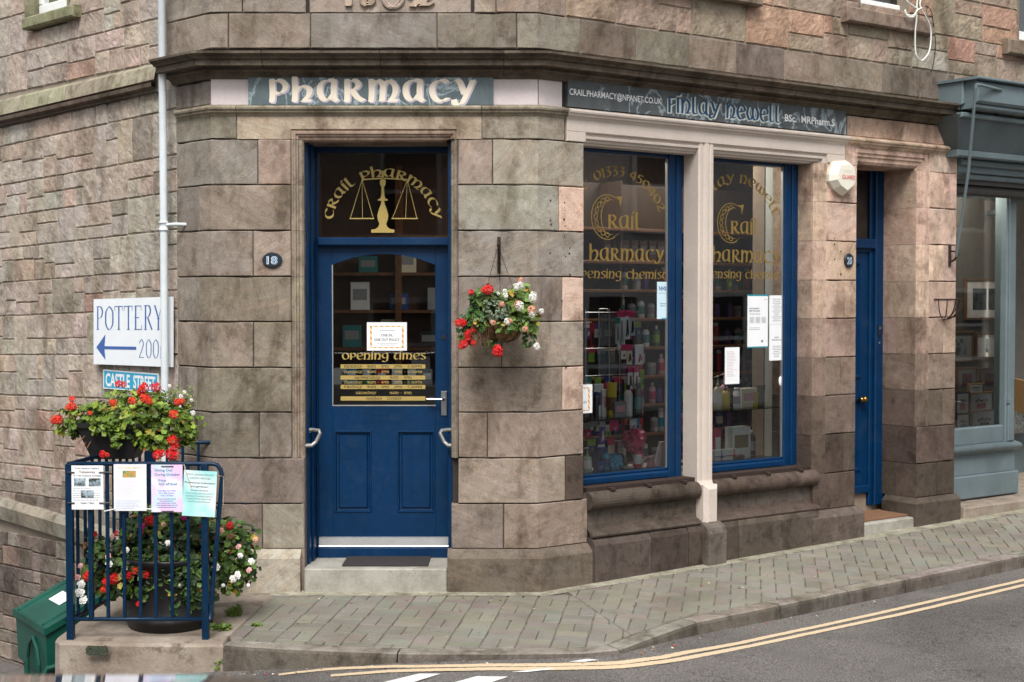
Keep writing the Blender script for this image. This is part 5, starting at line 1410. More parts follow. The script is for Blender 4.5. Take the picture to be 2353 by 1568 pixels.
# bath puff: crumpled ball of netting
def puff(c, r, mat, label, col):
    m = MB(); n_, k = 22, 14
    rows = []
    for i in range(k + 1):
        ph = math.pi * i / k; row = []
        for j in range(n_):
            th = 2 * math.pi * j / n_; v = Vector((math.sin(ph) * math.cos(th), math.sin(ph) * math.sin(th), math.cos(ph)))
            rr_ = r * (1 + .35 * noise.noise(v * 3.1 + Vector((col, 0, 0))) + .18 * noise.noise(v * 9)); row.append(Vector(c) + v * rr_ + Vector((0, 0, r)))
        rows.append(row)
    m.grid(rows, True); return tag(m.build('bath_puff', mat, None), label, 'bath sponge')
puff(put(1412, zb2), .062, KM('cyan'), 'crumpled bright blue bath puff on the lower glass shelf of the left window', 3)
pf_ = puff(put(1458, Rr.z(1040, 1458, DS)), .085, KM('pink'), 'crumpled pink bath puff hanging above the red can in the left window', 9)
B_('can', 'red and white deodorant can below the pink bath puff in the left window', 'can', put(1465, zb2), .19, .033, 'red', 'red', 'can', 'white')
B_('brush', 'dark shaving brush with cream bristles on the lower glass shelf', 'shaving brush', put(1436, zb2), .16, .024, 'black', 'cream', 'pump')
B_('tin', 'round dark lidded tin under the shaving brush', 'tin', put(1442, zb2, DS + .07), .035, .05, 'black', 'silver', 'jar')
for k, (px, c_) in enumerate(((1497, 'palepink'), (1523, 'white'))):
    t = thing('perfume_bag', ('pink striped cone-shaped gift bag on the window bed' if k == 0 else 'white and grey patterned gift bag at the right end of the window bed'), 'gift bag', tuple(put(px, .665)))
    m = MB(); m.lathe(tuple(put(px, .665)), [(.055 + .03 * k, 0), (.05 + .03 * k, .01), (.02 + .01 * k, .11 + .1 * k), (.028, .13 + .1 * k)], 10); m.build('bag', KM(c_), t)
    m = MB(); m.lathe(tuple(put(px, .665)), [(.053 + .03 * k, .03), (.045 + .028 * k, .045)], 10, cap=False); m.build('ribbon', KM('grey' if k else 'pink'), t)
# hanging card packs: pink header, clear or white card below
def pack(px, pyt, pyb, w_, head, body, item, lab, d=-.40):
    u = Rr.u(px, d); zt, zb_ = Rr.z(pyt, px, d), Rr.z(pyb, px, d)
    t = thing('hanging_pack', lab, 'packet', tuple(Rr.P(u, zb_, d)))
    m = MB(); m.box(Rr, u - w_ / 2, u + w_ / 2, zb_, zt - .045, d - .006, d, .001); m.build('card', KM(body), t)
    m = MB(); m.box(Rr, u - w_ / 2 - .002, u + w_ / 2 + .002, zt - .045, zt, d - .007, d + .001); m.tube([Rr.P(u, zt - .01, d - .08), Rr.P(u, zt - .01, d + .02)], .003, 6); m.build('header', KM(head), t)
    m = MB(); m.tube([Rr.P(u - w_ * .1, zb_ + .02, d + .004), Rr.P(u + w_ * .05, zt - .07, d + .004)], .006, 6); m.tube([Rr.P(u + w_ * .2, zb_ + .03, d + .004), Rr.P(u + w_ * .08, zt - .08, d + .004)], .004, 6); m.build('item', KM(item), t)
pk_ = [(1428, 715, 800, .07, 'pink', 'white', 'grey', 'pink-topped pack of tweezers, leftmost of the top row on the acrylic rack'), (1441, 713, 780, .06, 'pink', 'white', 'black', 'pink-topped pack with a dark tool, middle of the top row on the acrylic rack'),
       (1453, 716, 772, .055, 'pink', 'silver', 'black', 'pink-topped pack of scissors at the right end of the top row'), (1434, 792, 826, .05, 'pink', 'white', 'red', 'short pink-topped white pack, left of the second row'),
       (1447, 792, 838, .055, 'pink', 'cream', 'brown', 'pink-topped cream pack with an emery board in the second row'), (1470, 792, 838, .08, 'white', 'white', 'red', 'lumpy white bag with a small red label hanging at the right'),
       (1449, 842, 895, .045, 'pink', 'white', 'brown', 'narrow pink-topped pack of brown pencils, left of the third row'), (1463, 842, 893, .045, 'pink', 'white', 'brown', 'narrow pink-topped pack of brown pencils, right of the third row'),
       (1452, 896, 925, .04, 'pink', 'grey', 'black', 'short pink-topped pack just above the black shampoo bottles'), (1474, 896, 952, .04, 'pink', 'palepink', 'pink', 'pale pink slim pack at the right of the black shampoo bottle'),
       (1474, 1040, 1075, .05, 'pink', 'white', 'black', 'pink-topped razor pack to the right of the red can'), (1456, 963, 985, .06, 'white', 'silver', 'grey', 'small clear pack hanging under the upper glass shelf'),
       (1466, 960, 985, .025, 'cyan', 'cyan', 'blue', 'narrow turquoise pack under the upper glass shelf'), (1412, 965, 990, .08, 'pink', 'pink', 'palepink', 'magenta pack hanging under the yellow tube'),
       (1385, 967, 1020, .05, 'silver', 'purple', 'white', 'purple spotted pack hanging under the upper glass shelf'), (1366, 967, 988, .06, 'grey', 'silver', 'black', 'grey pack with a black tool hanging under the window notice'),
       (1420, 730, 790, .04, 'teal', 'silver', 'grey', 'teal-topped silver pack left of the pink-topped tweezers'), (1361, 742, 800, .03, 'red', 'red', 'black', 'dark red strip hanging at the far left of the acrylic rack'),
       (1477, 850, 892, .03, 'lime', 'lime', 'green', 'bright green slim pack right of the brown pencil packs')]
for a in pk_: pack(*a)
cols_ = ['white', 'pink', 'teal', 'purple', 'silver', 'lime', 'black', 'cream', 'blue', 'palepink']
for r_, (y0, y1) in enumerate(((742, 776), (800, 832), (866, 900), (905, 935), (975, 1002), (1010, 1040))):
    for k in range(6):
        h_, b_ = cols_[(k * 3 + r_) % 10], cols_[(k * 7 + r_ * 2 + 3) % 10]; x_ = 1352 + k * 23 + (r_ % 2) * 8
        if x_ > 1484: continue
        lab = '%s card pack with %s header, %s row behind the left window display' % (b_.replace('palepink', 'pale pink'), h_.replace('palepink', 'pale pink'), ['top', 'second', 'third', 'fourth', 'fifth', 'bottom'][r_])
        pack(x_, y0 + rnd(-3, 3), y1 + rnd(-3, 5), rnd(.05, .075), h_, b_, cols_[(k + r_ * 5) % 10], lab, d=-.58)
t = thing('display_rack', 'clear acrylic and wire hanging rack with rows of empty hooks in the left shop window', 'display rack', tuple(Rr.P(.9, 1.2, -.5)))
q = NM('dull_acrylic'); q.base(C3(120, 128, 134), .25); q.set(q.b, 'Alpha', .45); M_acr = q.m
ra, rb = Rr.u(1375, -.5), Rr.u(1426, -.5); m = MB()
for y0, y1 in ((722, 795), (806, 860)): m.box(Rr, ra, rb, Rr.z(y1, 1400, -.5), Rr.z(y0, 1400, -.5), -.50, -.495)
m.build('panel', M_acr, t)
m = MB()
for y in (718, 800, 862):
    zz_ = Rr.z(y, 1400, -.46); m.tube([Rr.P(Rr.u(1345, -.46), zz_, -.46), Rr.P(Rr.u(1468, -.46), zz_, -.46)], .0035, 6)
for px in (1346, 1376, 1400, 1424): m.tube([Rr.P(Rr.u(px, -.47), Rr.z(710, px, -.47), -.47), Rr.P(Rr.u(px, -.47), za, -.47)], .0035, 6)
m.tube([Rr.P(Rr.u(1376, -.46), Rr.z(718, 1376, -.46), -.46), Rr.P(Rr.u(1377, -.46), Rr.z(710, 1376, -.46), -.46), Rr.P(Rr.u(1396, -.46), Rr.z(710, 1396, -.46), -.46), Rr.P(Rr.u(1397, -.46), Rr.z(718, 1396, -.46), -.46)], .004, 6)
m.build('frame', M_steel, t)
# right window goods
B_('bottle', 'cream lotion pump bottle at the left of the upper glass shelf, right window', 'bottle', put(1650, zc2), .26, .034, 'cream', 'cream', 'pump', 'white')
B_('bottle', 'pale pink lotion pump bottle behind the yellow hand wash', 'bottle', put(1664, zc2, DS - .08), .27, .034, 'palepink', 'palepink', 'pump', 'cream')
B_('bottle', 'yellow hand wash bottle with a black pump in the right window', 'bottle', put(1668, zc2), .21, .036, 'amber', 'black', 'pump', 'yellow')
B_('bottle', 'white cylinder beside the cream towel roll on the upper glass shelf', 'bottle', put(1694, zc2), .16, .028, 'white', 'white', 'can', 'grey')
carton('gift_set', 'cream rolled towel gift box with flower print on the upper glass shelf', 'gift set', put(1715, zc2, DS - .04), .17, .08, .15, 'cream', 'palepink')
B_('tube', 'yellow hand cream tube standing on its cap in the right window', 'tube', put(1735, zc2), .12, .032, 'amber', 'yellow', 'tube')
B_('tube', 'olive grey cream tube at the right end of the upper glass shelf', 'tube', put(1749, zc2, DS - .03), .17, .034, 'olive', 'olive', 'tube')
carton('gift_box', 'tall white gift box with flowers and a brown label on the lower glass shelf', 'gift box', put(1697, zd2, DS - .06), .20, .08, .25, 'white', 'gold')
for px, c_, dd_, lab in ((1652, 'purple', DS + .05, 'white box tied with dark ribbon at the left of the lower glass shelf'), (1681, 'red', DS + .05, 'white box tied with red ribbon in front of the tall gift box')):
    t = carton('gift_box', lab, 'gift box', put(px, zd2, dd_), .135, .07, .095, 'white', 'white')
    c = put(px, zd2, dd_); m = MB(); rot = math.radians(35.8); fr = Face(c.x, c.y, math.cos(rot), math.sin(rot), math.sin(rot), -math.cos(rot))
    m.box(fr, -.069, .069, c.z + .045, c.z + .052, .034, .038); m.box(fr, -.004, .004, c.z, c.z + .096, .034, .038); m.lathe((c.x + fr.N.x * .04, c.y + fr.N.y * .04, c.z + .035), [(.001, 0), (.016, .006), (.012, .02), (.001, .026)], 8); m.build('ribbon', KM(c_), t)
carton('gift_box', 'upright pink and white box at the left edge of the right window', 'gift box', put(1646, zd2, DS - .07), .07, .05, .24, 'pink', 'white')
B_('bottle', 'dark brown bottle with silver cap standing at the back of the right window', 'bottle', put(1728, zd2, DS - .16), .2, .036, 'black', 'silver', 'round', 'grey')
t = thing('wicker_basket', 'low brown wicker basket under the gift boxes in the right window', 'basket', tuple(put(1665, .665)))
m = MB(); m.lathe(tuple(put(1668, .667)), [(.14, 0), (.15, .03), (.145, .07), (.155, .075), (.15, .085), (.13, .08), (.13, .01)], 28, sy=.5); q = NM('woven_wicker'); wv = q.new('TexWave', Scale=40.0, Distortion=3.0); q.set(wv, 'Vector', q.P())
q.base(q.mix(q.ramp(wv.outputs['Fac'], .3, .7), C3(92, 68, 44), C3(156, 124, 84)), .8); q.bump(wv.outputs['Fac'], .8, .01); m.build('basket_body', q.m, t)
# dim fittings seen through the fanlight and the front door
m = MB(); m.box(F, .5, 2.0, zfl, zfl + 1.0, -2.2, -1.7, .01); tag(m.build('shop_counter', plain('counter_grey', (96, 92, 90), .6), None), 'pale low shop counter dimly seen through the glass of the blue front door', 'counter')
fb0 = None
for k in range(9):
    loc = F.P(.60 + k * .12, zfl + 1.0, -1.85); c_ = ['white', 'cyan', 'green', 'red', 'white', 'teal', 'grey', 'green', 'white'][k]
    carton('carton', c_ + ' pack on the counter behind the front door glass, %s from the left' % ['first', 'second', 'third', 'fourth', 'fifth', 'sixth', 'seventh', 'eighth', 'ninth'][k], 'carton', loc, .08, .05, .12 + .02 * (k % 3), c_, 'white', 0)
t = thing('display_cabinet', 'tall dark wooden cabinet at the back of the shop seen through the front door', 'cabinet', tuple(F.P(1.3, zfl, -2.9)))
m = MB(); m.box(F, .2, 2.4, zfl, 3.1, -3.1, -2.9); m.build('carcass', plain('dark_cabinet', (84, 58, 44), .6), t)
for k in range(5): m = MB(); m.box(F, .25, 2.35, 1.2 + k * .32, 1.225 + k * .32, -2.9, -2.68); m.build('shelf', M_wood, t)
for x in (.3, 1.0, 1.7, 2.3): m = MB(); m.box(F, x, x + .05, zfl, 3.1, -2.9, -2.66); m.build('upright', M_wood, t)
for k in range(16):
    c_ = ['white', 'blue', 'grey', 'red', 'teal', 'cream', 'black', 'purple'][k % 8]
    carton('carton', c_ + ' box on the ' + ['lowest', 'lower', 'middle', 'upper'][k // 4] + ' cabinet shelf seen dimly through the front door', 'carton', F.P(.55 + (k % 4) * .33 + .07 * (k // 4), 1.226 + (k // 4) * .32, -2.78), .16, .06, .14 + .05 * (k % 3), c_, 'grey', 0)

# ================================================================ NOTICES
def paper(fr, px0, px1, py0, py1, d, name, label, cat='notice', tilt=0.0, th=.0015, body=None, corners=None):
    u0, z1 = fr.at(px0, py0, d); u1, z0 = fr.at(px1, py1, d)
    m = MB(); fl = Face(fr.P(u0, 0, 0).x, fr.P(u0, 0, 0).y, fr.U.x, fr.U.y, fr.N.x, fr.N.y)
    t = thing(name, label, cat, tuple(fr.P(u0, z0, d)))
    m.box(fl, 0, u1 - u0, z0, z1, d - th, d); m.build('sheet', body or M_card, t)
    return t, u0, u1, z0, z1
def lines(mb, fr, u0, u1, z0, z1, n, d, h=.35, seed_=1, align='l'):
    r = random.Random(seed_)
    for k in range(n):
        z = z1 - (z1 - z0) * (k + .5) / n; hh = (z1 - z0) / n * h; x = u0
        w_ = (u1 - u0) * r.uniform(.55, 1.0); x = u0 if align == 'l' else u0 + (u1 - u0 - w_) / 2; e = x + w_
        while x < e - .002:
            ww = min(e - x, (u1 - u0) * r.uniform(.04, .14)); quad(mb, fr, x, x + ww * .82, z - hh / 2, z + hh / 2, d); x += ww
GP = DL - .012
t, u0, u1, z0, z1 = paper(F, 843, 935, 741, 806, GP, 'notice', 'landscape notice reading ONE IN, ONE OUT POLICY on the front door glass')
W_, H_ = u1 - u0, z1 - z0; m = MB()
for a, b, c, d in ((.08, .92, .84, .875), (.08, .92, .09, .125)): quad(m, F, u0 + W_ * a, u0 + W_ * b, z0 + H_ * c, z0 + H_ * d, GP + .0004)
for a, b in ((.08, .125), (.875, .92)): quad(m, F, u0 + W_ * a, u0 + W_ * b, z0 + H_ * .126, z0 + H_ * .839, GP + .0004)
q = NM('striped_orange_border'); wv = q.new('TexWave', Scale=16.0, _bands_direction='DIAGONAL'); q.set(wv, 'Vector', q.P()); q.base(q.mix(q.ramp(wv.outputs['Fac'], .45, .55), C3(240, 214, 160), C3(206, 140, 84)), .6); M_stripe = q.m
m.build('border', M_stripe, t)
m = MB(); txt(m, 'ONE IN,', F, u0 + W_ * .5, z0 + H_ * .50, H_ * .095, GP + .0004, align='c', wd=W_ * .29, bold=.01); txt(m, 'ONE OUT POLICY', F, u0 + W_ * .5, z0 + H_ * .34, H_ * .095, GP + .0004, align='c', wd=W_ * .64, bold=.01)
m.build('print', M_text, t)
m = MB(); lines(m, F, u0 + W_ * .32, u0 + W_ * .7, z0 + H_ * .68, z0 + H_ * .74, 1, GP + .0004, .35, 2, 'c'); lines(m, F, u0 + W_ * .24, u0 + W_ * .78, z0 + H_ * .17, z0 + H_ * .27, 2, GP + .0004, .3, 2, 'c'); m.build('small_print', M_grytext, t)
GW = WD - .026
t, u0, u1, z0, z1 = paper(Rr, 1300, 1361, 886, 949, GW, 'notice', 'white notice with striped orange border, half hidden by the stone at the left window edge')
W_, H_ = u1 - u0, z1 - z0; m = MB()
for a, b, c, d in ((.1, .9, .86, .9), (.1, .9, .08, .12)): quad(m, Rr, u0 + W_ * a, u0 + W_ * b, z0 + H_ * c, z0 + H_ * d, GW + .0004)
quad(m, Rr, u0 + W_ * .84, u0 + W_ * .9, z0 + H_ * .12, z0 + H_ * .86, GW + .0004); m.build('border', M_stripe, t)
m = MB(); txt(m, 'ONE IN,', Rr, u0 + W_ * .42, z0 + H_ * .50, H_ * .095, GW + .0004, align='c', wd=W_ * .35); txt(m, 'ONE OUT POLICY', Rr, u0 + W_ * .8, z0 + H_ * .34, H_ * .095, GW + .0004, align='r', wd=W_ * .66, bold=.01); m.build('print', M_text, t)
t, u0, u1, z0, z1 = paper(Rr, 1510, 1536, 648, 733, GW, 'poster', 'narrow pale blue poster headed NHS at the right edge of the left shop window', 'poster', body=plain('pale_blue_card', (206, 230, 240), .55, var=.02))
W_, H_ = u1 - u0, z1 - z0; m = MB(); txt(m, 'NHS', Rr, u0 + W_ * .16, z0 + H_ * .77, H_ * .11, GW + .0004, wd=W_ * .62, bold=.03); txt(m, 'Community', Rr, u0 + W_ * .5, z0 + H_ * .40, H_ * .035, GW + .0004, wd=W_ * .5, align='c', bold=.02); txt(m, 'Pharmacy', Rr, u0 + W_ * .5, z0 + H_ * .34, H_ * .035, GW + .0004, wd=W_ * .45, align='c', bold=.02)
txt(m, 'SCOTLAND', Rr, u0 + W_ * .16, z0 + H_ * .68, H_ * .03, GW + .0004, wd=W_ * .6); m.build('print', plain('dark_blue_print', (20, 84, 150), .6), t)
m = MB(); quad(m, Rr, u0 + W_ * .4, u1, z0, z0 + H_ * .03, GW + .0004); m.build('blue_strip', plain('cyan_print', (70, 180, 214), .6), t)
t, u0, u1, z0, z1 = paper(Rr, 1718, 1764, 677, 799, GW, 'poster', 'tall white poster with teal bands headed NHS PHARMACY FIRST SCOTLAND', 'poster')
W_, H_ = u1 - u0, z1 - z0; m = MB(); M_teal = plain('teal_band_print', (20, 136, 152), .6)
quad(m, Rr, u0, u1, z1 - H_ * .03, z1, GW + .0004); quad(m, Rr, u0, u1, z0, z0 + H_ * .025, GW + .0004); m.build('band', M_teal, t)
m = MB(); txt(m, 'NHS PHARMACY', Rr, u0 + W_ * .09, z0 + H_ * .725, H_ * .026, GW + .0004, wd=W_ * .5, bold=.03); txt(m, 'FIRST SCOTLAND', Rr, u0 + W_ * .09, z0 + H_ * .68, H_ * .026, GW + .0004, wd=W_ * .52, bold=.03); txt(m, 'NHS', Rr, u0 + W_ * .92, z0 + H_ * .9, H_ * .02, GW + .0004, align='r'); m.poly([Rr.P(u0 + W_ * .66, z0 + H_ * .14, GW + .0004), Rr.P(u0 + W_ * .72, z0 + H_ * .085, GW + .0004), Rr.P(u0 + W_ * .78, z0 + H_ * .14, GW + .0004)]); m.build('print', plain('dark_teal_print', (24, 82, 100), .6), t)
m = MB()
for k in range(3): quad(m, Rr, u0 + W_ * (.1 + .29 * k), u0 + W_ * (.33 + .29 * k), z0 + H_ * .46, z0 + H_ * .58, GW + .0003)
m.build('picture_box', plain('pale_grey_print', (206, 210, 212), .6), t)
m = MB(); lines(m, Rr, u0 + W_ * .09, u0 + W_ * .9, z0 + H_ * .61, z0 + H_ * .66, 2, GW + .0004, .3, 3); lines(m, Rr, u0 + W_ * .09, u0 + W_ * .9, z0 + H_ * .33, z0 + H_ * .39, 2, GW + .0004, .3, 4)
for k in range(3): m.lathe(tuple(Rr.P(u0 + W_ * (.2 + .29 * k), z0 + H_ * .52, GW + .0006)), [(.001, 0), (.008, .001), (.001, .002)], 8)
m.build('small_print', M_grytext, t)
for (x0, x1, y0, y1, lab, sd_, nn, wtx) in ((1768, 1800, 679, 745, 'upper of the two grey-printed sheets stacked at the right edge of the right window', 5, 12, None), (1768, 1800, 746, 828, 'lower of the two grey-printed sheets, reading URGENT PRESCRIPTIONS', 6, 12, ('URGENT', 'PRESCRIPTIONS'))):
    t, u0, u1, z0, z1 = paper(Rr, x0, x1, y0, y1, GW, 'notice', lab)
    W_, H_ = u1 - u0, z1 - z0; m = MB(); lines(m, Rr, u0 + W_ * .2, u0 + W_ * .85, z0 + H_ * .08, z0 + H_ * (.9 if not wtx else .42), nn if not wtx else 7, GW + .0004, .35, sd_, 'c')
    if wtx:
        txt(m, wtx[0], Rr, u0 + W_ * .52, z0 + H_ * .62, H_ * .04, GW + .0004, align='c', bold=.03, wd=W_ * .34); txt(m, wtx[1], Rr, u0 + W_ * .52, z0 + H_ * .55, H_ * .04, GW + .0004, align='c', bold=.03, wd=W_ * .68)
    m.build('print', M_grytext, t)
t, u0, u1, z0, z1 = paper(Rr, 1666, 1699, 799, 882, GW, 'notice', 'plain white sheet of small type, lowest notice in the right shop window')
W_, H_ = u1 - u0, z1 - z0; m = MB(); lines(m, Rr, u0 + W_ * .14, u0 + W_ * .85, z0 + H_ * .2, z0 + H_ * .9, 17, GW + .0004, .3, 8); m.build('print', plain('faint_pink_print', (196, 168, 176), .7), t)
m = MB(); c = Rr.P(Rr.u(1797, GW), Rr.z(876, 1797, GW), GW - .006)
m.smooth = True; m.grid([[c + Rr.N * h + (Rr.U * math.cos(t_) * r + Vector((0, 0, 1)) * math.sin(t_) * r * 1.5) for t_ in [2 * math.pi * k / 20 for k in range(20)]] for r, h in ((.028, 0), (.026, .005), (.001, .006))], True)
tag(m.build('window_sticker', M_white, None), 'small white oval disc stuck inside the glass of the right shop window', 'sticker')
# ================================================================ THINGS ON THE WALLS
def ellipse_plate(fr, px, py, rx, rz, label, num, d0=.003):
    u, z = fr.at(px, py, .01); t = thing('number_plate', label, 'number plate', tuple(fr.P(u, z, d0))); t2 = []
    m = MB(); n_ = 32
    rings = [[fr.P(u + rx * k * math.cos(a), z + rz * k * math.sin(a), d) for a in [2 * math.pi * i / n_ for i in range(n_)]] for k, d in ((1, d0), (1, .012), (.92, .016), (.001, .017))]
    m.grid(rings, True); m.build('plate', plain('dark_slate_plate', (34, 44, 54), .35), t)
    for nm, mt, b_, dz_ in (('number_outline', M_white, .03, .0175), ('number', plain('blue_number', (60, 130, 176), .4), -.012, .0185)):
        m = MB(); txt(m, num, fr, u, z - rz * .5, rz * 1.0, dz_, align='c', bold=b_, wd=rx * (1.1 if b_ > 0 else 1.03)); m.build(nm, mt, t)
ellipse_plate(F, 625.5, 598, .066, .051, 'dark oval plate with the number 18 left of the blue front door', '18')
ellipse_plate(Rr, 1951, 599, .052, .056, 'dark rounded plate with the number 20 on the stone beside the narrow blue door', '20')
# alarm box
t = thing('alarm_box', 'off-white eight-sided alarm bell box marked GUARD in red above plate 20', 'alarm', tuple(Rr.P(*Rr.at(1937, 405, 0), 0)))
pts = [(1925, 373), (1952, 371), (1965, 380), (1969, 412), (1963, 432), (1945, 447), (1926, 432), (1916, 415), (1916, 400)]
P0 = [Rr.at(x, y, .07) for x, y in pts]; cc = (sum(p[0] for p in P0) / 9, sum(p[1] for p in P0) / 9)
def rg(k, d): return [Rr.P(cc[0] + (p[0] - cc[0]) * k, cc[1] + (p[1] - cc[1]) * k, d) for p in P0]
m = MB(); ids = m.grid([rg(1.05, 0), rg(1.08, .03), rg(.78, .085), rg(.0, .088)], True); m.build('cover', plain('aged_white_plastic', (232, 228, 212), .4, var=.04), t)
m = MB(); txt(m, 'GUARD', Rr, cc[0] - .055, cc[1] - .018, .034, .0895, wd=.15, bold=.01); m.build('red_lettering', plain('red_print', (214, 70, 84), .5), t)
m = MB(); txt(m, 'ELECTRIC', Rr, cc[0] - .045, cc[1] + .035, .02, .089, wd=.115); m.build('faded_lettering', plain('faded_pink_print', (226, 206, 200), .5), t)
# bracket and hanging basket are in the plant section
# wire basket and awning lever on the right-hand pillar
t = thing('wire_basket', 'rusty empty half-round wire planter basket fixed to the pillar by the picture shop', 'wire basket', tuple(Rr.P(*Rr.at(2180, 688, .0), 0)))
ub0, zb0_ = Rr.at(2150, 688, .0); r_ = .125; uc = ub0 + r_ - .02; m = MB()
m.tube([Rr.P(uc - r_, zb0_, .004), Rr.P(uc + r_, zb0_, .004)], .005, 6)
m.tube([Rr.P(uc + r_ * math.cos(a), zb0_, .004 + .17 * math.sin(a)) for a in [math.pi * k / 12 for k in range(13)]], .005, 6); m.build('rim', M_iron, t)
for k in range(7):
    a = math.pi * (k + .5) / 7; m = MB(); c_, s_ = math.cos(a), math.sin(a)
    m.tube([Rr.P(uc + r_ * c_ * math.cos(b), zb0_ - .17 * math.sin(b), .004 + .17 * s_ * math.cos(b)) for b in [math.pi / 2 * j / 8 for j in range(9)]], .0045, 6); m.build('rib', M_iron, t)
t = thing('awning_lever', 'long slanting blue-grey awning rod hooked to a bracket on the pillar', 'awning rod', tuple(Rr.P(4.3, 2.2, .1)))
pa = Rr.P(*Rr.at(2243, 195, .45), .45); pb = Rr.P(*Rr.at(2197, 590, .08), .08); pm2 = pa.lerp(pb, .5) + Vector((.02, 0, 0))
m = MB(); m.tube([Rr.P(*Rr.at(2300, 207, .36), .36), Rr.P(*Rr.at(2255, 196, .42), .42), pa, pa.lerp(pb, .02), pm2, pb], .013, 8); m.build('rod', M_grey, t)
m = MB(); ua, zA = Rr.at(2181, 585, .0); m.box(Rr, ua - .012, ua + .016, zA - .10, zA + .08, 0, .012, .003); m.tube([Rr.P(ua, zA - .06, .01), Rr.P(ua, zA - .05, .05), Rr.P(ua + .01, zA + .0, .085), pb], .010, 8); m.tube([Rr.P(ua, zA + .03, .01), Rr.P(ua, zA + .02, .07)], .008, 6)
m.build('bracket', M_iron, t)
# white cable tied up below the upper window
t = thing('cable_loop', 'white cable bundled and hanging in a long loop from the upper window ledge', 'cable', tuple(Rr.P(*Rr.at(2105, 30, .1), .1)))
def cp(px, py, d): return Rr.P(*Rr.at(px, py, d), d)
def spl(pts, n=8):
    out = []
    for i in range(len(pts) - 1):
        a, b, c, d = pts[max(i - 1, 0)], pts[i], pts[i + 1], pts[min(i + 2, len(pts) - 1)]
        for k in range(n): t_ = k / n; out.append(.5 * ((2 * b) + (-a + c) * t_ + (2 * a - 5 * b + 4 * c - d) * t_ ** 2 + (-a + 3 * b - 3 * c + d) * t_ ** 3))
    return out + [pts[-1]]
q = plain('white_cable', (226, 228, 220), .5); m = MB()
m.tube(spl([cp(2112, -30, .1), cp(2108, 0, .1), cp(2106, 25, .11), cp(2106, 45, .11), cp(2103, 75, .1), cp(2104, 120, .1), cp(2112, 137, .1), cp(2122, 137, .1), cp(2136, 115, .1), cp(2139, 70, .1), cp(2128, 40, .11), cp(2114, 12, .11), cp(2122, -20, .1)]), .006, 6)
m.build('long_loop', q, t); m = MB()
m.tube(spl([cp(2100, -30, .1), cp(2084, 0, .11), cp(2100, 15, .11), cp(2108, 22, .115), cp(2098, 36, .11), cp(2082, 33, .1), cp(2079, 24, .1)]), .007, 6); m.tube(spl([cp(2079, 22, .1), cp(2086, 38, .11), cp(2100, 38, .11), cp(2107, 25, .12), cp(2118, 18, .12)]), .007, 6); m.build('bundle', q, t)
m = MB(); m.tube(spl([cp(2125, 15, .09), cp(2138, 22, .09), cp(2144, 50, .09), cp(2150, 100, .02), cp(2146, 140, .02), cp(2140, 165, .02)]), .0035, 5)
tag(m.build('black_wire', M_black, None), 'thin black wire running down the rubble wall beside the white cable', 'wire')
# rain water pipe on the side street corner
t = thing('rainwater_pipe', 'white round downpipe running up the corner beside the POTTERY sign', 'downpipe', tuple(L.P(L.u(377, .12), .2, .12)))
pu = L.u(377.5, .10); P1 = L.P(pu, 0, .10); m = MB(); m.smooth = True; m.tube([(P1.x, P1.y, -.6), (P1.x, P1.y, 1.2), (P1.x, P1.y, 3.0), (P1.x - .012, P1.y, ZTOP)], .026, 16); m.build('pipe', M_pipe, t)
zc_ = 1.95 + (690 - 515) / FP * 9.5
m = MB(); m.smooth = True; m.lathe((P1.x, P1.y, zc_ - .04), [(.027, 0), (.033, .002), (.033, .012), (.029, .014), (.029, .05), (.033, .052), (.033, .062), (.027, .064)], 16); m.tube([(P1.x, P1.y, zc_), L.P(pu - .09, zc_ + .004, .07), L.P(pu - .12, zc_ + .004, -.02)], .011, 8); m.build('pipe_collar', M_pipe, t)
# POTTERY sign and street name plate
def wsign(pts, name, label, mat, th, d):
    P_ = [L.at(x, y, d) for x, y in pts]
    t = thing(name, label, 'sign', tuple(L.P(*P_[0], d)))
    m = MB(); a = [L.P(u, z, d) for u, z in P_]; b = [L.P(u, z, d - th) for u, z in P_]
    m.poly(a)
    for i in range(4): m.poly([a[i], a[(i + 1) % 4], b[(i + 1) % 4], b[i]])
    m.poly(b[::-1]); m.build('board', mat, t); return t, P_
ps = [(215, 684 + 3), (398, 682 - 4), (398, 843), (215, 838)]
t, P_ = wsign([(215, 688), (393, 682), (393, 844), (215, 837)], 'direction_sign', 'white board reading POTTERY 200m with a blue arrow pointing left', plain('white_sign_face', (236, 242, 246), .35, var=.03), .02, .05)
def bil(P4):
    (a, b, c, d) = P4    # tl tr br bl
    return lambda s, t_, dd_: L.P(*[(a[k] * (1 - s) + b[k] * s) * t_ + (d[k] * (1 - s) + c[k] * s) * (1 - t_) for k in (0, 1)], dd_)
bl = bil(P_); m = MB()
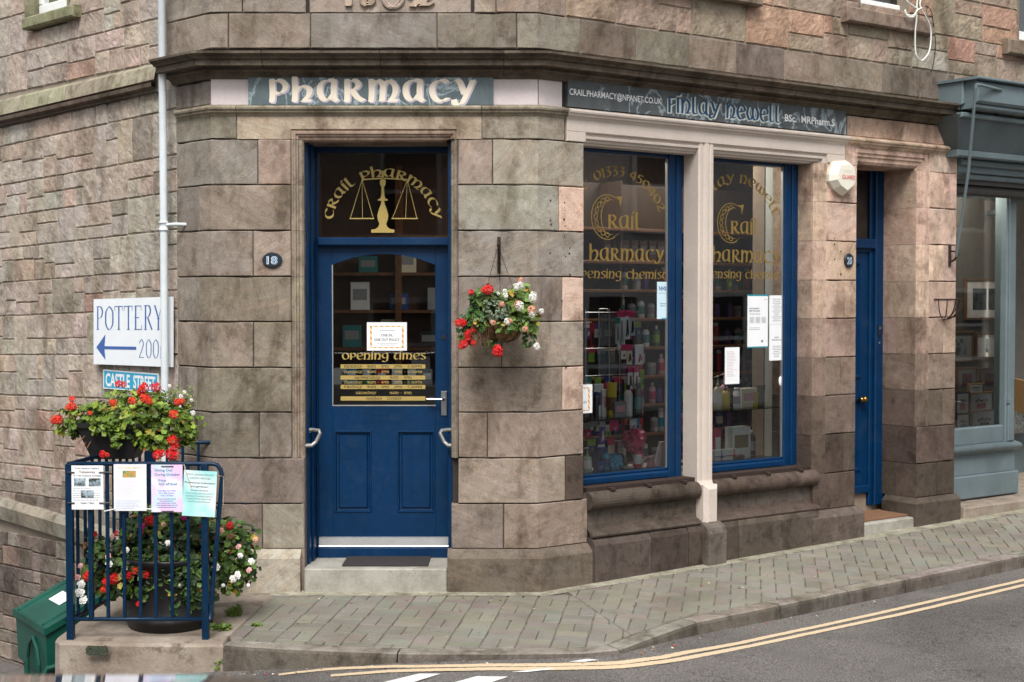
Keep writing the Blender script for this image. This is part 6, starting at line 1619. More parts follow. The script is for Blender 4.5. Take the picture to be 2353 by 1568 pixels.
def serif_text(mb, s, x0, x1, y0, y1, stem=.12, d=.0515):
    """narrow modern roman capitals: thick uprights, hair serifs"""
    S = {'P': ([('v', .15, 0, 1)], [[(.15, 1), (.6, .98), (.8, .76), (.6, .52), (.15, .5)]]), 'O': ([], [[(.5, 1), (.12, .8), (.06, .5), (.12, .2), (.5, 0), (.88, .2), (.94, .5), (.88, .8), (.5, 1)]]),
         'T': ([('v', .44, 0, 1), ('h', .02, .98, 1), ('v2', .0, .8, 1), ('v2', .94, .8, 1)], []), 'E': ([('v', .15, 0, 1), ('h', .1, .86, 1), ('h', .1, .62, .52), ('h', .1, .92, .03), ('v2', .84, .8, 1), ('v2', .9, 0, .2)], []),
         'R': ([('v', .15, 0, 1)], [[(.15, 1), (.6, .98), (.76, .76), (.55, .53), (.15, .5)], [(.45, .52), (.95, 0)]]), 'Y': ([('v', .46, 0, .46)], [[(.12, 1), (.54, .45)], [(.9, 1), (.54, .45)]]),
         '2': ([('h', .1, .86, .04)], [[(.14, .8), (.45, 1), (.78, .76), (.5, .4), (.12, .04)]]), '0': ([], [[(.5, 1), (.16, .8), (.12, .5), (.16, .2), (.5, 0), (.84, .2), (.88, .5), (.84, .8), (.5, 1)]]), 'm': ([('v', .1, 0, .62), ('v', .46, 0, .56), ('v', .84, 0, .56)], [[(.14, .5), (.32, .62), (.5, .5)], [(.52, .5), (.7, .62), (.88, .5)]])}
    n = len(s); w_ = (x1 - x0) / n; k = 0
    for i, ch in enumerate(s):
        bars, cur = S[ch]; X = lambda u: x0 + (i + u * .88) * w_; Y = lambda v: y0 + (y1 - y0) * v
        def q4(a, b, c, e): 
            nonlocal k; k += 1; dd_ = d + .00005 * (k % 9); mb.poly([bl(X(a), Y(c), dd_), bl(X(b), Y(c), dd_), bl(X(b), Y(e), dd_), bl(X(a), Y(e), dd_)])
        for br in bars:
            if br[0] == 'v': q4(br[1], br[1] + stem * 1.2, br[2], br[3]); q4(br[1] - .1, br[1] + stem * 1.2 + .1, br[2], br[2] + .02); q4(br[1] - .1, br[1] + stem * 1.2 + .1, br[3] - .02, br[3])
            elif br[0] == 'v2': q4(br[1], br[1] + .04, br[2], br[3])
            else: q4(br[1], br[2], br[3] - .03, br[3])
        for c_ in cur:
            pp = smooth(c_, 6)
            for (ax, ay), (bx, by) in zip(pp, pp[1:]):
                k += 1; dd_ = d + .00005 * (k % 9); h = stem * .62 if len(c_) > 2 else (stem * .6 if bx > ax else stem * .25)
                mb.poly([bl(X(ax - h), Y(ay - .01), dd_), bl(X(ax + h), Y(ay + .01), dd_), bl(X(bx + h), Y(by + .01), dd_), bl(X(bx - h), Y(by - .01), dd_)])
serif_text(m, 'POTTERY', .035, .915, .53, .885); serif_text(m, '200m', .60, .955, .12, .39, stem=.10)
m.poly([bl(.04, .26, .0515), bl(.165, .07, .0515), bl(.15, .26, .0515), bl(.165, .46, .0515)]); m.poly([bl(.13, .235, .0517), bl(.57, .235, .0517), bl(.57, .28, .0517), bl(.13, .28, .0517)])
m.build('blue_lettering', M_bluetext, t)
t, P_ = wsign([(237, 849), (364, 859), (364, 903), (237, 893)], 'street_sign', 'cyan CASTLE STREET name plate with white border partly behind the flowers', plain('white_enamel', (226, 234, 236), .3, var=.04), .008, .018)
bl = bil(P_); m = MB(); m.poly([bl(.018, .06, .0185), bl(.982, .06, .0185), bl(.982, .93, .0185), bl(.018, .93, .0185)]); m.build('cyan_field', plain('cyan_enamel', (44, 164, 204), .3, var=.05), t)
m = MB()
for s_, a, b in (('CASTLE', .05, .50), ('STREET', .56, .95)):
    txt(m, s_, L, 0, 0, 1, 0, wd=1, bold=.03, place=lambda X, Y, e, a=a, b=b: bl(a + (b - a) * X, .16 + .68 * Y, .0195))
m.build('white_lettering', M_white, t)
# ================================================================ NEIGHBOURING PICTURE SHOP
NB = thing('picture_shop', 'grey-blue painted timber shopfront with a canopy fascia and framed pictures in its window', 'shop front', tuple(Rr.P(U_END, 0, 0)))
def rz(py, px, d=0): return Rr.z(py, px, d)
n0 = U_END + .012; n1 = 11.8
m = MB()
uc0 = Rr.u(2182, .3)
zc1_, zc0_ = rz(185, 2215, .38), rz(236, 2215, .38)
# top box cornice
m.box(Rr, Rr.u(2180, .12), n1, rz(243, 2182, .12), rz(185, 2182, .12), -.05, .24, .01)
m.box(Rr, Rr.u(2180, .12) + .03, n1, zc0_ + .02, zc1_ + .03, .24, .36, .02); m.box(Rr, Rr.u(2180, .12) - .02, n1, zc1_ + .028, zc1_ + .05, -.05, .40, .006)
m.box(Rr, Rr.u(2180, .12) + .03, n1, zc0_ - .02, zc0_ + .02, .2, .33, .01)
m.build('top_cornice', M_grey, NB)
# splayed fascia board: leans out at the bottom
m = MB(); fa, fb_ = .30, .13
zt_, zb_ = rz(262, 2225, .3), rz(345, 2190, .13)
for (d0, d1, ua, k) in ((.26, .07, 0, M_greyd),):
    uA = Rr.u(2213, .26); uB2 = Rr.u(2190, .07)
    m.poly([Rr.P(uB2, zb_, .10), Rr.P(n1, zb_, .10), Rr.P(n1, zt_, .24), Rr.P(uA - .06, zt_, .24)]); m.poly([Rr.P(uB2, zb_, -.1), Rr.P(uB2, zb_, .10), Rr.P(uA - .06, zt_, .24), Rr.P(uA - .06, zt_, -.1)])
m.build('fascia_board', M_greyd, NB)
m = MB(); m.box(Rr, uA - .03, n1, zt_ - .02, zt_ + .02, .2, .26, .008); m.box(Rr, uB2 - .02, n1, zb_ - .045, zb_ + .012, -.05, .125, .01); m.box(Rr, n0, n1, zb_ - .10, zb_ - .045, -.1, .05, .015); m.build('fascia_moulding', M_grey, NB)
m = MB(); 
for k in range(16): m.box(Rr, uA + .1 + k * .42, uA + .12 + k * .42, zt_ + .02, zc0_ - .02, .16, .2)
m.box(Rr, uA, n1, zt_ + .045, zt_ + .075, .18, .2); m.build('awning_box', plain('dark_awning_slot', (60, 62, 62), .7), NB)
# frieze and wall strip
zfa, zfb = rz(395, 2200), rz(350, 2200)
m = MB(); m.box(Rr, n0, n1, zfa, zfb + .1, -.12, .0, .006); m.box(Rr, Rr.u(2232, 0) , n1, zfa - .05, zfa, -.2, -.03, .01); m.build('frieze_board', M_grey, NB)
m = MB(); m.box(Rr, n0, n1, zfa - .09, zfa - .05, -.25, -.06); m.tube([Rr.P(n0, zfa - .13, -.14), Rr.P(n1, zfa - .13, -.14)], .05, 10); m.build('blind_roller', plain('dark_blind', (70, 68, 66), .8), NB)
# stall riser, sill, mullion
WN = -.22
zs_t, zs_b = rz(1005, 2250, WN), rz(1035, 2250, WN)
zr_b = rz(1130, 2250, WN)
um = Rr.u(2312, WN); um1 = Rr.u(2333, WN)
m = MB(); m.box(Rr, n0 - .1, um1 + .02, rz(1090, 2250, WN), zs_b - .02, -.5, WN, .004); m.box(Rr, n0 - .1, um1 + .04, zr_b - .05, rz(1090, 2250, WN), -.5, WN + .03, .01); m.build('stall_riser', M_grey, NB)
m = MB(); m.smooth = True; sweep(m, [xy(Rr, n0 - .1, WN), xy(Rr, um1 + .02, WN), xy(Rr, um1 + .55, WN - .6)], [(-.2, zs_b + .06), (.0, zs_b + .055), (.045, zs_b + .04), (.06, zs_b + .015), (.045, zs_b - .012), (.01, zs_b - .03), (0, zs_b - .04)], (.5, .5, .5)); m.build('sill', M_grey, NB)
m = MB(); m.box(Rr, n0 - .1, um, zs_b + .05, zs_t + .09, -.4, WN - .01, .01); m.box(Rr, um, um1, zs_b + .04, zfa, -.34, WN + .005, .01); m.box(Rr, um + .02, um1 - .02, zs_b + .06, zfa, WN, WN + .02, .006)
m.box(Rr, n0 - .1, um, rz(445, 2250, WN), rz(430, 2250, WN), -.3, WN - .01, .004); m.build('window_frame', M_grey, NB)
m = MB(); quad(m, Rr, n0 - .1, um, zs_t + .08, zfa, WN - .06); m.build('window_glass', M_glass, NB)
# return of the shop window beyond the mullion (splayed entrance)
dv = Vector((Rr.U.x * .66 - Rr.N.x * .75, Rr.U.y * .66 - Rr.N.y * .75)).normalized(); po = Rr.P(um1, 0, WN)
SP = Face(po.x, po.y, dv.x, dv.y, dv.y, -dv.x)
m = MB(); m.box(SP, 0, .9, zr_b - .05, zs_b, -.1, 0, .004); m.box(SP, 0, .9, zs_b + .04, zs_t + .08, -.06, 0, .008); m.box(SP, 0, .9, rz(762, 2340, WN) + 1.1, rz(762, 2340, WN) + 1.14, -.05, 0, .004); m.build('splayed_window_frame', M_grey, NB)
m = MB(); quad(m, SP, 0, .9, zs_t + .08, zfa, -.03); m.build('window_glass', M_glass, NB)
m = MB(); m.box(Rr, um1 + .5, n1, zr_b - .1, zfa, -1.25, -1.15); m.box(Rr, n1 - .1, n1, zr_b - .1, zfa, -1.2, 0); m.build('entrance_wall', M_greyd, NB)
m = MB(); m.box(Rr, n0 - .3, 9.0, zfa + .0, zfa + .06, -2.6, -.14); m.box(Rr, n0 + .3, 9, zr_b - .1, zfa, -1.05, -1.0) if False else None
m.box(Rr, n0 - .2, n0 - .14, 0, zfa, -2.6, -.3); m.box(Rr, n0 - .2, 9, 0, zfa, -2.65, -2.6); m.build('interior_wall', plain('pale_gallery_wall', (186, 180, 168), .9), NB)
m = MB(); m.box(Rr, n0 - .15, um1, zs_b - .06, zs_t + .02, -.95, -.34); m.build('display_bed', plain('pale_display_board', (176, 168, 152), .8), NB)
m = MB(); m.box(Rr, n0 - .14, 7.0, zs_b, zfa - .1, -1.03, -.98); m.build('back_panel', plain('warm_grey_panel', (84, 80, 74), .85), NB)
q = NM('lit_spot_lamp'); q.base((.9, .9, .9), .5); q.set(q.b, 'Emission Color', (1, .93, .84, 1)); q.set(q.b, 'Emission Strength', 90.0); M_spot = q.m
t = thing('spot_light_bar', 'row of small lit spot lamps inside the picture shop window', 'spot lights', tuple(Rr.P(5.2, zfa - .12, -.5)))
m = MB(); m.tube([Rr.P(4.4, zfa - .06, -.5), Rr.P(6.2, zfa - .06, -.5)], .012, 6); m.build('rail', M_steel, t)
for k in range(5):
    m = MB(); c = Rr.P(4.6 + k * .36, zfa - .12, -.5); m.lathe(tuple(c), [(.03, 0), (.035, .01), (.03, .05), (.01, .06)], 12); m.build('lamp', M_spot, t)
m = MB(); u_, z_ = Rr.at(2302, 1021 - 700 + 370, WN); m.box(Rr, um + .01, um + .04, rz(927 - 0, 2318, WN) , rz(915, 2318, WN), WN, WN + .03, .004); m.build('window_catch', M_grey, NB)
# raised stone threshold of the neighbour
m = MB(); m.tone = tn(150, 140, 126); m.box(Rr, U_END + .06, 11.8, -.05, rz(1158, 2260, .0), -1.2, .06, .012); tag(m.build('stone_step', M_conc, None), 'long pale stone threshold step running in front of the grey-blue shopfront', 'step')
# ---------------------------------------------------------------- framed pictures
def framed(px0, px1, py0, py1, d, fr_c, mount, art, label, lean=0.0, acc=None, wide=.014):
    u0, z1 = Rr.at(px0, py0, d); u1, z0 = Rr.at(px1, py1, d)
    t = thing('framed_picture', label, 'picture', tuple(Rr.P((u0 + u1) / 2, z0, d)))
    m = MB(); w_ = wide
    for a, b, c, e in ((u0, u1, z0, z0 + w_), (u0, u1, z1 - w_, z1)): m.box(Rr, a, b, c, e, d - .02, d + .006, .002)
    for a, b in ((u0, u0 + w_), (u1 - w_, u1)): m.box(Rr, a, b, z0 + w_, z1 - w_, d - .02, d + .006, .002)
    m.build('frame', fr_c, t)
    m = MB(); quad(m, Rr, u0 + w_ * .5, u1 - w_ * .5, z0 + w_ * .5, z1 - w_ * .5, d - .004); m.build('mount', mount, t)
    W_, H_ = u1 - u0, z1 - z0; cu, cz = (u0 + u1) / 2, (z0 + z1) / 2
    if art: m = MB(); quad(m, Rr, cu - W_ * .24, cu + W_ * .24, cz - H_ * .26, cz + H_ * .26, d - .003); m.build('print', art, t)
    else:
        m = MB(); m.poly([Rr.P(cu + W_ * x, cz + H_ * y, d - .003) for x, y in ((-.2, -.26), (.2, -.26), (.2, -.06), (.12, .02), (.05, -.02), (-.05, -.02), (-.12, .02), (-.2, -.06))]); m.build('print', acc, t)
        m = MB(); m.lathe(tuple(Rr.P(cu, cz + H_ * .03, d - .003)), [(.001, 0), (W_ * .06, .01), (W_ * .06, H_ * .08), (.001, H_ * .1)], 10)
        for k in (-3, -2, -1, 1, 2, 3): m.tube([Rr.P(cu + W_ * .07 * k, cz + H_ * (.14 - .03 * abs(k)), d - .003), Rr.P(cu + W_ * .08 * k, cz + H_ * (.22 - .03 * abs(k)), d - .003)], W_ * .022, 5)
        m.build('print_detail', plain('dark_print_detail', (96, 92, 96), .7), t)
    return t
def art(name, a, b, sc_=14):
    q = NM(name); q.base(q.mix(q.ramp(q.noise(sc_, 5, .7), .42, .58), C3(*a), C3(*b)), .7); return q.m
A_dark = art('dark_abstract_print', (30, 34, 32), (70, 80, 76)); A_sea = art('teal_sea_print', (20, 90, 110), (150, 190, 190), 8); A_red = art('dark_red_print', (60, 18, 26), (120, 50, 60)); A_land = art('grey_landscape_print', (70, 84, 84), (140, 150, 150))
M_mount = plain('cream_mount', (222, 218, 208), .8); M_dmount = plain('grey_mount', (150, 148, 142), .8); M_dframe = plain('dark_frame', (44, 42, 46), .5); M_bframe = plain('brown_frame', (104, 74, 48), .5)
framed(2197, 2228, 902, 995 - 42, -.36, M_dframe, M_white, None, 'upper black-framed small print with a red jumper at the left of the lower rows', acc=plain('red_print_wash', (196, 90, 90), .7))
framed(2197, 2229, 951, 1000, -.35, M_dframe, M_white, None, 'lower black-framed small print with a blue jumper at the left of the window', acc=plain('blue_print_wash', (130, 170, 210), .7))
framed(2229, 2282, 903, 948, -.36, M_oak, M_white, None, 'oak-framed print with a plum pink jumper standing behind the green one', acc=plain('plum_print_wash', (170, 84, 108), .7))
framed(2233, 2292, 944, 997, -.33, M_oak, M_white, None, 'oak-framed print with a green jumper at the front of the window', acc=plain('green_print_wash', (84, 140, 116), .7))
framed(2284, 2306, 899, 945, -.37, M_dframe, M_white, A_sea, 'narrow dark-framed print of black and turquoise shapes beside the mullion')
framed(2289, 2307, 948, 998, -.37, M_dframe, M_mount, A_land, 'dark-framed picture half hidden at the right end of the bottom row')
framed(2226, 2262, 882, 906, -.5, M_oak, M_white, None, 'small oak frame lying tilted behind the plum jumper print', acc=plain('pale_print_wash', (200, 200, 196), .7))
framed(2199, 2247, 846, 900, -.62, M_bframe, M_dmount, A_red, 'brown-framed dark red print, left of the pair on the middle shelf', wide=.02)
framed(2253, 2302, 846, 898, -.62, M_bframe, M_dmount, A_red, 'brown-framed dark red print, right of the pair on the middle shelf', wide=.02)
framed(2178, 2236, 762, 832, -.95, M_bframe, M_dmount, A_land, 'wide brown-framed grey landscape hanging left on the gallery wall', wide=.02)
framed(2243, 2330, 765, 822, -.95, M_bframe, M_mount, A_land, 'wide brown-framed landscape with white mount hanging right on the gallery wall', wide=.02)
framed(2219, 2284, 640, 735, -.95, M_bframe, M_mount, A_dark, 'tall brown-framed dark print hanging highest on the gallery wall', wide=.022)
def spx(px, py): return SP.at(px, py, -.2)
t = thing('framed_picture', 'oak-framed sea print leaning in the splayed window right of the mullion', 'picture', tuple(Rr.P(um1 + .3, 1, -.6)))
a_, b_ = SP.at(2336, 870, -.12), SP.at(2385, 960, -.12); m = MB(); m.box(SP, a_[0], b_[0], b_[1], a_[1], -.14, -.12, .004); m.build('frame', M_oak, t)
m = MB(); quad(m, SP, a_[0] + .03, b_[0] - .03, b_[1] + .03, a_[1] - .03, -.118); m.build('print', A_sea, t)
t = thing('patterned_cloth', 'black and white patterned tea towel hanging low in the splayed window', 'tea towel', tuple(Rr.P(um1 + .3, .8, -.6)))
q = NM('black_white_pattern'); ck = q.new('TexVoronoi', Scale=42.0); q.set(ck, 'Vector', q.P()); q.base(q.mix(q.ramp(ck.outputs['Distance'], .33, .38), C3(30, 30, 32), C3(226, 226, 222)), .8)
a_, b_ = SP.at(2334, 932, -.08), SP.at(2385, 1000, -.08); m = MB(); m.box(SP, a_[0], b_[0], b_[1], a_[1], -.085, -.08); m.build('cloth', q.m, t)
m = MB(); m.tube([SP.P(a_[0], a_[1], -.08), SP.P(b_[0], a_[1], -.08)], .006, 6); m.build('hanging_rod', M_steel, t)
# ================================================================ HOUSES ACROSS THE STREET (they show as reflections in the glass)
M_render = plain('pale_roughcast_render', (222, 222, 222), .9, bump=.5); M_render2 = plain('cream_roughcast_render', (186, 176, 160), .9, bump=.5); M_slate = plain('roof_slates', (72, 74, 80), .7, bump=.3)
def house(fr, u0, u1, d, zt, mat, label, wins):
    t = thing('house', label, 'house', tuple(fr.P((u0 + u1) / 2, -.2, d)))
    m = MB(); m.box(fr, u0, u1, -.6, zt, d, d + 5); m.build('wall', mat, t)
    m = MB(); m.poly([fr.P(u0 - .2, zt - .05, d - .3), fr.P(u1 + .2, zt - .05, d - .3), fr.P(u1 + .2, zt + 2.4, d + 2.5), fr.P(u0 - .2, zt + 2.4, d + 2.5)]); m.poly([fr.P(u0 - .2, zt + 2.4, d + 2.5), fr.P(u1 + .2, zt + 2.4, d + 2.5), fr.P(u1 + .2, zt - .05, d + 5.3), fr.P(u0 - .2, zt - .05, d + 5.3)])
    rf = m.build('roof', M_slate, t)
    m = MB(); m.box(fr, u0 + .3, u0 + 1.2, zt + 1, zt + 3.3, d + 2.2, d + 2.9); m.build('chimney', mat, rf)
    for a, b, c, e in wins:
        m = MB(); m.box(fr, a, b, c, e, d - .04, d + .0); w_ = m.build('window', plain('dark_window_pane', (40, 44, 48), .15), t)
        m = MB()
        for x0, x1, y0, y1 in ((a - .08, a, c - .08, e + .08), (b, b + .08, c - .08, e + .08), (a, b, e, e + .08), (a, b, c - .08, c), (a, b, (c + e) / 2 - .03, (c + e) / 2 + .03)): m.box(fr, x0, x1, y0, y1, d - .08, d - .04)
        m.build('frame', M_white, w_)
house(Rr, 3.2, 12.5, 9.6, 5.4, M_render, 'pale rendered house with dark windows across the street, reflected in the shop windows', [(3.9, 4.8, 3.1, 4.5), (6.4, 7.3, 3.1, 4.5), (9.4, 10.3, 3.1, 4.5), (3.9, 4.8, .6, 2.0), (8.4, 9.4, -.2, 2.0), (10.8, 11.8, .6, 2.0)])
house(Rr, 13.6, 22, 9.8, 6.2, M_render2, 'cream rendered house further up the street, reflected at the edge of the windows', [(14.6, 15.6, 3.4, 4.8), (18, 19, 3.4, 4.8), (14.6, 15.6, .8, 2.1), (18, 19, .8, 2.1)])
house(F, -17, -7.6, 9.5, 6.4, M_render, 'grey rendered house on the far side of the side street, behind the viewpoint', [(-15, -14, 3, 4.4), (-11, -10, 3, 4.4), (-15, -14, .5, 2), (-11, -10, .5, 2)])
house(F, -7, 1.2, 9.0 + 5.2, 6.6, M_render2, 'cream rendered house facing the corner door, reflected in the door glass', [(-5.4, -4.4, 3.1, 4.5), (-2.6, -1.6, 3.1, 4.5), (-.2, .7, 3.1, 4.5), (-5.4, -4.4, .5, 1.9), (-.4, .6, .5, 1.9)])
# ================================================================ RAILING
RP0 = Vector(onground(163, 1470, zp)); RP1 = Vector(onground(467, 1470, zp))
ft_ = (RP1 - RP0).normalized(); RF = Face(RP0.x, RP0.y, ft_.x, ft_.y, ft_.y, -ft_.x)
sdv_ = Vector((.13, 1)).normalized(); RS = Face(RP0.x, RP0.y, sdv_.x, sdv_.y, sdv_.y, -sdv_.x)
zg = -.03; ztr = RF.z(1066, 300, 0); zbr = RF.z(1423, 300, 0)
rl = thing('railing', 'chipped blue metal railing panel with posters tied to it at the slab edge', 'railing', (RP0.x, RP0.y, zg))
def vbar(fr, u, w_, z0, z1, nm): m = MB(); m.box(fr, u - w_ / 2, u + w_ / 2, z0, z1, -w_ / 2, w_ / 2, .002); m.build(nm, M_blue2, rl)
uPst = RF.u(468); vbar(RF, 0, .040, zg - .05, ztr, 'post'); vbar(RF, uPst, .038, zg - .05, ztr, 'post')
for px in (204, 243, 281, 318, 354, 391, 429): vbar(RF, RF.u(px), .018 if px > 204 else .026, zbr, ztr, 'bar')
ue = RF.u(508); m = MB(); m.smooth = True
m.tube([RF.P(-.012, ztr, 0), RF.P(RF.u(486), ztr, 0), RF.P(RF.u(497), ztr - .008, 0), RF.P(RF.u(505), ztr - .035, 0), RF.P(ue, ztr - .08, 0), RF.P(RF.u(480), zbr + .05, .0), RF.P(RF.u(478), zbr, 0)], .013, 10); m.build('top_rail', M_blue2, rl)
m = MB(); m.smooth = True; m.tube([RF.P(-.03, zbr, 0), RF.P(RF.u(480), zbr, 0)], .012, 8); m.build('bottom_rail', M_blue2, rl)
LS = 1.25
m = MB(); m.smooth = True; m.tube([RS.P(0, ztr, 0), RS.P(LS, ztr, 0)], .013, 8); m.build('top_rail', M_blue2, rl)
m = MB(); m.smooth = True; m.tube([RS.P(0, zbr, 0), RS.P(LS, zbr, 0)], .012, 8); m.build('bottom_rail', M_blue2, rl)
for k in range(1, 12): vbar(RS, k * .105, .016, zbr, ztr, 'bar')
vbar(RS, LS, .046, zg - .05, ztr, 'post')
RB = Face(RS.P(LS, 0).x, RS.P(LS, 0).y, 1, 0, 0, -1)
m = MB(); m.smooth = True; m.tube([RB.P(0, ztr, 0), RB.P(.62, ztr, 0)], .013, 8); m.build('top_rail', M_blue2, rl)
m = MB(); m.smooth = True; m.tube([RB.P(0, zbr, 0), RB.P(.62, zbr, 0)], .012, 8); m.build('bottom_rail', M_blue2, rl)
for k in range(1, 6): vbar(RB, k * .105, .016, zbr, ztr, 'bar')
vbar(RB, .62, .046, zg - .05, ztr + .14, 'post')
# posters tied to the front of the railing
PD = .028
def poster(x0, x1, y0, y1, label, body, tilt=0.0):
    u0, z1 = RF.at(x0, y0, PD); u1, z0 = RF.at(x1, y1, PD); W_, H_ = u1 - u0, z1 - z0
    c, s_ = math.cos(tilt), math.sin(tilt)
    t = thing('poster', label, 'poster', tuple(RF.P(u0, z0, PD)))
    cu, cz = (u0 + u1) / 2, (z0 + z1) / 2
    class PFc:
        @staticmethod
        def P(u, z, d=0.0): x, y = u - W_ / 2, z - H_ / 2; return RF.P(cu + x * c - y * s_, cz + x * s_ + y * c, PD + d + .004 * math.sin(3.1 * u / W_))
    m = MB(); n_ = 10
    m.grid([[PFc.P(W_ * i / n_, z, 0) for i in range(n_ + 1)] for z in (0, H_)]); m.grid([[PFc.P(W_ * i / n_, z, -.002) for i in range(n_ + 1)] for z in (H_, 0)]); m.build('sheet', body, t)
    return t, PFc, W_, H_
def tx(t, fr, W_, H_, items, mat, nm='print'):
    m = MB()
    for s_, x, y, h, w_, al in items: txt(m, s_, fr, W_ * x, H_ * y, H_ * h, .0012, wd=None if w_ is None else W_ * w_, align=al, bold=.01)
    m.build(nm, mat, t)
def img(t, fr, W_, H_, rects, mat, nm='picture'):
    m = MB()
    for a, b, c, d in rects:
        for k in range(4): m.poly([fr.P(W_ * (a + (b - a) * k / 4), H_ * c, .001), fr.P(W_ * (a + (b - a) * (k + 1) / 4), H_ * c, .001), fr.P(W_ * (a + (b - a) * (k + 1) / 4), H_ * d, .001), fr.P(W_ * (a + (b - a) * k / 4), H_ * d, .001)])
    m.build(nm, mat, t)
t, fr, W_, H_ = poster(164, 238, 1070, 1171, 'white laminated poster headed Takeaway with three small photographs, leftmost on the railing', M_card)
tx(t, fr, W_, H_, [('Crail Harbour Gallery', .5, .92, .035, .76, 'c'), ('in 17th Century Cottage', .5, .755, .035, .86, 'c'), ('Open 7 days', .5, .13, .045, .43, 'c')], M_text)
tx(t, fr, W_, H_, [('Takeaway', .5, .83, .055, .52, 'c')], plain('brown_print', (110, 84, 60), .7), 'brown_print')
img(t, fr, W_, H_, [(.08, .45, .53, .71), (.55, .92, .53, .71), (.3, .7, .26, .44)], art('small_harbour_photograph', (52, 60, 58), (170, 190, 200), 30))
m = MB()
for a, b in ((-.13, .1), (.87, 1.2)):
    for y in (.845, .15): m.tube([fr.P(W_ * a, H_ * y, .004), fr.P(W_ * b, H_ * y, .004)], .004, 5)
m.build('cable_tie', M_black, t); m = MB(); lines(m, fr, W_ * .05, W_ * .95, H_ * .19, H_ * .5, 6, .0012, .2, 3); m.build('small_print', M_grytext, t)
t, fr, W_, H_ = poster(261, 337, 1067, 1174, 'white poster with a small green and orange picture, second from left on the railing', plain('off_white_card', (236, 234, 242), .5, var=.02))
img(t, fr, W_, H_, [(.28, .68, .72, .86)], art('green_orange_picture', (60, 150, 100), (214, 150, 70), 26)); tx(t, fr, W_, H_, [('OUT AND ABOUT', .5, .91, .035, .7, 'c')], plain('yellow_print', (220, 200, 80), .7))
m = MB(); lines(m, fr, W_ * .08, W_ * .8, H_ * .3, H_ * .66, 9, .0012, .12, 5); m.build('small_print', plain('faint_grey_print', (206, 206, 214), .7), t)
m = MB(); lines(m, fr, W_ * .06, W_ * .94, H_ * .04, H_ * .24, 6, .0012, .3, 6); m.build('blue_print', plain('pale_blue_print', (190, 214, 228), .7), t)
q = NM('pastel_printed_card'); gx = q.noise(9, 2); q.base(q.mix(q.ramp(gx, .42, .62), q.mix(q.ramp(q.noise(7, 2), .4, .6), C3(232, 230, 246), C3(200, 226, 240)), C3(232, 200, 236)), .5)
t, fr, W_, H_ = poster(347, 420, 1068, 1177, 'pastel lilac poster reading Dining Out During October, third on the railing', q.m)
tx(t, fr, W_, H_, [('Dining Out', .12, .86, .055, .56, 'l'), ('During October', .12, .77, .055, .8, 'l'), ('Enjoy', .24, .65, .05, .24, 'l'), ('%25 off food', .24, .57, .05, .58, 'l')], M_tealtext)
tx(t, fr, W_, H_, [('(until, Mon, Tue, Wed)', .5, .44, .025, .58, 'c'), ('5th to 28th October', .5, .39, .025, .5, 'c'), ('4 pm - 8.30pm', .5, .34, .025, .4, 'c')], plain('violet_print', (90, 90, 190), .7), 'violet_print')
m = MB(); lines(m, fr, W_ * .1, W_ * .9, H_ * .08, H_ * .3, 5, .0012, .25, 9, 'c'); m.build('small_print', M_bluetext, t)
m = MB(); m.tube([fr.P(W_ * .33, H_ * .965, .003), fr.P(W_ * .72, H_ * .965, .003)], .003, 5); m.tube([fr.P(W_ * .33, H_ * .02, .003), fr.P(W_ * .72, H_ * .02, .003)], .003, 5); m.build('cable_tie', M_black, t)
q = NM('turquoise_faded_card'); q.base(q.mix(q.ramp(q.noise(5, 2), .4, .62), C3(226, 240, 240), C3(164, 226, 224)), .5)
t, fr, W_, H_ = poster(420, 497, 1082, 1187, 'turquoise tinted gardening poster hanging crooked at the right end of the railing', q.m, -.055)
tx(t, fr, W_, H_, [('Professional landscapers', .5, .72, .035, .92, 'c'), ('and gardeners', .5, .64, .035, .52, 'c'), ('30 years experience', .5, .56, .025, .52, 'c')], M_text)
tx(t, fr, W_, H_, [('CRAIL LANDSCAPE AND', .5, .9, .035, .8, 'c'), ('GARDEN SERVICES', .5, .82, .035, .62, 'c'), ('STONE WALLS, FENCING, PATIOS', .5, .49, .025, .84, 'c'), ('DRIVEWAYS, GARDEN DESIGN', .5, .43, .025, .8, 'c'), ('HEDGECUTTING, TREE WORK', .5, .37, .025, .76, 'c'), ('PLANTING MAINTENANCE', .5, .31, .025, .68, 'c')], M_grytext, 'grey_print')
m = MB(); m.tube([RF.P(RF.u(421), ztr, .01), fr.P(0.01, H_ * .98, .002), RF.P(RF.u(440), RF.z(1120, 440), .034)], .0022, 5); m.tube([fr.P(W_ * .98, H_ * .92, .002), RF.P(RF.u(512), RF.z(1095, 512), .01), RF.P(RF.u(510), RF.z(1160, 510), .0)], .0022, 5); m.build('string', plain('jute_string', (186, 170, 148), .9), t)
m = MB(); m.tube([RF.P(RF.u(238), RF.z(1174, 238), .02), RF.P(RF.u(264), RF.z(1168, 264), .032)], .0035, 5); m.tube([RF.P(RF.u(336), RF.z(1168, 336), .03), RF.P(RF.u(349), RF.z(1169, 349), .03)], .0035, 5)
tag(m.build('white_cord', M_white, None), 'white cord tied between the railing bars at the foot of the posters', 'cord')
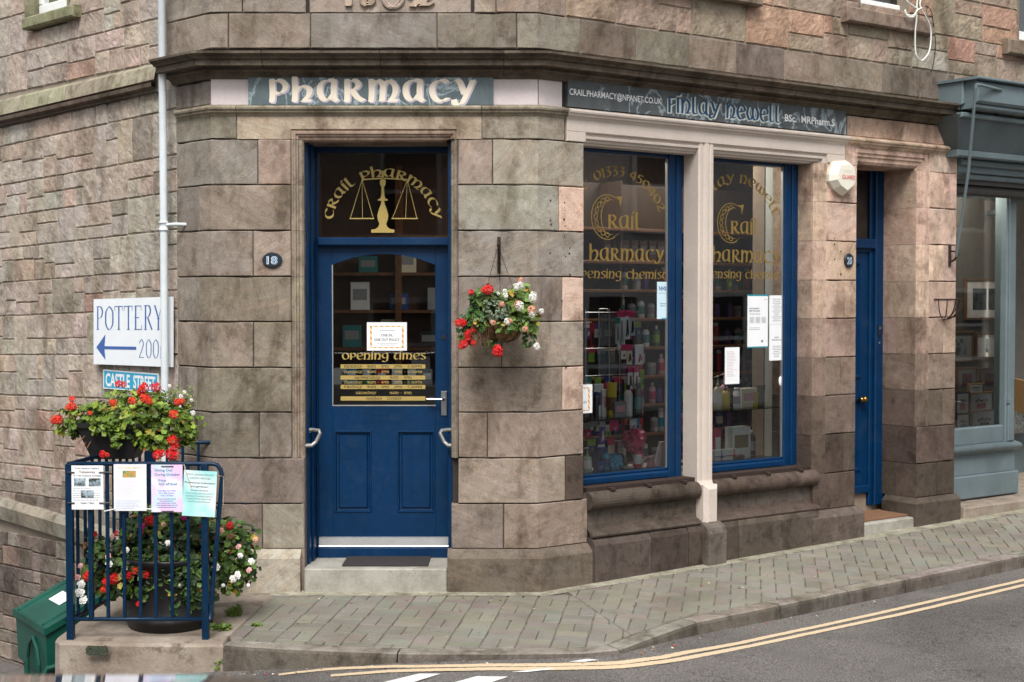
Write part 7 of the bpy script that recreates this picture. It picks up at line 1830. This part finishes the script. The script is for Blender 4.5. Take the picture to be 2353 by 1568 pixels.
# ================================================================ PLANTS
def leafmat(name, a, b, sheen=.35):
    q = NM(name); at = q.new('Attribute', _attribute_name='tone').outputs['Color']
    q.base(q.mix(q.ramp(q.noise(80, 2), .3, .7), q.mix(1, at, (.8, .8, .8), 'MULTIPLY'), at), .5, 0, .35)
    q.set(q.b, 'Transmission Weight', 0.0); return q.m
M_leaf = leafmat('plant_leaves', 0, 0)
M_petal = {k: plain(k + '_petals', v, .55, var=.12, scale=90) for k, v in dict(red=(216, 30, 34), scarlet=(228, 62, 40), white=(240, 238, 232), pink=(226, 170, 166), magenta=(196, 30, 120), peach=(222, 168, 140)).items()}
M_stem = plain('green_stems', (110, 124, 64), .7); M_dead = plain('dry_stems', (120, 88, 62), .85)
def leaf(mb, c, nrm, s, tone, lobes=5):
    """scalloped, slightly cupped leaf"""
    n = Vector(nrm).normalized(); a = n.orthogonal().normalized(); a.rotate(Matrix.Rotation(rnd(0, 6.28), 3, n)); b = n.cross(a)
    mb.tone = tone; k = lobes * 2; ctr = mb.V(Vector(c) - n * s * .16); rim = []
    for i in range(k):
        t = 2 * math.pi * i / k; r = s * (1.0 if i % 2 == 0 else .74) * (.55 if i == 0 else 1)
        rim.append(mb.V(Vector(c) + (a * math.cos(t) + b * math.sin(t)) * r + n * rnd(-.12, .12) * s))
    for i in range(k): mb.f_(ctr, rim[i], rim[(i + 1) % k])
GL_ = [(62, 92, 34), (84, 116, 44), (46, 74, 34), (104, 132, 54), (70, 98, 50)]
def foliage(t, blobs, n, s0, s1, cols, up=.45, name='foliage', yellow=.04, shell=.55):
    m = MB(); tot = sum(b[3] * b[4] * b[5] for b in blobs) ** 1
    for b in blobs:
        cnt = int(n * (b[3] * b[4] * b[5]) / tot); cx, cy, cz, rx, ry, rz_ = b[:6]
        for _ in range(cnt):
            v = Vector((rnd(-1, 1), rnd(-1, 1), rnd(-1, 1)))
            if v.length < .01: continue
            v.normalize(); lump = .82 + .36 * noise.noise(v * 2.3 + Vector((cx * 7, cy, cz * 5))) + .2 * noise.noise(v * 6)
            r = (shell + (1.05 - shell) * R_.random() ** .6) * lump
            p = Vector((cx + v.x * rx * r, cy + v.y * ry * r, cz + v.z * rz_ * r))
            nn = v * .8 + Vector((rnd(-.6, .6), rnd(-.9, .3), up + rnd(-.4, .5)))
            col = R_.choice(cols)
            if R_.random() < yellow: col = R_.choice([(170, 150, 50), (134, 84, 50), (150, 138, 60)])
            leaf(m, p, nn, rnd(s0, s1), jit(C3(*col), .22, .08), R_.choice((4, 5, 5, 6)))
    return m.build(name, M_leaf, t)
def stems(t, root, ends, mat, r=.003, nm='stem'):
    m = MB()
    for e in ends:
        a, b = Vector(root), Vector(e); mid = a.lerp(b, .5) + Vector((rnd(-.04, .04), rnd(-.04, .04), rnd(.0, .06))); m.tube(spl([a, mid, b], 5), r, 5)
    return m.build(nm, mat, t)
_fl = {}
def flower(t, p, kind, s=1.0, style='cluster'):
    key = (kind, style)
    if key not in _fl:
        m = MB(); rr_ = random.Random(len(_fl) + 3)
        if style == 'cluster':     # geranium head: many five-petalled florets on a dome
            for k in range(16):
                ph, th = math.acos(1 - 1.3 * (k + .5) / 14) + rr_.uniform(-.1, .1), k * 2.4 + rr_.uniform(-.2, .2); v = Vector((math.sin(ph) * math.cos(th), math.sin(ph) * math.sin(th), math.cos(ph)))
                c = v * .026 * rr_.uniform(.62, 1.2); a = v.orthogonal().normalized(); b = v.cross(a); o_ = rr_.uniform(0, 6)
                for q_ in range(5):
                    an = o_ + q_ * 1.2566; d = a * math.cos(an) + b * math.sin(an); e = a * math.cos(an + 1.57) + b * math.sin(an + 1.57)
                    m.poly([c, c + d * .009 + e * .005 + v * .004, c + d * .018 + v * .0, c + d * .009 - e * .005 + v * .004])
        else:                       # begonia / petunia: overlapping rounded petals
            for ring_, (n_, r, z) in enumerate(((6, .034, -.004), (5, .024, .008), (4, .014, .014))):
                for q_ in range(n_):
                    an = q_ * 6.283 / n_ + ring_ * .5 + rr_.uniform(-.2, .2); d = Vector((math.cos(an), math.sin(an), 0)); e = Vector((-d.y, d.x, 0)); zz_ = Vector((0, 0, 1))
                    m.poly([zz_ * z * .3, d * r * .45 + e * r * .42 + zz_ * (z + .004), d * r * .95 + e * r * .25 + zz_ * (z + rr_.uniform(-.006, .006)), d * r * .95 - e * r * .25 + zz_ * z, d * r * .45 - e * r * .42 + zz_ * (z + .004)])
        me = m.build('flower', M_petal[kind], None); _fl[key] = me.data; bpy.data.objects.remove(me)
    o = bpy.data.objects.new('flower', _fl[key]); COL.objects.link(o); o.parent = t; o.location = Vector(p) - Vector(t['_o'])
    v = Vector((rnd(-.5, .5), rnd(-1.3, -.5), rnd(.2, .9))); o.rotation_euler = v.to_track_quat('Z', 'Y').to_euler(); o.scale = (s * rnd(.85, 1.15),) * 3
    return o
def W(px, py, y):      # point seen at this pixel on the vertical plane y = const
    r = ray(px, py); t_ = (y - CAM.y) / r.y; return CAM + r * t_
# lower tub
TC = Vector((W(392, 1400, -.86).x, -.86)); tb = thing('flower_tub', 'large round black tub of red, white and pink flowers standing behind the railing', 'planter', (TC.x, TC.y, -.02))
m = MB(); m.smooth = True
tp = [(.235, 0), (.25, .01), (.256, .05), (.262, .055), (.262, .07), (.258, .075), (.285, .40), (.30, .405), (.305, .43), (.30, .44), (.275, .43), (.27, .36)]
m.lathe((TC.x, TC.y, -.022), tp, 40, cap=False); m.build('tub', M_black, tb)
m = MB(); m.lathe((TC.x, TC.y, .35), [(.001, 0), (.27, -.01)], 24, cap=False); m.build('soil', plain('potting_soil', (50, 38, 30), .95, bump=.5), tb)
b1 = [(W(330, 1335, -1.08).x, -1.06, .30, .34, .07, .13), (W(440, 1345, -1.08).x, -1.05, .28, .14, .08, .15), (W(390, 1270, -.86).x, -.84, .48, .40, .27, .26), (W(300, 1310, -.95).x, -.93, .36, .26, .17, .24), (W(250, 1330, -.95).x, -.95, .33, .15, .14, .22), (W(530, 1290, -.8).x, -.80, .40, .20, .20, .28), (W(420, 1330, -1.0).x, -1.0, .30, .26, .1, .17), (W(395, 1215, -.8).x, -.76, .62, .30, .22, .12)]
GD_ = [(44, 66, 34), (58, 84, 38), (36, 56, 34), (76, 104, 44), (60, 78, 50), (92, 118, 52)]
foliage(tb, b1, 3000, .015, .034, GD_, yellow=.04)
foliage(tb, [(W(330, 1335, -1.1).x, -1.10, .30, .20, .05, .15), (W(445, 1345, -1.1).x, -1.09, .27, .13, .06, .16), (W(385, 1320, -1.1).x, -1.09, .36, .16, .06, .13)], 900, .014, .032, GD_, name='foliage')
foliage(tb, [(W(540, 1330, -.8).x, -.84, .36, .16, .13, .24)], 420, .012, .022, [(92, 122, 50), (110, 140, 60), (70, 100, 44)], name='small_leaf_foliage')
foliage(tb, [(W(395, 1400, -1.1).x, -1.09, .17, .05, .05, .15), (W(215, 1300, -1.0).x, -1.0, .40, .08, .08, .22), (W(470, 1380, -1.08).x, -1.06, .24, .10, .06, .12)], 170, .018, .034, GD_, name='trailing_foliage')
stems(tb, (TC.x, TC.y, .36), [W(x, y, -1.08) for x, y in ((380, 1430), (415, 1400), (440, 1410), (250, 1370), (455, 1340))] + [W(x, y, -.8) for x, y in ((590, 1240), (575, 1215), (395, 1180), (240, 1240))], M_stem)
for px, py, k, st, s_ in [(202, 1323, 'red', 'cluster', 1.1), (245, 1337, 'red', 'cluster', 1.2), (262, 1330, 'red', 'cluster', 1.3), (297, 1322, 'red', 'cluster', 1.3), (310, 1312, 'scarlet', 'cluster', .9), (337, 1320, 'red', 'cluster', 1.1), (237, 1356, 'scarlet', 'cluster', .7), (318, 1388, 'red', 'cluster', .7),
                         (183, 1360, 'white', 'b', 1.4), (190, 1378, 'white', 'b', 1.3), (186, 1342, 'white', 'b', 1.1), (178, 1326, 'pink', 'b', 1.0), (250, 1296, 'white', 'b', 1.1), (248, 1279, 'pink', 'b', 1.0), (290, 1264, 'white', 'b', .8), (362, 1295, 'white', 'b', 1.2), (292, 1305, 'white', 'b', .8), (414, 1345, 'white', 'b', .8),
                         (545, 1322, 'white', 'b', 1.2), (536, 1330, 'white', 'b', 1.1), (496, 1303, 'white', 'b', 1.1), (552, 1277, 'white', 'b', .9), (578, 1290, 'white', 'b', .9), (548, 1256, 'pink', 'b', .8), (572, 1310, 'pink', 'b', .8), (586, 1240, 'peach', 'b', .8), (508, 1220, 'peach', 'b', 1.1), (528, 1208, 'red', 'cluster', .9), (260, 1232, 'pink', 'b', 1.0), (268, 1225, 'red', 'cluster', .7),
                         (344, 1196, 'red', 'cluster', 1.2), (325, 1210, 'magenta', 'b', 1.0), (326, 1222, 'magenta', 'b', .8), (424, 1188, 'magenta', 'b', .9), (386, 1248, 'white', 'b', .8), (478, 1275, 'pink', 'b', .7), (495, 1235, 'magenta', 'b', .7), (376, 1205, 'peach', 'b', .7), (462, 1212, 'red', 'cluster', .6), (218, 1228, 'red', 'cluster', .8), (184, 1300, 'pink', 'b', .8), (513, 1345, 'white', 'b', .5), (570, 1345, 'white', 'b', .5)]:
    flower(tb, W(px, py, -1.12 if px < 470 and py > 1235 else (-1.0 if px > 470 else -1.04)), k, s_ * (.78 if st == 'cluster' else .66), 'cluster' if st == 'cluster' else 'b')
# trough on the rail
TR = Vector((W(268, 1000, -.72).x, -.72)); zt0 = W(268, 1052, -.72).z
tr = thing('trough_planter', 'tapered black planter of scarlet geraniums saddled on top of the railing', 'planter', (TR.x, TR.y, zt0))
m = MB(); wt, wb = .205, .125
def rect(w_, h_, z): return [(TR.x - w_, TR.y - h_, z), (TR.x + w_, TR.y - h_, z), (TR.x + w_, TR.y + h_, z), (TR.x - w_, TR.y + h_, z)]
ids = m.grid([rect(wb, .09, zt0 + .001), rect(wb + .004, .095, zt0 + .006), rect(wt, .13, zt0 + .19), rect(wt + .012, .142, zt0 + .195), rect(wt + .012, .142, zt0 + .225), rect(wt - .01, .12, zt0 + .225), rect(wt - .02, .11, zt0 + .17)], True); m.f_(*ids[0][::-1]); m.f_(*ids[-1]); m.build('trough', M_black, tr)
b2 = [(W(300, 960, -.75).x, -.75, W(300, 962, -.75).z, .34, .20, .145), (W(200, 962, -.75).x, -.75, W(200, 958, -.75).z, .20, .14, .10), (W(390, 965, -.75).x, -.73, W(390, 975, -.75).z, .20, .17, .19), (W(160, 975, -.75).x, -.75, W(160, 985, -.75).z, .11, .09, .06), (W(360, 1020, -.8).x, -.84, W(360, 1010, -.8).z, .16, .08, .10), (W(320, 905, -.75).x, -.75, W(320, 915, -.75).z, .22, .12, .07)]
GB_ = [(98, 124, 40), (118, 144, 46), (76, 100, 36), (138, 158, 60), (88, 112, 42)]
foliage(tr, b2, 2600, .011, .026, GB_, yellow=.06)
foliage(tr, [(W(265, 1010, -.9).x, -.88, W(265, 1010, -.9).z, .05, .04, .09), (W(235, 990, -.9).x, -.88, W(255, 985, -.9).z, .10, .04, .05), (W(435, 1010, -.75).x, -.75, W(430, 1000, -.75).z, .05, .05, .12)], 110, .014, .028, GB_, name='trailing_foliage')
foliage(tr, [(W(412, 925, -.7).x, -.7, W(412, 915, -.7).z, .14, .08, .08)], 260, .006, .011, [(110, 128, 70), (128, 140, 84)], name='fine_foliage')
stems(tr, (TR.x, TR.y, zt0 + .2), [W(x, y, -.78) for x, y in ((180, 890), (150, 930), (130, 965), (250, 892), (330, 880), (400, 895), (440, 940), (430, 915), (260, 1030), (430, 1030))], M_stem)
stems(tr, (TR.x - .12, TR.y - .1, zt0 + .2), [W(x, y, -.86) for x, y in ((178, 1020), (200, 1030), (190, 1040))], M_dead, nm='dry_stem')
for px, py, k, s_ in [(133, 965, 'scarlet', 1.2), (124, 968, 'scarlet', .9), (165, 935, 'scarlet', 1.2), (158, 938, 'scarlet', .9), (166, 918, 'scarlet', .8), (272, 882, 'red', 1.0), (284, 884, 'red', .8), (260, 926, 'scarlet', 1.0), (330, 892, 'red', 1.3), (322, 900, 'red', 1.0), (358, 890, 'red', 1.1), (333, 916, 'scarlet', 1.3), (342, 922, 'scarlet', 1.0), (304, 922, 'scarlet', .9), (400, 953, 'scarlet', 1.0), (207, 950, 'scarlet', .6),
                     (396, 1012, 'red', 1.1), (402, 1028, 'red', 1.0), (392, 1044, 'red', 1.2), (402, 1046, 'red', 1.2), (362, 1045, 'red', 1.2), (372, 1042, 'red', 1.0), (236, 1044, 'red', .8), (246, 1046, 'scarlet', .6), (408, 925, 'scarlet', .8), (418, 922, 'scarlet', .7), (390, 888, 'white', .5), (424, 902, 'white', .5), (416, 912, 'white', .55), (440, 920, 'white', .5), (444, 950, 'white', .6), (414, 934, 'white', .4)]:
    flower(tr, W(px, py, -.92 if py > 900 and px > 180 else -.82), k, s_ * .80)
# hanging basket
hb = thing('hanging_basket', 'hanging basket of red and white geraniums on an iron bracket beside the blue door', 'hanging basket', tuple(F.P(fu(1147), W(1147, 610, -.06).z, .0)))
m = MB(); ux = fu(1147); za_, zb_ = fz(545), fz(617)
m.box(F, ux - .012, ux + .010, zb_ - .03, za_, 0, .012, .002); m.box(F, ux - .008, ux + .008, zb_ + .06, zb_ + .19, .012, .03, .003)
m.tube([F.P(ux + .002, zb_, .012), F.P(ux + .002, zb_ + .03, .10), F.P(ux, zb_ + .13, .20), F.P(ux - .004, zb_ + .155, .24), F.P(ux - .004, zb_ + .14, .262)], .009, 6); m.tube([F.P(ux, zb_ + .15, .02), F.P(ux, zb_ + .15, .22)], .007, 6); m.build('bracket', M_iron, hb)
hc = W(1152, 755, -.22); top_ = F.P(ux - .004, zb_ + .14, .262); rim = hc.z + .055; m = MB()
q = NM('coir_liner'); q.base(q.mix(q.ramp(q.noise(40, 5), .35, .65), C3(86, 62, 42), C3(150, 116, 80)), .95); q.bump(q.noise(120, 4), .9, .01)
m.smooth = True; m.lathe((hc.x, hc.y, hc.z - .09), [(.03, 0), (.09, .02), (.14, .07), (.165, .13), (.17, .145)], 24, cap=False); m.build('liner', q.m, hb)
m = MB()
for k in range(10):
    a = 2 * math.pi * k / 10; m.tube([(hc.x + r_ * math.cos(a), hc.y + r_ * math.sin(a), hc.z - .09 + z_) for r_, z_ in ((.035, -.002), (.094, .018), (.145, .068), (.171, .13))], .0025, 4)
m.tube([(hc.x + .174 * math.cos(a), hc.y + .174 * math.sin(a), rim) for a in [2 * math.pi * k / 24 for k in range(25)]], .004, 5); m.build('wire_frame', M_iron, hb)
for a in (205, 330, 90):
    e = Vector((hc.x + .17 * math.cos(math.radians(a)), hc.y + .12 * math.sin(math.radians(a)), rim)); m = MB(); v = e - top_; L_ = v.length; n_ = int(L_ / .014)
    for k in range(n_):
        c0_, c1_ = top_ + v * (k / n_), top_ + v * ((k + .8) / n_); m.tube([c0_, c0_.lerp(c1_, .5) + Vector((.0025 if k % 2 else 0, .0025 if k % 2 == 0 else 0, 0)), c1_], .0022, 4)
    m.build('chain', M_iron, hb)
GY_ = [(98, 126, 58), (76, 108, 44), (120, 142, 70), (58, 86, 44), (104, 118, 84)]
def hw(px, py, y=-.3): p = W(px, py, y); return p.x, p.y, p.z
foliage(hb, [(*hw(1110, 700), .12, .12, .12), (*hw(1085, 730), .08, .08, .08)], 300, .013, .028, [(58, 92, 44), (74, 108, 50), (48, 76, 40)], name='foliage')
foliage(hb, [(*hw(1190, 695), .13, .12, .13), (*hw(1215, 740), .08, .08, .10), (*hw(1170, 730), .12, .08, .06)], 380, .014, .030, [(110, 140, 62), (128, 152, 74), (90, 120, 52)], name='foliage', yellow=.12)
foliage(hb, [(*hw(1140, 712, -.4), .10, .06, .09)], 420, .006, .011, [(120, 136, 112), (100, 118, 92), (140, 152, 126)], name='silver_foliage', yellow=0)
foliage(hb, [(*hw(1105, 745, -.4), .06, .04, .06), (*hw(1165, 752, -.42), .09, .04, .05), (*hw(1205, 742, -.38), .06, .05, .08), (*hw(1130, 690, -.36), .13, .08, .07)], 330, .010, .024, GY_, name='front_foliage')
foliage(hb, [(*hw(1073, 770), .07, .06, .08), (*hw(1085, 740), .06, .06, .07), (*hw(1215, 780), .06, .05, .06), (*hw(1125, 790), .07, .05, .03)], 200, .010, .022, [(56, 92, 50), (78, 112, 54), (96, 122, 56)], name='trailing_foliage')
stems(hb, (hc.x, hc.y, rim), [W(x, y, -.36) for x, y in ((1236, 795), (1245, 718), (1225, 760), (1065, 790), (1050, 750), (1145, 800), (1200, 650), (1105, 660))], M_stem, .0022)
m = MB()
for _ in range(46):
    a = Vector(W(rnd(1085, 1120), rnd(725, 745), -.36)); m.tube(spl([a, a + Vector((rnd(-.02, .02), rnd(-.02, .0), -.06)), a + Vector((rnd(-.03, .03), rnd(-.02, .02), -rnd(.1, .17)))], 3), .0018, 3)
m.build('dry_stem', M_dead, hb)
for px, py, k, s_ in [(1122, 665, 'red', 1.25), (1113, 668, 'scarlet', .9), (1082, 672, 'red', .8), (1054, 742, 'red', 1.0), (1064, 742, 'red', .9), (1090, 758, 'red', .9), (1075, 768, 'red', 1.0), (1080, 762, 'red', .8), (1066, 790, 'red', 1.0), (1060, 796, 'red', .9), (1075, 778, 'red', .9), (1088, 788, 'red', .9), (1143, 806, 'red', 1.25), (1146, 812, 'red', 1.0),
                     (1196, 655, 'white', 1.0), (1187, 660, 'white', .9), (1162, 680, 'white', .8), (1160, 670, 'white', .7), (1224, 686, 'white', 1.1), (1226, 680, 'white', .9), (1194, 704, 'white', 1.1), (1190, 700, 'peach', .9), (1244, 716, 'white', .8), (1222, 722, 'white', .8), (1222, 712, 'peach', 1.0), (1166, 740, 'white', .8), (1172, 738, 'peach', .7), (1133, 742, 'peach', .7), (1207, 757, 'peach', .9), (1233, 797, 'white', .9), (1145, 675, 'white', .5), (1153, 700, 'peach', .7), (1196, 644, 'peach', .7)]:
    flower(hb, W(px, py, -.44 if 1100 < px < 1225 else -.36), k, s_ * .82)
# ================================================================ GRIT BIN
A_ = Vector((-3.10, -.05)); th = math.radians(35); eu = Vector((math.cos(th), math.sin(th))); ef = Vector((-math.sin(th), math.cos(th)))
M_grn = NM('green_bin_plastic'); M_grn.base(M_grn.mix(M_grn.ramp(M_grn.noise(3, 4), .3, .7), C3(8, 66, 56), C3(18, 86, 72)), .42, 0, .4); M_grn.bump(M_grn.noise(90, 3), .12, .003); M_grn = M_grn.m
bn = thing('grit_bin', 'green plastic grit bin with a sloping lid and blank white label beside the slab', 'grit bin', (A_.x, A_.y, -.95))
BE = Face(A_.x, A_.y, eu.x, eu.y, eu.y, -eu.x)     # end wall, u away from the front edge
def bp(u, v, z): return Vector((A_.x + eu.x * u + ef.x * v, A_.y + eu.y * u + ef.y * v, z))
zf_, zk_, LU, LV = -.25, -.08, .58, .70
m = MB()
body = lambda g, z, fr_=0: [bp(-g, -g, z), bp(LU + g, -g, z), bp(LU + g, LV + g, z), bp(-g, LV + g, z)]
ids = m.grid([body(-.05, -.95), body(-.04, -.60), body(-.012, -.57), body(-.01, -.52), [bp(0, 0, zf_ - .02), bp(LU, 0, zk_ + .02), bp(LU, LV, zk_ + .02), bp(0, LV, zf_ - .02)]], True); m.f_(*ids[-1]); m.build('bin_body', M_grn, bn)
m = MB(); g = .018
def lp(u, v, o_): z = zf_ + (zk_ - zf_) * min(1, u / .36) ; return bp(u, v, z + o_)
us_ = [-g, .0, .18, .36, .46, LU + g]; rows = [[lp(max(u, 0), v, .022) + (bp(u, 0, 0) - bp(max(u, 0), 0, 0)) for v in (-g, .05, LV - .05, LV + g)] for u in us_]
rows2 = [[p + Vector((0, 0, -.045)) for p in r] for r in rows]
ids = m.grid(rows); ids2 = m.grid([r[::-1] for r in rows2])
m.grid([[rows[i][0] for i in range(6)], [rows2[i][0] for i in range(6)]]); m.grid([[rows[i][3] for i in range(6)], [rows2[i][3] for i in range(6)]]); m.grid([rows2[0], rows[0]]); m.grid([rows[5], rows2[5]])
lid = m.build('lid', M_grn, bn)
m = MB(); m.grid([[lp(u, v, .029) for v in (.09, LV - .09)] for u in (.36, .5)]); 
for v0, v1 in ((.06, .085), (LV - .085, LV - .06)): m.grid([[lp(u, v, o_) for v, o_ in ((v0, .022), (v0 + .004, .036), (v1 - .004, .036), (v1, .022))] for u in (.0, .18, .36, .56)])
m.build('lid_rib', M_grn, lid)
m = MB(); m.poly([lp(u, v, .0262) for u, v in ((.17, .26), (.27, .26), (.27, .50), (.17, .50))]); m.build('label', plain('scuffed_white_label', (226, 232, 232), .6, var=.1), bn)
m = MB(); ar = [bp(-.012, v, z) for v, z in ((.12, -.9), (.12, -.5), (.16, -.4), (.25, -.34), (.34, -.4), (.38, -.5), (.38, -.9))]; m.tube(ar, .012, 6); m.tube([bp(-.02, .0, -.9), bp(-.02, .0, -.56), bp(.0, -.012, -.50), bp(LU, -.012, -.44)], .02, 6); m.build('moulded_ridge', M_grn, bn)
# ================================================================ PARKED CAR in the foreground (only its roof reaches the frame)
cr = thing('parked_car', 'dark blue parked car whose glossy roof edge crosses the bottom of the view', 'car', (-1.5, -7.6, -.2))
q = NM('dark_blue_car_paint'); q.base(C3(22, 30, 48), .12, .2, .6); q.set(q.b, 'Coat Weight', 1.0); q.set(q.b, 'Coat Roughness', .03); M_car = q.m
rc = Vector((-1.5, -7.6)); gz_ = -.16
def carring(x0, x1, y0, y1, z, r):
    out = []
    for cx, cy, a0 in ((x1 - r, y1 - r, 0), (x0 + r, y1 - r, 90), (x0 + r, y0 + r, 180), (x1 - r, y0 + r, 270)):
        for k in range(5): a = math.radians(a0 + 22.5 * k); out.append((rc.x + cx + r * math.cos(a), rc.y + cy + r * math.sin(a), z))
    return out
m = MB(); m.smooth = True
ids = m.grid([carring(-2.05, 2.05, -.80, .80, gz_ + .25, .3), carring(-2.1, 2.1, -.85, .85, gz_ + .45, .35), carring(-2.1, 2.1, -.86, .86, gz_ + .68, .4), carring(-2.0, 2.0, -.82, .82, gz_ + .86, .4), carring(-1.35, 1.5, -.72, .72, gz_ + .93, .3)], True); m.f_(*ids[0][::-1]); m.f_(*ids[-1]); m.build('body', M_car, cr)
zr = CAM.z - (1533 - 690) / FP * 2.42
m = MB(); m.smooth = True; ids = m.grid([carring(-1.5, 1.55, -.72, .72, gz_ + .92, .2), carring(-1.12, 1.22, -.60, .60, zr - .09, .16)], True); m.build('cabin_glass', plain('tinted_car_glass', (30, 34, 38), .06), cr)
m = MB(); m.smooth = True; ids = m.grid([carring(-1.14, 1.24, -.62, .62, zr - .095, .16), carring(-1.13, 1.23, -.615, .615, zr - .05, .18), carring(-1.08, 1.18, -.57, .57, zr - .018, .2), carring(-.9, 1.0, -.4, .4, zr - .002, .2), carring(-.3, .4, -.1, .1, zr, .1)], True); m.f_(*ids[-1]); m.build('roof', M_car, cr)
for x in (-1.35, 1.35):
    for y in (-.78, .78):
        m = MB(); rings = [[(rc.x + x + r * math.cos(a), rc.y + y + h, gz_ + .3 + r * math.sin(a)) for a in [2 * math.pi * k / 20 for k in range(20)]] for r, h in ((.30, -.1), (.32, -.08), (.32, .08), (.30, .1))]; ids = m.grid(rings, True); m.f_(*ids[0]); m.f_(*ids[-1][::-1]); wh = m.build('wheel', M_black, cr)
        m = MB(); ids = m.grid([[(rc.x + x + r * math.cos(a), rc.y + y + math.copysign(h, y), gz_ + .3 + r * math.sin(a)) for a in [2 * math.pi * k / 16 for k in range(16)]] for r, h in ((.2, .09), (.2, .105), (.05, .11))], True); m.f_(*ids[-1]); m.build('rim', M_alu, wh)
for y in (-.6, .6):
    m = MB(); m.lathe((rc.x + 2.08, rc.y + y, gz_ + .6), [(.02, -.05), (.09, -.03), (.09, .03), (.02, .05)], 12, sx=.4); m.build('headlight', M_white, cr)
# ================================================================ WEEDS, MOSS, LITTER
def tuft(px, py, n, h, label, cat='weed', leafy=False, col=((86, 112, 42), (110, 132, 56)), spread=.03, zf=None):
    x, y = onground(px, py, zf or zp); z = (zf or zp)(x, y) + .002
    m = MB()
    for _ in range(n):
        a = rnd(0, 6.28); r = spread * R_.random() ** .5; bx, by = x + r * math.cos(a), y + r * math.sin(a) * .8; m.tone = jit(C3(*R_.choice(col)), .2)
        if leafy: leaf(m, (bx, by, z + rnd(.005, h)), (rnd(-.5, .5), rnd(-1, 0), 1), rnd(.006, .014), m.tone)
        else:
            d = Vector((rnd(-.6, .6), rnd(-.6, .4), 1)).normalized() * h * rnd(.5, 1.1); w_ = .0022; s_ = Vector((d.y, -d.x, 0)); s_ = (s_.normalized() if s_.length > 1e-4 else Vector((1, 0, 0))) * w_
            b_ = Vector((bx, by, z)); m.poly([b_ - s_, b_ + s_, b_ + d * .6 + s_ * .7 + Vector((0, 0, -.002)), b_ + d + Vector((d.x, d.y, 0)) * .4])
    o = m.build('weed', M_leaf, None); return tag(o, label, cat)
tuft(538, 1416, 170, .065, 'spiky grass tuft growing in the slab joint right of the big tub', spread=.045)
tuft(508, 1448, 120, .035, 'flat clump of small weeds at the foot of the right railing post', leafy=True, spread=.06)
tuft(590, 1440, 40, .018, 'small moss and weed sprig in the joint between slab and pavers', leafy=True)
tuft(545, 1400, 30, .02, 'tiny weed sprig higher up the joint beside the grass tuft', leafy=True)
tuft(932, 1516, 60, .035, 'bright green leafy weed growing from the kerb joint below the door', leafy=True, col=((60, 110, 50), (76, 130, 60)), spread=.035, zf=surf)
tuft(505, 1540, 90, .07, 'green weed clump in the angle between the slab and the kerb end', leafy=True, spread=.05, zf=surf)
tuft(2090, 1208, 26, .02, 'tiny weed at the foot of the pillar base beside the step', leafy=True)
m = MB(); m.tone = C3(60, 72, 28)
for _ in range(900):
    p = W(rnd(190, 246), rnd(1486, 1504), -1.335); t_ = ((p.x - W(218, 1, -1.335).x) / .085) ** 2
    if R_.random() > t_: leaf(m, (p.x, -1.338 - rnd(0, .006), p.z), (0, -1, .4), rnd(.004, .009), jit(C3(38, 50, 16), .3))
o = m.build('moss', M_leaf, None); o['kind'] = 'stuff'; o['label'] = 'dark green moss patch on the face of the concrete slab'; o['category'] = 'moss'
m = MB()
for _ in range(330):
    k = R_.random()
    if k < .75:
        i = R_.randrange(len(kp) - 5); p = Vector(kp[i]).lerp(Vector(kp[i + 1]), R_.random()); n_ = koff[i]; x, y = p.x + n_.x * rnd(.02, .16), p.y + n_.y * rnd(.02, .16); z = surf(x, y) + .005
    else: x, y = rnd(-1.5, 4), 0; y = rnd(-1.3, -.2) if x < .2 else (Rr.P((x - .2) / .811, 0, rnd(.1, 1.1)).y); x = x if x < .2 else Rr.P((x - .2) / .811, 0, rnd(.1, 1.1)).x; z = zp(x, y) + .008
    m.tone = jit(C3(*R_.choice([(150, 100, 60), (190, 170, 140), (120, 84, 60), (210, 200, 180), (168, 60, 50), (100, 80, 60)])), .15)
    leaf(m, (x, y, z), (rnd(-.4, .4), rnd(-.4, .4), 1), rnd(.003, .011), m.tone, 4)
o = m.build('leaf_litter', M_leaf, None); o['kind'] = 'stuff'; o['label'] = 'scattered dry leaves and petals along the gutter and pavement'; o['category'] = 'litter'
# far-left verge in the side street
m = MB()
for _ in range(500):
    x, y = rnd(-4.6, -3.6), rnd(.6, 2.2); z = -.9 - .03 * (-x - 2.6) - .05 * y; m.tone = jit(C3(84, 110, 44), .2); d = Vector((rnd(-.3, .3), rnd(-.3, .3), 1)) * .07; b_ = Vector((x, y, z)); m.poly([b_, b_ + Vector((.005, 0, 0)), b_ + d])
o = m.build('grass', M_leaf, None); o['kind'] = 'stuff'; o['label'] = 'green grass along the foot of the side wall'; o['category'] = 'grass'
for o in bpy.data.objects:
    if o.parent is None and o.get('label') and len(o['label'].replace('-', ' ').split()) > 16: print('LONG', o.name, o['label'])
    if '_o' in o: del o['_o']
    if o.get('label') == '': del o['label']
